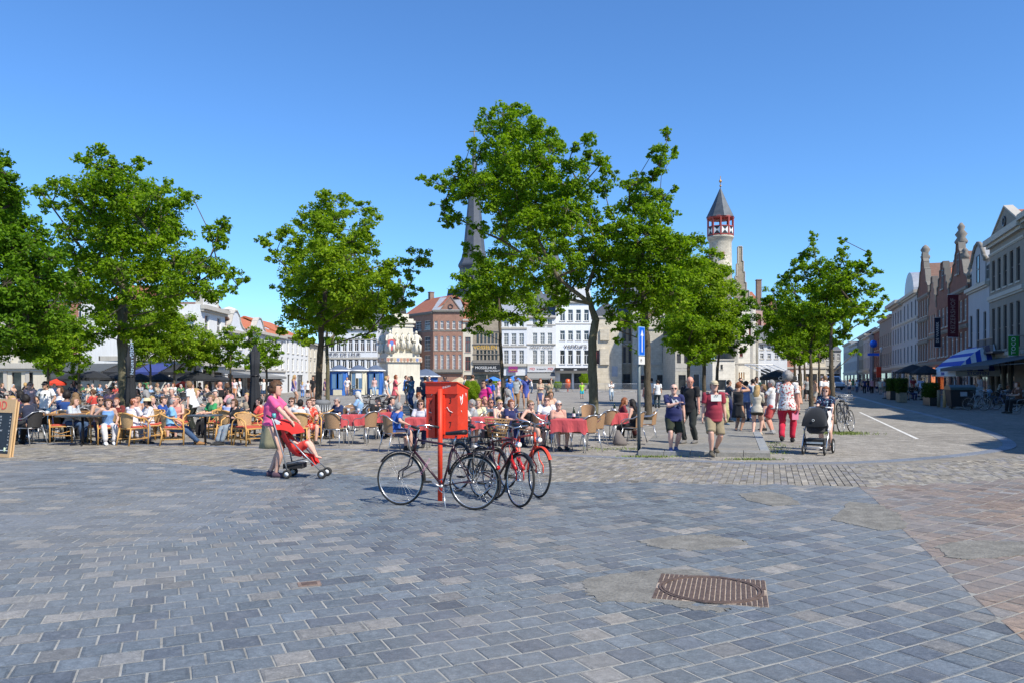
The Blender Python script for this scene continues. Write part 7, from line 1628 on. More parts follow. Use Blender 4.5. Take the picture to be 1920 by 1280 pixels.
POSES = {   # hand targets (right, left): offsets from pelvis centre, arms hint back/out
 'down': ((.27, .04, -.14), (-.27, .04, -.14)), 'walk': ((.28, .20, -.05), (-.27, -.14, -.10)), 'walk2': ((.27, -.14, -.10), (-.28, .20, -.05)),
 'push': ((.20, .42, .06), (-.20, .42, .06)), 'table': ((.14, .42, .22), (-.14, .42, .22)), 'lap': ((.10, .26, .06), (-.10, .26, .06)), 'cross': ((-.07, .20, .24), (.07, .20, .27)),
 'hips': ((.22, .10, .02), (-.22, .10, .02)), 'faceR': ((.07, .18, .66), (-.25, .05, -.12)), 'faceL': ((.25, .05, -.12), (-.07, .18, .66)), 'phone': ((.05, .30, .36), (-.05, .28, .34)),
 'back': ((.05, -.18, .0), (-.05, -.18, -.01)), 'camera': ((.08, .2, .68), (-.08, .2, .68)), 'chest': ((-.06, .26, .33), (-.27, .02, -.12)), 'rest': ((.30, .10, .18), (-.30, .10, .18)), 'reach': ((.22, .5, .05), (-.24, .1, -.1)), 'bag': ((.25, .06, -.1), (-.16, .16, .12)), 'side': ((.34, .25, .2), (-.2, .3, .1))}
def person(label, x, y, rz, z0=0.0, H=1.75, sit=False, pose=None, lean=None, yaw=0, pitch=0, skin='l', hair='short', hc='br', top=(.5, .5, .5), sleeve='short', bot='trousers', bc=(.05, .06, .1), shoes=(.03, .03, .03), bulk=.3, fem=False, sung=False, stride=.0, hat=None, far_=False, legs=None, print_=None, bare=False, group=None, name='person', voxel=None, cat='person', knees=None):
 t = thing(name, label, cat, (x, y, z0), rz, group); t.scale = (H / 1.75,) * 3
 sd = (abs(x) * 7.3 + y * 3.1) % 97; wr = 0.0 if far_ else .017; n1 = 12 if far_ else 18
 X = Vector((1, 0, 0))
 pose = pose or ('table' if sit else 'down')
 if lean is None: lean = 6 if sit else 1
 pel = Vector((0, -.06, .545)) if sit else Vector((0, 0, .93 - (.035 if stride else 0)))
 lr = Matrix.Rotation(-R(lean), 3, 'X')
 def up(z, yy=0.0): return pel + lr @ Vector((0, yy, z))
 Yl = lr @ Vector((0, 1, 0))
 sw = .158 if fem else .182
 sh = [up(.485) + X * s * sw for s in (1, -1)]
 hip = [pel + X * s * .092 + Vector((0, 0, -.03)) for s in (1, -1)]
 if sit:
  kn = knees or .0
  ank = [Vector((.11, .42 + kn, .085)), Vector((-.11, .38 + kn, .085))] if not legs else [Vector(l) for l in legs]
  hint = Vector((0, .6, 1))
 else:
  ank = [Vector((.095, .5 * stride, .085)), Vector((-.095, -.55 * stride, .085 + (.05 if abs(stride) > .25 else 0)))] if not legs else [Vector(l) for l in legs]
  hint = Vector((0, 1, 0))
 knee = []
 for i in range(2): k_, a_ = ik(hip[i], ank[i], .435, .435, hint + X * (.15 if i == 0 else -.15)); knee.append(k_); ank[i] = a_
 hp = POSES[pose]; el = []; wrt = []
 for i in range(2):
  tgt = pel + Vector(hp[i]); s = 1 if i == 0 else -1
  hn = Vector((s * .5, -.8, -.25)) if tgt.z < sh[i].z - .05 else Vector((s * .9, .1, -1))
  if pose in ('hips', 'chest', 'cross', 'back'): hn = Vector((s * 1.0, -.35, -.5))
  e_, w_ = ik(sh[i], tgt, .285, .255, hn); el.append(e_); wrt.append(w_)
 hr_ = Matrix.Rotation(R(yaw), 3, 'Z') @ Matrix.Rotation(R(-pitch), 3, 'X')
 nb = up(.555); hc_ = nb + lr @ Vector((0, .015, .0)) + hr_ @ Vector((0, .02, .108))
 HX, HYv, HZ = hr_ @ Vector((1.12, 0, 0)), hr_ @ Vector((0, 1.06, 0)), hr_ @ Vector((0, 0, 1.03))
 b = bulk; wx, wy = .125 + .05 * b - (.015 if fem else 0), .092 + .10 * b
 def torso(e, z0_=-.13, z1_=.56, nk=True):
  pr = [(-.13, 0, .10, .085), (-.08, -.005, .155 + .02 * b + (.012 if fem else 0), .112 + .03 * b), (0, .0, .160 + .03 * b + (.01 if fem else 0), .112 + .05 * b), (.09, .02 * b, wx + .01, wy), (.17, .025 * b, wx, wy), (.27, .01, .138 + .025 * b, .102 + .05 * b + (.018 if fem else 0)), (.36, .008, .152 + .02 * b, .108 + .03 * b + (.022 if fem else 0)), (.42, 0, sw - .006, .094), (.455, -.002, sw * .86, .084), (.485, -.005, .122, .070), (.51, -.003, .082, .060), (.545, .002, .058, .056)]
  return [(up(z, yy), X, Yl, rx + e, ry + e) for z, yy, rx, ry in pr if z0_ - .001 <= z <= z1_]
 q = MB(); loft(q, torso(0), 14)
 limb(q, [up(.50), nb + lr @ Vector((0, .012, .02)), hc_ - HZ * .03], [.062, .054, .052], 10)
 loft(q, [(hc_ + HZ * z + HYv * yy, HX, HYv, rx, ry) for z, yy, rx, ry in ((-.122, .060, .018, .016), (-.112, .052, .038, .036), (-.085, .034, .052, .060), (-.045, .014, .063, .080), (0, .004, .071, .091), (.045, -.002, .074, .096), (.08, -.006, .066, .084), (.105, -.008, .045, .06), (.118, -.008, .018, .026))], 14)
 for i in range(2):
  s = 1 if i == 0 else -1
  limb(q, [sh[i] - X * s * .05, sh[i] + X * s * .005, sh[i].lerp(el[i], .5), el[i], el[i].lerp(wrt[i], .35), wrt[i]], [.05, .052 + .01 * b, .046 + .01 * b, .036 + .006 * b, .038 + .006 * b, .025], 10)
  u = (wrt[i] - el[i]).normalized(); pm = wrt[i] + u * .045
  q.ell(pm, (.030, .030, .040) if abs(u.z) > .6 else (.032, .042, .022), 8, 6)
  limb(q, [hip[i] + Vector((0, 0, .06)), hip[i], hip[i].lerp(knee[i], .5), knee[i], knee[i].lerp(ank[i], .3), knee[i].lerp(ank[i], .7), ank[i]], [.085, .094 + .012 * b, .082 + .012 * b, .060 + .003 * b, .063 + .008 * b, .047, .037], 10)
  if bare or bot != 'trousers' : pass
  limb(q, [ank[i] + Vector((0, -.03, -.02)), ank[i] + Vector((0, .06, -.04)), ank[i] + Vector((0, .15, -.055))], [.034, .036, .024], 8)
 body = q.obj('body', skin_m(skin), t)
 d_ = MB(); hw = lambda x_, y_, z_: hc_ + HX * x_ + HYv * y_ + HZ * z_
 loft(d_, [(hw(0, .086, .03), HX, HYv, .006, .006), (hw(0, .094, .005), HX, HYv, .010, .012), (hw(0, .098, -.014), HX, HYv, .015, .014), (hw(0, .086, -.026), HX, HYv, .012, .008)], 8)
 for s in (-1, 1): loft(d_, [(hw(s * .072, -.005, -.03), HX, HYv, .006, .008), (hw(s * .079, -.008, -.01), HX, HYv, .008, .014), (hw(s * .081, -.01, .015), HX, HYv, .008, .017), (hw(s * .076, -.008, .032), HX, HYv, .005, .008)], 8)
 if not far_:
  for i in range(2):
   s = 1 if i == 0 else -1; u = (wrt[i] - el[i]).normalized(); side_ = u.cross(Vector((0, 0, 1)))
   if side_.length < .3: side_ = Vector((0, 1, 0)) - u * u.y
   side_.normalize(); nrm = side_.cross(u).normalized(); root = wrt[i] + u * .062
   curl = -nrm if nrm.z > 0 else nrm
   if pose in ('down', 'walk', 'walk2', 'back'): curl = Vector((-s, 0, 0)) * .6
   for k, (o_, ln) in enumerate(((-.027, .062), (-.009, .072), (.009, .068), (.026, .052))):
    p0 = root + side_ * o_; p1 = p0 + u * ln * .5 + curl * ln * .12; p2 = p1 + u * ln * .38 + curl * ln * .42
    d_.tube([p0, p1, p2], [.0095, .0085, .0065], 6)
   th_ = wrt[i] + u * .03 - side_ * .025; d_.tube([th_, th_ + u * .032 - side_ * .022 + curl * .01, th_ + u * .055 - side_ * .022 + curl * .025], [.012, .010, .007], 6)
 BODY_TASKS.append((body, voxel or (.030 if far_ else .017), d_))
 if not far_:
  for s in (-1, 1):
   q = MB(); q.ell(hw(s * .030, .083, .018), (.012, .006, .007), 8, 5); q.obj('eye', M_eye, t)
   q = MB(); q.tube([hw(s * .014, .094, .036), hw(s * .03, .095, .040), hw(s * .046, .086, .036)], .004, 5); q.obj('eyebrow', hair_m(hc), t)
  q = MB(); q.tube([hw(-.022, .084, -.052), hw(0, .091, -.050), hw(.022, .084, -.052)], [.003, .0055, .003], 6); q.obj('mouth', M_lip, t)
 if sung:
  q = MB()
  for s in (-1, 1): q.ell(hw(s * .032, .093, .016), (.026, .012, .018), 10, 6); q.tube([hw(s * .055, .088, .02), hw(s * .08, -.0, .02)], .004, 4)
  q.tube([hw(-.01, .104, .022), hw(.01, .104, .022)], .004, 4); q.obj('sunglasses', M_shade, t)
 if hair != 'bald':
  q = MB(); n, m = (14, 10) if far_ else (22, 15); vol = {'short': .008, 'crop': .002, 'curly': .032, 'long': .016, 'bob': .022, 'bun': .008, 'thick': .018}[hair]; vs = []; keep = {}
  for i in range(m + 1):
   th_ = math.pi * i / m
   for j in range(n):
    a = 2 * math.pi * j / n; lx, ly, lz = math.sin(th_) * math.cos(a), math.sin(th_) * math.sin(a), math.cos(th_)
    fq = 6 if hair == 'curly' else 3.5; nz = noise.noise(Vector((lx * fq + sd, ly * fq, lz * fq))) * {'curly': .034, 'bob': .016, 'thick': .018}.get(hair, .007)
    rr_ = vol + nz; vs.append(hw(lx * (.075 + rr_), ly * (.097 + rr_) - .006, lz * (.112 + rr_) + .010))
  fs = []
  for i in range(m):
   for j in range(n):
    a = 2 * math.pi * (j + .5) / n; th_ = math.pi * (i + .5) / m; ly, lz, lx = math.sin(th_) * math.sin(a), math.cos(th_), math.sin(th_) * math.cos(a)
    if ly > .28 and lz < .50: continue
    if lz < (-.15 if hair in ('short', 'crop', 'bun') else -.62):
     if not (ly < -.2 and lz > -.7): continue
    if hair in ('short', 'crop') and lz < -.05 and ly > -.25: continue
    fs.append((i * n + j, (i + 1) * n + j, (i + 1) * n + (j + 1) % n, i * n + (j + 1) % n))
  q.add(vs, fs, 0, True)
  if hair in ('long',):
   bz = up(.40, -.09)
   loft(q, [(hw(0, -.045, .03), HX, HYv, .082, .07), (hw(0, -.062, -.06), HX, HYv, .086, .058), (nb.lerp(bz, .3) - HYv * .055, HX, HYv, .10, .05), (bz, X, Yl, .085, .035), (bz - Vector((0, 0, .10)), X, Yl, .045, .018)], 12, 0, .012, 0, sd)
  if hair == 'bob': loft(q, [(hw(0, -.03, .02), HX, HYv, .094, .085), (hw(0, -.04, -.05), HX, HYv, .10, .078), (hw(0, -.045, -.10), HX, HYv, .088, .062)], 14, 0, .015, 0, sd)
  if hair == 'bun': q.ell(hw(0, -.11, .05), (.035, .035, .035), 8, 6)
  q.obj('hair', hair_m(hc), t)
 if hat:
  kind_, hcol = hat; q = MB()
  if kind_ == 'cap':
   loft(q, [(hw(0, -.004, .045), HX, HYv, .082, .104), (hw(0, -.004, .085), HX, HYv, .078, .098), (hw(0, -.006, .115), HX, HYv, .058, .07), (hw(0, -.008, .13), HX, HYv, .02, .025)], 16)
   loft(q, [(hw(0, .09, .05), HX, HZ, .066, .006), (hw(0, .135, .042), HX, HZ, .055, .005), (hw(0, .158, .036), HX, HZ, .03, .004)], 10)
  else:
   loft(q, [(hw(0, 0, .046), HX, HYv, .16, .18), (hw(0, 0, .056), HX, HYv, .15, .17), (hw(0, 0, .062), HX, HYv, .085, .108), (hw(0, 0, .11), HX, HYv, .078, .10), (hw(0, 0, .14), HX, HYv, .055, .07)], 18)
  q.obj('hat', cloth_c(hcol), t)
 tm = print_ or cloth_c(top); q = MB(); e = .014
 lo = -.08 if bot != 'skirt' else .0
 full = torso(e, lo, .505 if sleeve != 'none' else .475)
 fr_ = []
 for i in range(len(full) - 1):
  for k in range(3):
   f = k / 3; A, B = full[i], full[i + 1]; fr_.append((A[0].lerp(B[0], f), A[1], A[2], A[3] + (B[3] - A[3]) * f, A[4] + (B[4] - A[4]) * f))
 fr_.append(full[-1])
 if bot in ('trousers', 'shorts', 'short_shorts') and not sit: a0 = full[0]; fr_ = [(a0[0] + Vector((0, .012 * b, -.05)), a0[1], a0[2], a0[3] + .012 + .012 * b, a0[4] + .022 + .035 * b), (a0[0] + Vector((0, .016 * b, -.01)), a0[1], a0[2], a0[3] + .012 + .014 * b, a0[4] + .022 + .045 * b)] + [(c_[0] + Vector((0, .01 * b, 0)), c_[1], c_[2], c_[3] + (.012 + .012 * b) * max(0, 1 - k_ / 7), c_[4] + (.018 + .04 * b) * max(0, 1 - k_ / 7)) for k_, c_ in enumerate(fr_)]
 loft(q, fr_, n1, 0, wr, 0, sd)
 if sleeve != 'none':
  for i in range(2):
   s = 1 if i == 0 else -1; A = sh[i] - X * s * .06 + Vector((0, 0, -.01))
   if sleeve == 'short': limb(q, [A, sh[i] + X * s * .01, sh[i].lerp(el[i], .45), sh[i].lerp(el[i], .74)], [.058, .064, .062 + .01 * b, .064 + .01 * b], 12, wr, sd)
   else: limb(q, [A, sh[i] + X * s * .01, sh[i].lerp(el[i], .5), el[i], el[i].lerp(wrt[i], .5), wrt[i]], [.064, .066, .060, .050, .045, .036], 12, wr, sd)
 q.obj({'dress': 'dress_top'}.get(bot, 'shirt'), tm, t)
 bm_ = cloth_c(bc) if bot != 'dress' else (print_ or cloth_c(top)); q = MB()
 if bot in ('trousers', 'shorts', 'short_shorts'):
  pr = [(.05, .0, .165 + .03 * b, .115 + .04 * b), (0, 0, .160 + .03 * b + .02, .112 + .05 * b + .018), (-.06, 0, .162 + .02 * b + .014, .12 + .03 * b), (-.12, 0, .15, .105), (-.16, 0, .10, .08)]
  prz = pr if not sit else [(.05, .0, wx + .022, wy + .018), (0, 0, .165 + .03 * b, .13 + .05 * b), (-.07, .02, .17, .14), (-.11, .02, .14, .12)]
  loft(q, [(pel + Vector((0, yy, z)), X, Vector((0, 1, 0)), rx, ry) for z, yy, rx, ry in prz], n1, 0, wr, 0, sd)
  for i in range(2):
   pts = [hip[i] + Vector((0, 0, .02)), hip[i].lerp(knee[i], .3), hip[i].lerp(knee[i], .7), knee[i], knee[i].lerp(ank[i], .35), knee[i].lerp(ank[i], .95)]; rs = [.108 + .01 * b, .108 + .01 * b, .090, .079, .074, .064]
   if bot == 'shorts': pts = pts[:3] + [hip[i].lerp(knee[i], .93)]; rs = [.110 + .01 * b, .114 + .01 * b, .108, .106]
   if bot == 'short_shorts': pts = pts[:1] + [hip[i].lerp(knee[i], .22), hip[i].lerp(knee[i], .42)]; rs = [.108, .112, .108]
   limb(q, pts, rs, 12, wr * 1.4, sd + i * 3)
  q.obj('trousers' if bot == 'trousers' else 'shorts', bm_, t)
 else:
  Lk = 0.97 if bot == 'skirt' else .9
  if not sit:
   zz = [.08, .0, -.1, -.2, -.3, -.4 * Lk - .02]; mid = (ank[0] + ank[1]) / 2
   loft(q, [(pel + Vector((0, (mid.y * .2) * max(0, -z), z)), X, Vector((0, 1, 0)), wx + .02 if z > .05 else .168 + .02 * b + max(0, -z) * .07, wy + .016 if z > .05 else .13 + .04 * b + max(0, -z) * .16 + abs(stride) * .1 * max(0, -z)) for z in zz], 28, 0, wr, .022, sd)
  else:
   loft(q, [(pel + Vector((0, -.0, .08)), X, Vector((0, 1, .0)), wx + .02, wy + .016), (pel + Vector((0, .03, -.03)), X, Vector((0, .8, .6)).normalized(), .175, .14), (hip[0].lerp(hip[1], .5).lerp((knee[0] + knee[1]) / 2, .4), X, Vector((0, .1, 1)).normalized(), .19, .115), ((knee[0] + knee[1]) / 2 + Vector((0, -.02, 0)), X, Vector((0, -.3, 1)).normalized(), .185, .10)], 20, 0, wr, .01, sd)
  q.obj('skirt', bm_, t)
 if not bare:
  for i in range(2):
   q = MB(); a_ = ank[i]
   loft(q, [(a_ + Vector((0, -.065, -.045)), X, Vector((0, 0, 1)), .036, .040), (a_ + Vector((0, -.03, -.025)), X, Vector((0, 0, 1)), .050, .062), (a_ + Vector((0, .04, -.035)), X, Vector((0, 0, 1)), .054, .052), (a_ + Vector((0, .12, -.050)), X, Vector((0, 0, 1)), .056, .036), (a_ + Vector((0, .185, -.058)), X, Vector((0, 0, 1)), .044, .027), (a_ + Vector((0, .21, -.064)), X, Vector((0, 0, 1)), .02, .016)], 12)
   if bot == 'shorts' and not far_: limb(q, [a_ + Vector((0, 0, -.02)), a_ + (knee[i] - a_) * .13], [.047, .043], 10)
   q.obj('shoe', cloth_c(shoes), t)
 t['hc'] = 0
 del t['hc']
 return t
M_eye = paint('eye_dark', (.03, .022, .02), .25); M_lip = mat('lips', (.38, .12, .10), .5, .05, 10, 0); M_shade = paint('dark_lens', (.01, .01, .012), .12)
def print_mat(name, base, spots, scale=14, thr=.5):
 m, nt, b = new_mat(name); v = coord(nt); f = noise_n(nt, scale, 2, .5, v); f2 = noise_n(nt, scale * .8, 2, .5, coord(nt, 'Object', (1.3, 1, 1)))
 c = mix_rgb(nt, ramp(nt, f, [(thr, 0), (thr + .03, 1)]), base, spots[0])
 if len(spots) > 1: c = mix_rgb(nt, ramp(nt, f2, [(thr + .05, 0), (thr + .08, 1)]), c, spots[1])
 nt.links.new(c, b.inputs['Base Color']); b.inputs['Roughness'].default_value = .85; b.inputs['Specular IOR Level'].default_value = .15; return m
def bake_bodies():
 dg = bpy.context.evaluated_depsgraph_get()
 for body, vox, det in BODY_TASKS:
  r = body.modifiers.new('r', 'REMESH'); r.mode = 'VOXEL'; r.voxel_size = vox; r.use_smooth_shade = True
  s = body.modifiers.new('s', 'SMOOTH'); s.factor = .5; s.iterations = 3 if vox < .02 else 2
 dg.update()
 new = []
 for body, vox, det in BODY_TASKS:
  me = bpy.data.meshes.new_from_object(body.evaluated_get(dg)); new.append(me)
 for (body, vox, det), me in zip(BODY_TASKS, new):
  body.modifiers.clear(); nv = len(me.vertices); npoly = len(me.polygons)
  co = np.empty(nv * 3, np.float32); me.vertices.foreach_get('co', co)
  li = np.empty(len(me.loops), np.int32); me.loops.foreach_get('vertex_index', li); ls = np.empty(npoly, np.int32); me.polygons.foreach_get('loop_start', ls)
  dv = np.array([v[:] for v in det.v], np.float32); dl = []; ds = []; base = len(li)
  for f in det.f: ds.append(base + len(dl)); dl += [nv + i for i in f]
  m2 = bpy.data.meshes.new('body'); allv = np.concatenate([co.reshape(-1, 3), dv]); m2.vertices.add(len(allv)); m2.vertices.foreach_set('co', allv.ravel())
  ll = np.concatenate([li, np.array(dl, np.int32)]); m2.loops.add(len(ll)); m2.loops.foreach_set('vertex_index', ll)
  lss = np.concatenate([ls, np.array(ds, np.int32)]); m2.polygons.add(len(lss)); m2.polygons.foreach_set('loop_start', lss)
  m2.polygons.foreach_set('use_smooth', np.ones(len(lss), bool)); m2.update(calc_edges=True); m2.materials.append(body.data.materials[0]); body.data = m2
# ---------------------------------------------------------------- who sits and stands where
DIR = {'C': 180, 'R': -90, 'L': 90, 'A': 0, 'CR': -140, 'CL': 140, 'AR': -40, 'AL': 40}
def dd(v): return R(DIR[v] if isinstance(v, str) else v)
def stand(label, px, ptop, pfoot, face, z0=0.0, **k):
 Y = (HC - z0) * F / (pfoot - HY); X_ = (px - 960) / F * Y; H = (pfoot - ptop) / F * Y
 k.setdefault('far_', Y > 34)
 return person(label, X_, Y, dd(face), z0, max(.9, min(2.0, H)), **k)
def standh(label, px, ptop, Y, face, **k):   # feet hidden: distance given
 zt = HC + (HY - ptop) / F * Y; k.setdefault('far_', Y > 34)
 return person(label, (px - 960) / F * Y, Y, dd(face), 0, max(.9, min(2.0, zt)), **k)
def seat(label, px, ptop, Y, face, ch='cane', chl=None, **k):
 """px,ptop: head in the picture; Y: distance of the chair"""
 zt = HC + (HY - ptop) / F * Y; lean = k.get('lean', 6); s = max(.86, min(1.14, zt / 1.335)); k.setdefault('far_', Y > 27)
 a = dd(face); X_ = (px - 960) / F * Y; off = .70 * math.sin(R(lean)) - .06
 cx_, cy_ = X_ + math.sin(a) * off * s, Y - math.cos(a) * off * s * 1.0
 o = person(label, cx_, cy_, a, 0, 1.75 * s, sit=True, **k)
 if ch: chair(ch, cx_, cy_, a, chl or 'chair of the ' + ' '.join(label.split()[:12]))
 return o
W_, BK, NV, GY = (.72, .72, .70), (.018, .018, .02), (.02, .028, .09), (.30, .31, .32)
JN = (.05, .09, .17); KH = (.28, .25, .17)
# ---- woman with red pushchair
px_, Yw = 512, 13.26
person('woman in a bright pink tee and khaki skirt pushing a red pushchair', *XY(510, Yw), dd('R'), 0, 1.64, pose='push', lean=3, pitch=6, hair='curly', hc='br', top=(.76, .11, .27), sleeve='short', bot='skirt', bc=(.23, .21, .13), shoes=(.10, .06, .08), fem=True, bulk=.7, legs=[(.09, .10, .085), (-.09, -.06, .085)], voxel=.013)
def pushchair():
 x, y = XY(533, Yw - .05); t = thing('pushchair', 'red folding pushchair with grey tube frame and double wheels', 'pushchair', (x, y, 0), 0); s_ = (.0, )
 M_f = mat('grey_tube', (.34, .36, .38), .4, .1, 10, 0, .01, .6); M_rf = cloth_c((.62, .035, .03))
 q = MB()
 for s in (-.19, .19):
  q.tube([(-.20, s, 1.03), (-.14, s, .98), (-.08, s, .80), (.04, s, .40), (.10, s, .14)], .013, 7); q.tube([(.16, s, .64), (.40, s, .38), (.66, s, .13)], .012, 7); q.tube([(.08, s, .24), (.34, s, .30), (.50, s, .27)], .010, 6)
 q.tube([(.10, -.19, .15), (.10, .19, .15)], .01, 6); q.tube([(.58, -.19, .2), (.58, .19, .2)], .01, 6); q.tube([(.05, -.19, .38), (.36, .19, .36)], .009, 6); q.tube([(.05, .19, .38), (.36, -.19, .36)], .009, 6); q.obj('frame', M_f, t)
 for s in (-.19, .19): q = MB(); q.tube([(-.24, s, 1.05), (-.15, s, 1.0)], .018, 8); q.obj('handle_grip', M_rub, t)
 for xx, nm in ((.10, 'rear_wheel'), (.68, 'front_wheel')):
  for s in (-.19, .19):
   for o in (-.028, .028): q = MB(); q.ring((xx, s + o, .075), .055, .018, 'Y', 20, 7); w_ = q.obj(nm, M_rub, t); q = MB(); q.tube([(xx, s + o - .01, .075), (xx, s + o + .01, .075)], .036, 12); q.obj('rim', M_sw, w_)
 q = MB(); vs = []; pr = [(-.06, .90), (.02, .70), (.14, .46), (.24, .37), (.44, .33), (.50, .20)]
 for xx, zz in pr:
  for yy, o in ((-.17, .07), (-.15, .0), (0, -.025), (.15, .0), (.17, .07)): vs.append((xx + o * .8, yy, zz + o * .5))
 q.add(vs, [(i * 5 + j, i * 5 + j + 1, (i + 1) * 5 + j + 1, (i + 1) * 5 + j) for i in range(5) for j in range(4)], 0, True); q.obj('seat', M_rf, t)
 q = MB(); N = 8; vs = []
 for i in range(N + 1):
  a = math.pi * .05 + math.pi * .52 * i / N
  for j in range(7): b_ = math.pi * j / 6; vs.append((-.03 + .38 * math.cos(a) * (.55 + .45 * math.sin(b_)), -.19 * math.cos(b_), .72 + .26 * math.sin(a) * (.35 + .65 * math.sin(b_))))
 q.add(vs, [(i * 7 + j, i * 7 + j + 1, (i + 1) * 7 + j + 1, (i + 1) * 7 + j) for i in range(N) for j in range(6)], 0, True); q.obj('hood', M_rf, t)
 q = MB(); q.b2(.02, .34, -.15, .15, .16, .24); q.obj('basket', cloth_c(BK), t)
 q = MB(); q.prism([(-.13, .98), (-.03, .94), (.02, .80), (-.06, .86)], -.16, .16, 'XZ'); q.obj('changing_cloth', cloth_c((.55, .6, .62)), t)
 q = MB(); q.lathe([(.03, 0), (.035, .08)], 10, (-.14, -.1, 1.0)); q.obj('cup_holder', paint('turquoise', (.1, .4, .42)), t)
pushchair()
xb, yb = XY(562, Yw - .02)
person('toddler in a red outfit lying back in the red pushchair', xb - .04, yb, dd('R'), .15, 1.05, sit=True, pose='lap', lean=-38, pitch=20, hair='crop', hc='bl', top=(.6, .05, .04), bot='shorts', bc=(.6, .05, .04), bare=True, skin='p', bulk=.5, legs=[(.10, .55, .36), (-.10, .52, .33)], voxel=.016)
# ---- three men on the platform
person_n = stand('bald man in navy printed tee, dark shorts and sunglasses walking', 1263, 714, 847, 'C', PZ * .5, pose='chest', stride=.35, hair='bald', top=(.025, .03, .10), bot='shorts', bc=(.035, .04, .025), shoes=(.12, .14, .28), bulk=1.0, sung=True, skin='p', voxel=.014, yaw=-8, legs=[(.10, .16, .085), (-.08, -.12, .1)])
q = MB(); q.add([(-.12, .0, 0), (-.02, .0, .10), (.04, .0, .06), (.1, .0, .12), (.06, 0, -.02), (.0, 0, -.12), (-.05, 0, -.03)], [(0, 1, 2, 3, 4, 5, 6)]); o_ = q.obj('shirt_print', cloth_c((.6, .62, .66)), person_n, (.0, .225, 1.22)); o_.rotation_euler = (R(-6), 0, 0)
q = MB(); q.tube([(.12, .17, 1.42), (-.02, .235, 1.25), (-.12, .24, 1.13)], .014, 5); q.obj('shoulder_strap', cloth_c((.06, .07, .09)), person_n)
stand('tall bald man in plain black tee and dark jeans looking down', 1294, 699, 830, 'CL', PZ, pose='down', yaw=35, pitch=22, stride=.22, hair='bald', top=BK, bot='trousers', bc=(.028, .032, .03), shoes=(.16, .15, .14), bulk=.35, skin='r', voxel=.014)
mm = stand('man in maroon tee, beige cap and khaki cargo shorts walking forward', 1338, 707, 853, 'C', PZ * .5, pose='down', stride=.35, hair='short', hc='br', hat=('cap', (.50, .42, .28)), top=(.26, .03, .05), bot='shorts', bc=(.27, .22, .14), shoes=(.10, .085, .06), bulk=.75, skin='l', voxel=.014, yaw=4)
q = MB(); q.add([(-.115, 0, -.075), (.115, 0, -.075), (.115, 0, .075), (-.115, 0, .075)], [(0, 1, 2, 3)]); o_ = q.obj('shirt_print', cloth_c((.60, .62, .58)), mm, (0, .225, 1.30)); o_.rotation_euler = (R(8), 0, 0)
q = MB();
for s in (-1, 1): q.ell((s * .022, .24, 1.35), (.018, .006, .012), 8, 5)
q.obj('hanging_sunglasses', M_shade, mm)
q = MB(); q.ell((0, 0, 0), (.055, .02, .035), 10, 6)
o_ = q.obj('beard', hair_m('br'), mm, (0, .085, 1.545))
# ---- man in red trousers, pram woman, others right
PM_fl = print_mat('flowered_shirt', (.72, .70, .66), [(.5, .05, .05), (.06, .10, .05)], 22, .56)
stand('man in white shirt with red flowers and crimson trousers, back turned', 1476, 690, 829, -25, 0, pose='down', stride=.42, hair='curly', hc='gr', top=W_, print_=PM_fl, bot='trousers', bc=(.48, .02, .05), shoes=BK, bulk=.55, skin='r', voxel=.014)
x, y = XY(1484, 20.4); t = thing('magazine', 'folded pink magazine held by the man in crimson trousers', 'magazine', (x + .08, y - .05, .72), R(20)); MB().b2(-.1, .1, -.006, .006, -.12, .12).obj('pages', cloth_c((.6, .2, .3)), t)
PM_dot = print_mat('dotted_blouse', (.012, .025, .06), [(.35, .5, .6), (.35, .02, .06)], 30, .60)
stand('red haired woman in navy dotted blouse and sunglasses behind the pram', 1549, 722, 843, 150, 0, pose='push', lean=4, hair='bob', hc='rd', top=NV, print_=PM_dot, bot='skirt', bc=(.02, .022, .03), shoes=(.05, .04, .04), fem=True, bulk=.55, sung=True, skin='p', voxel=.014)
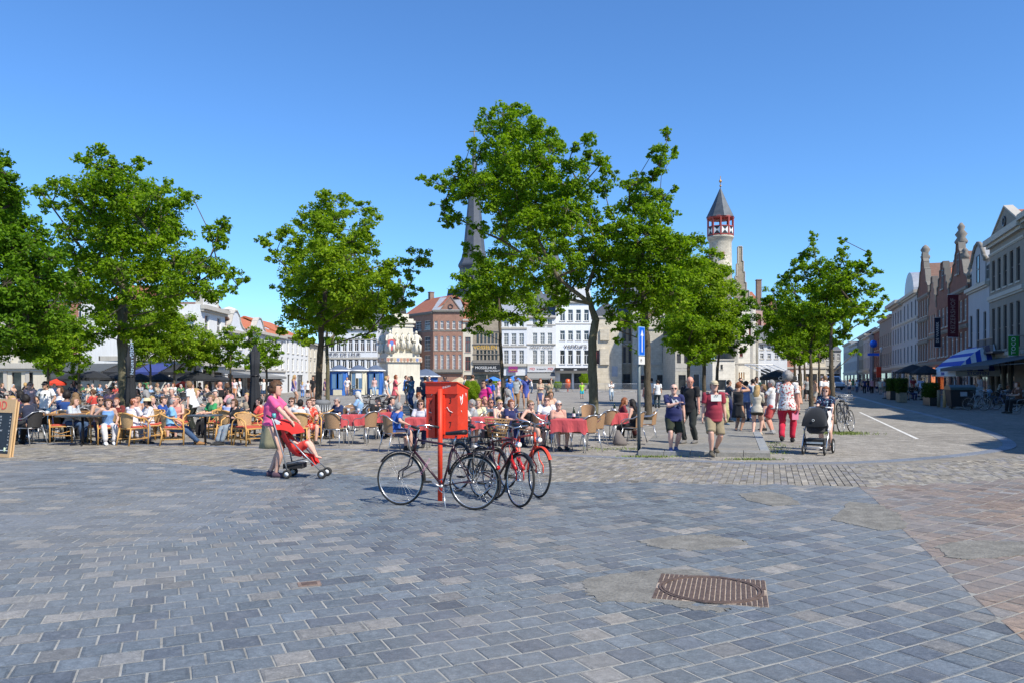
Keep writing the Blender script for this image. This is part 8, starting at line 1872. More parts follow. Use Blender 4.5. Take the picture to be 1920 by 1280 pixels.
def pram():
 Y = 17.35; x, y = XY(1531, Y); t = thing('pram', 'black hooded pram with white cover and spoked wheels', 'pram', (x, y, 0), R(-120)); M_f = M_alu
 q = MB()   # local +x = travel, towards the camera
 for s in (-.25, .25): q.tube([(-.55, s, 1.0), (-.35, s, .8), (.05, s, .45), (.35, s, .16)], .014, 7); q.tube([(-.30, s, .18), (.0, s, .42), (.12, s, .56)], .014, 7)
 q.tube([(-.55, -.25, 1.0), (-.6, 0, 1.02), (-.55, .25, 1.0)], .018, 8); q.tube([(.35, -.25, .16), (.35, .25, .16)], .012, 6); q.tube([(-.3, -.28, .18), (-.3, .28, .18)], .012, 6); q.obj('chassis', M_f, t)
 q = MB(); q.tube([(-.56, -.1, 1.012), (-.6, 0, 1.02), (-.56, .1, 1.012)], .024, 8); q.obj('handle_grip', M_rub, t)
 for xx, r_, nm, tr in ((-.3, .165, 'rear_wheel', .30), (.36, .10, 'front_wheel', .22)):
  for s in (-tr, tr): q = MB(); q.ring((xx, s, r_ + .005), r_ - .022, .024, 'Y', 24, 8); w_ = q.obj(nm, M_rub, t); q = MB(); q.ring((xx, s, r_ + .005), r_ - .045, .01, 'Y', 20, 5); [q.tube([(xx, s, r_), (xx + math.cos(a) * (r_ - .04), s, r_ + math.sin(a) * (r_ - .04))], .006, 4) for a in [i * 1.257 for i in range(5)]]; q.obj('rim', M_sw, w_)
 q = MB(); loft(q, [(Vector((0, 0, .46)), Vector((1, 0, 0)), Vector((0, 1, 0)), .30, .15), (Vector((0, 0, .52)), Vector((1, 0, 0)), Vector((0, 1, 0)), .38, .20), (Vector((0, 0, .72)), Vector((1, 0, 0)), Vector((0, 1, 0)), .41, .225)], 20); q.obj('carrycot', cloth_c((.02, .022, .027)), t)
 q = MB(); N = 9; vs = []
 for i in range(N + 1):
  a = -.05 + math.pi * .62 * i / N
  for j in range(11): b_ = math.pi * j / 10; vs.append((.06 + .38 * math.cos(a), -.245 * math.cos(b_), .64 + .40 * math.sin(a) * math.sin(b_) ** .6))
 q.add(vs, [(i * 11 + j, i * 11 + j + 1, (i + 1) * 11 + j + 1, (i + 1) * 11 + j) for i in range(N) for j in range(10)], 0, True); q.obj('hood', cloth_c((.018, .02, .024)), t)
 q = MB(); q.ring((.447, 0, .76), .022, .005, 'X', 16, 5); q.obj('round_emblem', M_wl, t)
 q = MB(); vs = []
 for i in range(6):
  for j in range(6): vs.append((-.12 - .07 * i, -.28 + .1 * j + .02 * math.sin(i * 2 + j), .98 - .055 * i + .03 * math.sin(j * 1.7 + i)))
 q.add(vs, [(i * 6 + j, i * 6 + j + 1, (i + 1) * 6 + j + 1, (i + 1) * 6 + j) for i in range(5) for j in range(5)], 0, True)
 vs = [(.12 - .1 * i, .24 + .03 * (j % 2), .95 - .11 * j) for i in range(6) for j in range(5)]; q.add(vs, [(i * 5 + j, i * 5 + j + 1, (i + 1) * 5 + j + 1, (i + 1) * 5 + j) for i in range(5) for j in range(4)], 0, True); q.obj('white_cover', cloth_c((.74, .70, .68)), t)
 q = MB(); q.b2(-.22, .24, -.2, .2, .2, .34); q.obj('shopping_basket', cloth_c((.03, .03, .03)), t); q = MB(); q.b2(.245, .25, -.17, .17, .24, .28); q.obj('basket_strip', M_alu, t)
pram()
S = stand
S('woman in sleeveless black top and skirt shading her eyes, handbag on her arm', 1384, 713, 811, -55, pose='faceR', hair='bun', hc='rd', top=BK, sleeve='none', bot='skirt', bc=(.02, .02, .022), shoes=BK, fem=True, bulk=.45, skin='t')
x, y = XY(1372, 35); t = thing('handbag', 'grey and white handbag on the shoulder of the woman in black', 'handbag', (x, 34.1, .98), R(20)); q = MB(); q.prism([(-.16, 0), (.16, 0), (.12, .26), (-.12, .26)], -.05, .05, 'XZ'); q.obj('bag_body', cloth_c((.32, .3, .3)), t); q = MB(); q.tube([(-.1, 0, .26), (0, 0, .5), (.1, 0, .26)], .01, 5); q.obj('strap', cloth_c(BK), t)
S('blonde long haired woman in cream top and patterned mini shorts', 1419, 717, 815, -30, pose='phone', hair='long', hc='bl', top=(.50, .46, .38), sleeve='long', bot='short_shorts', bc=(.05, .045, .035), shoes=(.5, .4, .3), fem=True, bulk=.2, stride=.2)
S('grey haired man in white tee and coral shorts pointing left', 1449, 709, 813, 60, pose='table', hair='short', hc='gr', top=W_, bot='shorts', bc=(.52, .08, .08), shoes=(.3, .3, .3), bulk=.5, skin='r')
S('dark haired woman holding the blonde woman, partly hidden behind her', 1433, 718, 806, 'L', pose='phone', hair='long', hc='lb', top=(.05, .04, .04), sleeve='long', bot='skirt', bc=(.12, .12, .18), fem=True)
S('small child in white and bright blue among the group', 1404, 742, 783, 'C', hair='crop', hc='br', top=W_, bot='trousers', bc=(.02, .12, .5), bulk=.4, shoes=(.02, .1, .4), far_=True)
S('child in yellow patterned clothes with a pink cap left of the woman in black', 1360, 733, 795, 'CR', hair='short', hc='lb', hat=('cap', (.5, .18, .22)), top=(.42, .42, .22), bot='trousers', bc=(.36, .34, .16), shoes=(.05, .12, .2), far_=True, stride=.25)
S('dark haired person carrying a black backpack behind the child in yellow', 1365, 710, 790, 'R', pose='reach', hair='short', hc='bk', top=(.05, .06, .09), sleeve='long', bot='trousers', bc=NV, far_=True, skin='t')
S('man in denim blue shirt with dark hair in the middle of the group', 1399, 712, 788, 'A', hair='thick', hc='bk', top=(.14, .20, .36), sleeve='long', bot='trousers', bc=(.10, .12, .2), far_=True)
S('man with hands raised to his head in a pale blue shirt', 1412, 708, 780, 'A', pose='camera', hair='short', hc='bk', top=(.45, .5, .55), bot='trousers', bc=JN, far_=True)
S('man in dark green tee standing tall at the rear of the group', 1418, 704, 775, 'C', hair='short', hc='bk', top=(.03, .07, .06), bot='trousers', bc=BK, far_=True, skin='d')
S('woman with black hair behind the shading woman', 1391, 712, 782, 'A', hair='bob', hc='bk', top=BK, bot='trousers', bc=BK, far_=True, fem=True)
S('person with dark hair half hidden left of the shading woman', 1388, 706, 772, 'C', hair='short', hc='bk', top=(.10, .05, .05), bot='trousers', bc=BK, far_=True)
S('woman with long fair hair behind the man in coral shorts', 1440, 716, 790, 'AR', hair='long', hc='lb', top=(.12, .11, .2), bot='shorts', bc=NV, fem=True, far_=True)
S('man in white tee behind the pram woman', 1547, 702, 772, 'A', pose='walk', hair='short', hc='lb', top=W_, bot='shorts', bc=(.1, .12, .18), far_=True, bulk=.6)
S('man in white tee with dark shorts right of the avenue trunk', 1556, 704, 768, 'A', hair='short', hc='bk', top=(.66, .66, .66), bot='shorts', bc=NV, far_=True, stride=.2)
S('woman in peach dress behind the flowered shirt man', 1497, 712, 776, 'L', hair='thick', hc='bk', top=(.62, .35, .25), bot='dress', fem=True, far_=True)
S('person pointing with an outstretched arm in a white long sleeve', 1483, 714, 776, 'R', pose='reach', hair='thick', hc='br', top=(.6, .58, .56), sleeve='long', bot='trousers', bc=(.2, .1, .08), fem=True, far_=True)
standh('big man in a magenta tee and sunglasses standing behind the seated guests', 909, 710, 26, 'CL', pose='hips', hair='short', hc='bk', top=(.50, .02, .17), bot='trousers', bc=(.10, .02, .05), bulk=1.0, sung=True, skin='t')
standh('man in royal blue tee just behind the magenta man', 919, 708, 34, 'AR', hair='short', hc='bk', top=(.03, .10, .52), bot='trousers', bc=NV, far_=True)
S('white haired man in grey tee and brown trousers standing with hands behind him', 967, 702, 766, 'C', pose='hips', hair='crop', hc='wh', top=(.30, .33, .36), bot='trousers', bc=(.30, .17, .09), shoes=(.05, .06, .1), bulk=.7, skin='r')
S('woman in royal blue dress with her hand at her mouth', 986, 701, 765, 'C', pose='faceL', hair='short', hc='bk', top=(.07, .10, .38), bot='dress', shoes=(.3, .2, .15), fem=True, bulk=.4, skin='t')
S('woman in beige top and blue skirt with arms folded', 1013, 708, 768, 'C', pose='cross', hair='bob', hc='rd', top=(.45, .36, .28), bot='skirt', bc=(.07, .09, .22), fem=True, bulk=.35)
S('man in olive beige shirt seen from behind with clasped hands', 1029, 709, 772, 'A', pose='back', hair='short', hc='bk', top=(.36, .31, .22), bot='shorts', bc=(.05, .04, .04), skin='t', bulk=.4)
S('young woman in blue trousers hidden behind the slender trunk', 955, 706, 768, 'CR', hair='long', hc='br', top=(.03, .12, .45), bot='trousers', bc=(.03, .17, .55), fem=True, far_=True)
S('small girl in pale pink dress near the blue parasols', 934, 716, 753, 'L', hair='short', hc='br', top=(.6, .42, .42), bot='dress', fem=True, far_=True)
S('child in lime green shirt and turquoise shorts alone on the far square', 1091, 715, 747, 'C', hair='crop', hc='lb', top=(.35, .6, .06), bot='shorts', bc=(.03, .32, .42), far_=True)
S('man in white printed tee walking alone on the open square', 1146, 712, 751, 'C', pose='phone', stride=.2, hair='short', hc='br', top=W_, bot='trousers', bc=(.25, .33, .42), far_=True)
S('woman in white tee and light jeans at the thick dark trunk', 1222, 707, 761, 'A', hair='short', hc='bk', top=W_, bot='trousers', bc=(.2, .28, .4), far_=True, skin='t')
S('person with yellow backpack strap and white top right of the trunk', 1233, 710, 764, 'A', hair='short', hc='bk', top=(.62, .64, .66), bot='trousers', bc=(.03, .05, .06), far_=True, skin='t')
S('child in striped blue trousers left of the trunk by the sign', 1208, 719, 762, 'R', hair='short', hc='bk', top=(.5, .22, .16), sleeve='none', bot='trousers', bc=(.2, .22, .4), far_=True)
S('woman in white dress with blonde hair walking in front of the monument', 723, 703, 757, 'R', pose='walk', stride=.3, hair='curly', hc='bl', top=(.66, .64, .62), bot='dress', fem=True, far_=True)
S('man in black tee and light jeans standing on the monument step', 726, 696, 750, 'R', pose='phone', hair='crop', hc='br', top=BK, bot='trousers', bc=(.22, .35, .42), far_=True)
S('woman in coral pink dress striding past the monument', 741, 700, 758, 'R', pose='phone', stride=.45, hair='bob', hc='rd', top=(.62, .12, .15), bot='dress', fem=True, far_=True)
S('man in bright blue shirt and dark shorts before the monument', 760, 702, 757, 'R', pose='phone', hair='short', hc='br', top=(.10, .28, .68), bot='shorts', bc=(.03, .035, .045), shoes=(.1, .08, .06), far_=True)
S('dark haired woman in teal denim jacket and jeans beside the bright blue shirt', 772, 703, 762, 'CL', pose='phone', hair='long', hc='br', top=(.05, .13, .22), sleeve='long', bot='trousers', bc=(.04, .08, .2), fem=True, far_=True)
S('dark dressed woman between the blue shirt man and the denim jacket', 767, 704, 760, 'C', hair='long', hc='bk', top=(.03, .03, .03), sleeve='long', bot='trousers', bc=(.25, .22, .2), fem=True, far_=True)
S('person with a navy backpack just left of the red box', 797, 703, 768, 'A', hair='short', hc='bk', top=(.05, .06, .1), bot='trousers', bc=NV, far_=True, skin='t')
S('man in pale pink shirt visible above the red box', 834, 703, 762, 'C', hair='thick', hc='br', top=(.66, .48, .46), bot='trousers', bc=NV, far_=True)
S('couple member in dark jacket over the left corner of the red box', 805, 703, 756, 'C', hair='short', hc='bk', top=(.06, .06, .07), sleeve='long', bot='trousers', bc=BK, far_=True)
S('woman in white blouse under the cream parasol', 873, 702, 758, 'L', hair='short', hc='br', top=(.68, .64, .58), bot='trousers', bc=GY, fem=True, far_=True)
S('man in olive tee behind the clipped bush', 886, 700, 764, 'A', hair='crop', hc='br', top=(.16, .15, .09), bot='trousers', bc=KH, bulk=.9, far_=True)
S('seated looking girl with bag on the monument steps', 702, 706, 741, 'C', hair='short', hc='rd', top=(.62, .4, .36), bot='trousers', bc=(.3, .42, .55), fem=True, far_=True)
S('man in navy tee and shorts at the blue kiosk', 623, 706, 740, 'A', pose='down', hair='crop', hc='br', top=(.03, .05, .13), bot='shorts', bc=(.04, .05, .1), bulk=.6, far_=True)
S('woman in white printed tee and beige trousers before the cream kiosk', 651, 706, 741, 'C', pose='hips', hair='thick', hc='rd', top=(.66, .62, .6), bot='trousers', bc=(.45, .3, .24), fem=True, far_=True)
S('woman in purple dress left of the thin tree trunk', 609, 708, 742, 'R', hair='short', hc='bk', top=(.10, .05, .13), bot='dress', fem=True, far_=True)
S('woman in short black dress behind the main slim trunk', 587, 704, 748, 'C', hair='long', hc='br', top=BK, bot='dress', fem=True, skin='t', far_=True)
S('tall blonde woman in shorts walking with her back half turned', 551, 699, 757, 'R', pose='walk', stride=.35, hair='long', hc='bl', top=(.20, .16, .36), sleeve='none', bot='short_shorts', bc=(.5, .48, .5), fem=True, skin='t', far_=True)
S('man in white tee and dark shorts right of the folded black parasol', 495, 708, 750, 'C', hair='short', hc='bk', top=W_, bot='shorts', bc=(.03, .06, .12), bulk=.5, far_=True)
S('small girl in light blue on the far square', 567, 714, 744, 'A', hair='long', hc='bl', top=(.4, .45, .6), bot='trousers', bc=(.12, .25, .55), fem=True, far_=True)
S('child in white beside the girl in light blue', 577, 712, 745, 'A', hair='short', hc='br', top=W_, bot='shorts', bc=(.2, .15, .12), far_=True)
S('man dressed all in white behind the left terrace', 450, 708, 745, 'L', pose='walk', hair='crop', hc='rd', top=(.6, .62, .6), bot='trousers', bc=(.62, .64, .62), skin='r', far_=True)
S('woman in white blouse and orange skirt near the man in white', 440, 709, 748, 'C', hair='long', hc='br', top=(.62, .6, .66), bot='skirt', bc=(.45, .2, .08), fem=True, far_=True)
S('woman in pinkish top with long hair near the small round tree', 434, 709, 748, 'CL', hair='long', hc='lb', top=(.6, .3, .32), bot='skirt', bc=(.55, .55, .6), fem=True, far_=True)
standh('man in a plain white tee bending forward over a terrace table', 363, 711, 24.5, 'L', pose='reach', lean=14, hair='thick', hc='lb', top=W_, bot='trousers', bc=(.02, .024, .018), bulk=.35)
standh('bald man in black tee and jeans standing with his back turned', 413, 713, 27, 25, pose='down', yaw=30, hair='bald', top=BK, bot='trousers', bc=JN, bulk=.4, skin='r')
standh('woman in dark patterned tee next to the bald man', 427, 716, 28, 'L', pose='bag', hair='long', hc='br', top=(.07, .06, .06), bot='trousers', bc=(.12, .1, .1), fem=True, bulk=.4, skin='t')
standh('woman in pink blouse and sunglasses standing left of the white printed tee', 57, 713, 24.8, 'C', pose='down', yaw=20, hair='short', hc='lb', top=(.58, .38, .36), bot='trousers', bc=(.35, .25, .27), fem=True, sung=True, bulk=.5)
wt = standh('dark haired man in white tee with two black pocket prints', 86, 712, 24.5, 'C', pose='hips', yaw=-10, hair='short', hc='bk', top=W_, bot='trousers', bc=(.04, .10, .18), bulk=.6, sung=True, skin='t')
q = MB()
for s in (-.09, .10): q.add([(s - .035, 0, -.04), (s + .035, 0, -.04), (s + .035, 0, .04), (s - .035, 0, .04)], [(0, 1, 2, 3)])
o_ = q.obj('pocket_print', cloth_c((.05, .06, .06)), wt, (0, .205, 1.26)); o_.rotation_euler = (R(8), 0, 0)
S('man in red tee and pale shorts walking away in the shade', 1712, 704, 744, 'A', pose='walk', stride=.2, hair='crop', hc='br', top=(.42, .05, .06), bot='shorts', bc=(.3, .36, .4), bulk=.6, far_=True)
S('man in white shirt next to the man in red in the shade', 1727, 706, 743, 'A', pose='walk2', stride=.2, hair='short', hc='br', top=(.55, .6, .75), bot='shorts', bc=(.04, .05, .1), far_=True)
S('waiter in white shirt under the striped awning', 1838, 700, 752, 'L', hair='short', hc='gr', top=(.55, .55, .65), sleeve='long', bot='trousers', bc=BK, far_=True)
S('pedestrian in blue with a dark bag in the middle of the shaded road', 1608, 707, 731, 'A', hair='short', hc='bk', top=(.06, .14, .35), bot='trousers', bc=BK, far_=True, stride=.25)
T = seat
DKL = 'dark wicker chair '
T('woman in white with blonde hair half hidden by the menu board', 22, 741, 20.5, 'R', 'dark', hair='long', hc='bl', top=W_, bot='trousers', bc=JN, fem=True)
T('man in dark checked shirt leaning on the wooden edged table', 46, 735, 19.8, 70, 'dark', lean=22, hair='thick', hc='bk', top=(.03, .035, .06), bot='trousers', bc=BK, pose='table', skin='t')
T('person with plum coloured top and long dark hair behind the checked shirt', 38, 731, 21.5, 'L', 'dark', hair='long', hc='bk', top=(.10, .02, .05), bot='trousers', bc=BK, fem=True)
T('person in deep blue jacket seen from behind', 125, 731, 21.2, 10, 'dark', hair='thick', hc='bk', top=(.02, .06, .20), sleeve='long', bot='trousers', bc=BK, skin='d')
T('woman with loose brown hair resting her elbow on the table', 141, 742, 20.6, 'R', 'dark', hair='long', hc='lb', top=(.45, .5, .55), bot='trousers', bc=JN, fem=True, lean=16)
T('woman with sunglasses in grey tank top turned to the camera', 188, 740, 20.2, 'CR', 'cane', hair='bun', hc='br', top=(.22, .20, .2), sleeve='none', bot='trousers', bc=NV, fem=True, sung=True, skin='t', lean=12)
T('woman with brown hair in blue tank top and white trousers', 203, 746, 19.9, 215, 'cane', hair='bob', hc='br', top=(.16, .30, .55), sleeve='none', bot='trousers', bc=(.62, .60, .60), fem=True, skin='l', lean=14, shoes=W_, pose='side')
T('man in dark red jacket behind the two women in tank tops', 219, 744, 21.3, 'C', 'cane', hair='short', hc='rd', top=(.16, .03, .025), sleeve='long', bot='trousers', bc=BK)
T('man in white short sleeved shirt and sunglasses seen from behind', 250, 745, 19.7, -25, 'cane', yaw=-40, hair='crop', hc='rd', top=(.70, .66, .70), bot='trousers', bc=(.25, .28, .36), sung=True, bulk=.6, skin='r')
T('tanned woman in pale top with dark tied hair', 259, 739, 22.2, 'C', 'cane', hair='short', hc='bk', top=(.55, .38, .32), sleeve='none', bot='trousers', bc=BK, fem=True, skin='t')
T('woman in a cream sun hat and white cardigan over pink', 277, 750, 20.8, 'CL', 'cane', hair='long', hc='bk', hat=('hat', (.55, .47, .30)), top=(.68, .66, .66), sleeve='long', bot='trousers', bc=(.6, .55, .55), fem=True, skin='t', sung=True)
T('blond child like woman looking right behind the sun hat', 284, 741, 22.6, 'R', 'cane', hair='short', hc='bl', top=(.6, .42, .4), bot='trousers', bc=GY, fem=True)
T('man with dark hair and blue tee partly hidden by the bald man', 305, 743, 22.0, 'R', 'cane', hair='short', hc='br', top=(.02, .07, .30), bot='trousers', bc=NV)
T('balding man in sky blue polo, jeans and tan shoes with folded hands', 322, 744, 19.6, -68, 'cane', hair='crop', hc='gr', top=(.22, .45, .68), bot='trousers', bc=JN, pose='lap', lean=2, yaw=15, pitch=10, bulk=.5, shoes=(.32, .17, .07), skin='r', legs=[(.13, .66, .085), (-.06, .60, .085)])
T('woman in coral top and sunglasses with an orange bag', 332, 741, 21.8, 'C', 'cane', hair='bun', hc='lb', top=(.60, .25, .22), sleeve='none', bot='skirt', bc=(.15, .2, .4), fem=True, sung=True, skin='l')
T('person in green and blue sportswear behind the empty cane chair', 397, 739, 22.4, 'CL', 'cane', hair='short', hc='lb', top=(.04, .30, .10), bot='trousers', bc=BK)
T('grey haired man in pale blue shirt with his back turned', 430, 746, 21.4, -20, 'cane', hair='short', hc='gr', top=(.30, .38, .62), bot='trousers', bc=NV, bulk=.7)
T('woman in black tee, sunglasses and grey patterned trousers smiling', 440, 751, 20.0, 'CL', 'cane', hair='thick', hc='br', top=BK, bot='trousers', bc=(.22, .26, .3), fem=True, sung=True, bulk=.7, pose='cross', legs=[(.04, .55, .085), (-.1, .48, .085)])
T('dark haired person in red shirt seen in profile', 487, 752, 21.3, 'L', 'cane', hair='short', hc='bk', top=(.60, .08, .07), bot='trousers', bc=BK, yaw=10)
T('woman with sunglasses in light top behind the pushchair mother', 547, 749, 21.6, 'C', 'cane', hair='thick', hc='br', top=(.6, .52, .48), bot='trousers', bc=GY, fem=True, sung=True)
T('man with short black hair and grey tee seen from behind', 563, 752, 19.9, 5, 'cane', hair='short', hc='bk', top=(.55, .57, .60), bot='trousers', bc=NV, bulk=.7)
T('man with sunglasses in beige shirt looking right', 585, 743, 22.0, 'CR', 'cane', hair='short', hc='br', top=(.45, .42, .38), bot='trousers', bc=NV, sung=True, yaw=20)
PM_rf = print_mat('red_floral_dress', (.60, .07, .045), [(.62, .35, .28)], 16, .58)
T('woman in red floral dress smiling at the camera', 579, 760, 20.2, -150, 'cane', hair='bun', hc='br', top=(.6, .1, .05), print_=PM_rf, bot='dress', fem=True, bulk=.4)
T('grey haired man with sunglasses in navy polo', 633, 744, 22.0, 'CL', 'alu', hair='short', hc='gr', top=(.02, .035, .10), bot='trousers', bc=BK, sung=True, bulk=.5)
T('man in dark flat cap and black jacket by the parked black bicycle', 708, 749, 22.6, 'CR', 'alu', hair='short', hc='bk', hat=('cap', (.02, .02, .022)), top=BK, sleeve='long', bot='trousers', bc=BK)
T('dark haired person with head bowed behind the blue tee man', 733, 751, 22.2, 'R', 'alu', hair='short', hc='bk', top=(.05, .06, .1), bot='trousers', bc=BK)
T('grey haired man in royal blue tee seated left of the red box', 749, 757, 17.9, -55, 'alu', hair='short', hc='gr', top=(.03, .10, .38), bot='shorts', bc=(.05, .06, .12), bulk=.6, lean=16, skin='l', pose='side', yaw=15)
T('woman with sunglasses and brown fringe beside the red box', 789, 757, 19.2, 'C', 'alu', hair='bob', hc='br', top=(.5, .5, .55), bot='trousers', bc=NV, fem=True, sung=True)
T('person in white shorts whose legs show under the red box', 868, 762, 19.0, -120, 'alu', hair='short', hc='br', top=(.55, .5, .45), bot='shorts', bc=(.6, .6, .6), shoes=W_)
T('grey shirted person right behind the red box edge', 886, 752, 19.8, 'L', 'alu', hair='short', hc='gr', top=(.35, .36, .38), bot='trousers', bc=GY)
T('balding man with reddish face behind the sunglasses man', 908, 741, 22.5, 'CR', 'alu', hair='crop', hc='br', top=(.18, .10, .08), bot='trousers', bc=BK, skin='r')
T('woman in cream floral top by the clipped bush', 897, 755, 20.4, 'C', 'alu', hair='bob', hc='bl', top=(.6, .58, .38), bot='trousers', bc=GY, fem=True)
T('man with dark sunglasses next to the blonde woman', 919, 752, 20.6, 'CR', 'alu', hair='short', hc='br', top=(.10, .12, .16), bot='trousers', bc=BK, sung=True, skin='r')
T('blonde woman with sunglasses in a pale orange top', 936, 754, 19.6, 'CR', 'alu', hair='bun', hc='bl', top=(.62, .42, .32), sleeve='none', bot='trousers', bc=(.5, .45, .4), fem=True, sung=True, skin='p')
T('woman with short auburn hair in navy blouse smiling', 958, 752, 19.4, 'CR', 'alu', hair='thick', hc='rd', top=(.022, .03, .10), bot='trousers', bc=NV, fem=True, bulk=.6)
T('dark haired person with hat brim behind the blonde woman', 934, 749, 22.8, 'A', 'alu', hair='short', hc='bk', hat=('cap', (.03, .03, .035)), top=BK, bot='trousers', bc=BK)
T('woman in sleeveless black dress with pinned hair and sunglasses', 994, 751, 18.9, -125, 'alu', hair='short', hc='lb', top=BK, sleeve='none', bot='dress', fem=True, sung=True, skin='l', pose='side', bulk=.4)
T('young man in white tee and sunglasses at the rear table', 1025, 741, 20.6, 'C', 'alu', hair='short', hc='br', top=(.74, .76, .78), bot='trousers', bc=JN, sung=True, bulk=.5, skin='p')
T('old woman with white hair and sunglasses in salmon blouse', 1047, 756, 18.6, -165, 'alu', hair='short', hc='wh', top=(.56, .32, .25), bot='skirt', bc=(.50, .30, .24), fem=True, sung=True, bulk=.8, pose='lap', skin='l')
T('woman with curly brown hair at the far red cloth table', 1171, 753, 22.0, 'R', 'alu', hair='long', hc='rd', top=(.20, .03, .04), bot='trousers', bc=(.05, .01, .01), fem=True, skin='t', lean=12)
T('woman with very long black hair in black, back to the sign pole', 1186, 754, 19.8, 60, 'alu', hair='long', hc='bk', top=BK, sleeve='none', bot='trousers', bc=BK, fem=True, skin='l', pose='side')
def ch_at(kind, px, pf, face, label): g_ = G(px, pf); return chair(kind, g_.x, g_.y, dd(face), label)
ch_at('cane', 116, 828, 205, 'empty cane armchair with red cushion, leftmost of the terrace front')
ch_at('cane', 284, 824, 150, 'empty cane armchair in front of the woman in the sun hat')
ch_at('cane', 396, 812, 110, 'cane armchair turned sideways behind the round black table')
ch_at('cane', 466, 834, 235, 'empty cane armchair at the front, left of the pushchair mother')
ch_at('cane', 420, 822, 215, 'cane armchair with its arm towards the round black table')
ch_at('cane', 605, 820, 100, 'cane armchair right of the woman in the red floral dress')
ch_at('alu', 628, 836, -12, 'empty rattan backed chair in front of the leftmost red cloth')
ch_at('alu', 688, 832, 50, 'rattan backed chair at the right side of the leftmost red cloth')
ch_at('alu', 706, 822, 60, 'second rattan backed chair right of the leftmost red cloth')
ch_at('alu', 655, 806, 175, 'rattan backed chair on the far side of the leftmost red cloth')
ch_at('alu', 1098, 846, 35, 'nearest empty rattan backed chair by the big red cloth')
ch_at('alu', 1113, 836, 65, 'rattan chair just behind the nearest one at the big red cloth')
ch_at('alu', 1140, 826, 15, 'empty rattan chair with its back to the camera left of the black haired woman')
ch_at('alu', 1212, 826, 80, 'empty rattan chair right of the sign pole')
ch_at('alu', 1101, 806, 170, 'rattan chair behind the big red cloth table')
ch_at('alu', 1016, 838, -70, 'rattan chair beside the orange red bicycle')
for px, pf, fc, lb in [(58, 822, 20, 'dark chair in front of the checked shirt man'), (88, 824, -20, 'dark chair right next to the leftmost cane armchair'), (150, 818, 30, 'dark chair left of the woman with the tank top'), (30, 812, 160, 'dark chair behind the menu board'), (110, 806, 170, 'dark chair beyond the wooden edged table'), (170, 808, 180, 'dark chair beyond the blue grey table')]: ch_at('dark', px, pf, fc, lb)
cloth_table(665, 20.2, R(8), 'square table under the leftmost red cloth', 'leftmost red tablecloth, between the four empty rattan chairs', .62, .62)
cloth_table(722, 21.6, R(5), 'table under the red cloth by the flat cap man', 'red tablecloth before the man in the flat cap', .55, .6)
cloth_table(785, 18.6, R(0), 'table under the red cloth hidden by the red box', 'red tablecloth left of the red box, by the royal blue tee', .55, .6)
cloth_table(905, 18.8, R(0), 'table under the red cloth right of the red box', 'red tablecloth right of the red box', .5, .6)
cloth_table(1008, 20.0, R(0), 'small table under dark red cloth before the white tee man', 'dark red tablecloth in front of the young man in white', .5, .5)
cloth_table(1070, 17.9, R(-14), 'table under the biggest red cloth beside the old woman', 'large red tablecloth beside the old woman in salmon', .78, .7)
cloth_table(1160, 21.0, R(5), 'table under the red cloth between the two long haired women', 'red tablecloth between the two long haired women', .5, .55)
cloth_table(975, 21.4, R(5), 'table under the red cloth behind the navy blouse woman', 'red tablecloth behind the woman in navy', .45, .5)
round_table(385, 19.8, 'round black topped table between the polo man and the sunglasses woman', r=.42)
round_table(95, 20.6, 'long wooden edged table with glasses at the left', M_otab, rect=(1.9, .8)); round_table(155, 19.6, 'blue grey topped table left of the tank top woman', rect=(1.0, .7))
round_table(165, 22.5, 'wooden edged table behind the loose haired woman', M_otab, rect=(1.4, .7)); round_table(232, 21.0, 'small dark table between the tank top women and the white shirt', r=.35); round_table(520, 20.6, 'small dark table before the woman in red', r=.35)
for k_, px, Y, z, lb in [('bottle', 1152, 21.0, .745, 'dark bottle on the cloth between the long haired women'), ('glass', 653, 20.2, .745, 'left drinking glass on the leftmost red cloth'), ('glass', 672, 20.3, .745, 'right drinking glass on the leftmost red cloth'), ('cup', 76, 20.5, .757, 'white cup left on the wooden edged table'), ('cup', 88, 20.4, .757, 'white cup right on the wooden edged table'), ('glass', 60, 20.6, .757, 'tall glass among the cups of the wooden edged table'), ('glass', 146, 22.4, .757, 'glass of foam before the loose haired woman'), ('glass', 735, 21.5, .745, 'glass on the cloth before the flat cap man'), ('bottle', 1076, 21.4 - 3.4, .745, 'small yellow bottle on the large red cloth')]: drink(k_, px, Y, z, lb)
x, y = XY(1163, 19.6); t = thing('floor_bag', 'slumped grey bag on the ground below the black haired woman', 'bag', (x, y, 0)); q = MB(); loft(q, [(Vector((0, 0, .0)), Vector((1, 0, 0)), Vector((0, 1, 0)), .17, .12), (Vector((0, 0, .08)), Vector((1, 0, 0)), Vector((0, 1, 0)), .19, .13), (Vector((-.03, 0, .2)), Vector((1, 0, 0)), Vector((0, 1, 0)), .12, .08), (Vector((-.06, 0, .38)), Vector((1, 0, 0)), Vector((0, 1, 0)), .04, .03)], 14, 0, .03, 0, 3); q.obj('bag_body', cloth_c((.17, .15, .14)), t)
x, y = XY(789, 41); t = thing('backpack', 'navy backpack on the person left of the red box', 'backpack', (x, 40.2, 1.05)); q = MB(); loft(q, [(Vector((0, 0, -.25)), X := Vector((1, 0, 0)), Vector((0, 1, 0)), .13, .09), (Vector((0, 0, 0)), X, Vector((0, 1, 0)), .16, .12), (Vector((0, 0, .22)), X, Vector((0, 1, 0)), .12, .08)], 12); q.obj('pack_body', cloth_c((.02, .025, .05)), t)
ORD = 'first second third fourth fifth sixth seventh eighth ninth tenth eleventh twelfth thirteenth fourteenth fifteenth sixteenth seventeenth eighteenth nineteenth twentieth'.split()
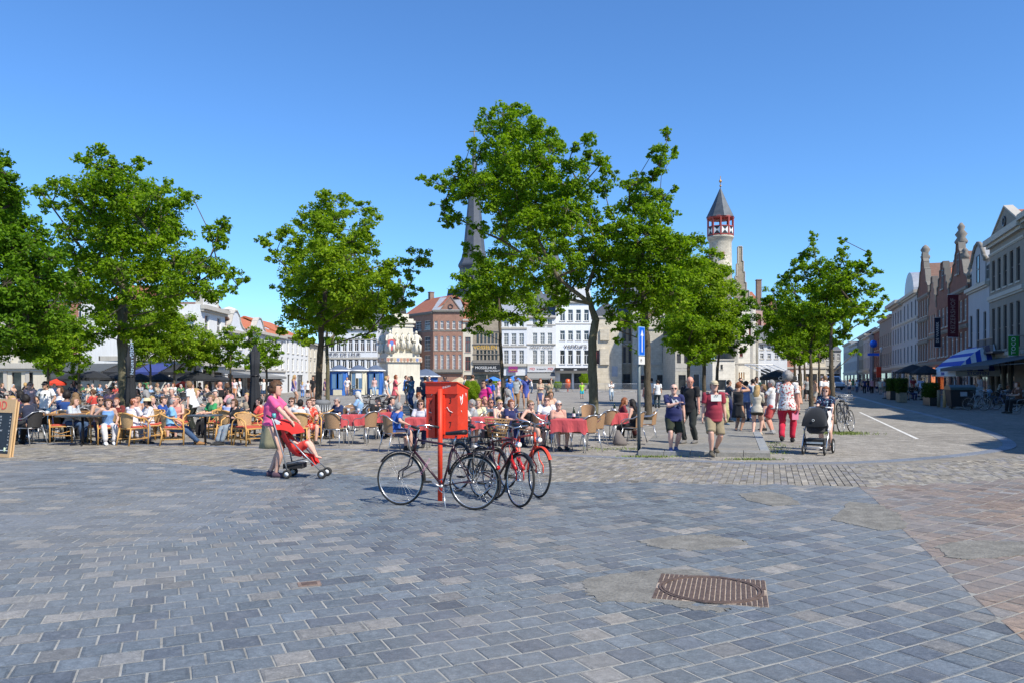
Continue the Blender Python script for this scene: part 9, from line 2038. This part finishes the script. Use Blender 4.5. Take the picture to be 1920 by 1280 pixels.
for i in range(20):
 x_, y_ = XY(30 + i * 21, random.uniform(38, 56)); o = chair('dark', x_, y_, R(random.uniform(0, 360)), '%s empty dark chair from the left, in the far left terrace' % ORD[i], 'empty dark chairs of the far left terrace')
for i in range(9):
 round_table(60 + i * 42, random.uniform(36, 54), 'small dark table of the far left terrace, %s from the left' % ('first second third fourth fifth sixth seventh eighth ninth'.split()[i]), r=.38)
# ---- guests of the far terraces, each one a person
rr = random.Random(21)
TOPC = [('white', W_), ('red', (.5, .06, .05)), ('black', BK), ('pink', (.6, .3, .32)), ('navy', NV), ('grey', GY), ('cream', (.6, .55, .42)), ('sky blue', (.25, .4, .6)), ('peach', (.6, .38, .28)), ('green', (.06, .2, .08)), ('beige', (.4, .33, .24)), ('charcoal', (.06, .06, .065))]
HN = {'br': 'brown', 'bk': 'black', 'bl': 'blond', 'gr': 'grey', 'lb': 'fair', 'rd': 'auburn', 'wh': 'white'}
used = set()
def crowd(places, n, where, sit_, Yr, pxr, faces):
 for i in range(n):
  for _ in range(200):
   (cn, cc), hk, st_ = rr.choice(TOPC), rr.choice(list(HAIRC)), rr.choice(['short', 'long', 'bob'])
   lb = '%s haired %s in %s %s' % (HN[hk], {'short': 'person', 'long': 'woman with long hair', 'bob': 'woman with a bob'}[st_], cn, where)
   if lb not in used: break
  used.add(lb); px = pxr[0] + (i + rr.uniform(.2, .8)) * (pxr[1] - pxr[0]) / n; Y = rr.uniform(*Yr); x_, y_ = XY(px, Y)
  kw = dict(hair=st_, hc=hk, top=cc, fem=st_ != 'short', far_=True, voxel=.045, bulk=rr.uniform(.2, .7), skin=rr.choice('lplt'), bot=rr.choice(['trousers', 'shorts']), bc=rr.choice([NV, BK, KH, JN, (.4, .38, .35)]))
  person(lb, x_, y_, R(rr.choice(faces)), 0, rr.uniform(1.6, 1.85), sit=sit_, **kw)
  if sit_: chair('dark', x_, y_, bpy.context.scene.objects[-1].rotation_euler[2] if False else LASTRZ[0], 'chair of the ' + ' '.join(lb.split()[:13]))
LASTRZ = [0]
_person = person
def person(label, x, y, rz, *a, **k): LASTRZ[0] = rz; return _person(label, x, y, rz, *a, **k)
crowd(None, 13, 'in the second terrace row', True, (23.5, 31), (50, 520), (90, -90, 180, 160, 200))
crowd(None, 5, 'at the tables behind the bicycles', True, (22.5, 27), (640, 1060), (90, -90, 180, 160, 200))
crowd(None, 9, 'seated under the dark grey awning', True, (52, 60), (126, 226), (90, -90, 180, 160, 200))
crowd(None, 8, 'seated by the navy awning', True, (50, 60), (256, 345), (90, -90, 180, 160, 200))
crowd(None, 5, 'seated under the widest black parasol', True, (54, 62), (350, 430), (90, -90, 180, 150))
crowd(None, 6, 'at the white pillared shop front', True, (48, 56), (0, 110), (90, -90, 180, 150))
crowd(None, 5, 'strolling before the left houses', False, (62, 64), (120, 420), (90, -90, 0))
crowd(None, 14, 'walking far down the shaded street', False, (85, 120), (1590, 1690), (0, 180, 170, 10))
crowd(None, 8, 'in the shaded right terrace', True, (60, 74), (1662, 1745), (90, -90, 180))
crowd(None, 7, 'seated by the striped awning', True, (46, 54), (1790, 1915), (90, -90, 180))
crowd(None, 6, 'between the avenue trunks', False, (48, 70), (1478, 1560), (0, 180, 90, -90))
crowd(None, 6, 'before the far brown houses', False, (88, 94), (870, 1045), (0, 180, 90, -90))
T('bearded guest in brown at the right edge terrace holding a glass', 1908, 706, 38, 'L', 'dark', hair='thick', hc='rd', top=(.12, .05, .03), bot='trousers', bc=BK, far_=True)
# ---------------------------------------------------------------- finish
bake_bodies()
flush_texts()
print('leaves', NLEAF[0], 'objects', len(bpy.data.objects), 'tris', sum(len(m.loops) - 2 * len(m.polygons) for m in bpy.data.meshes if m.users))
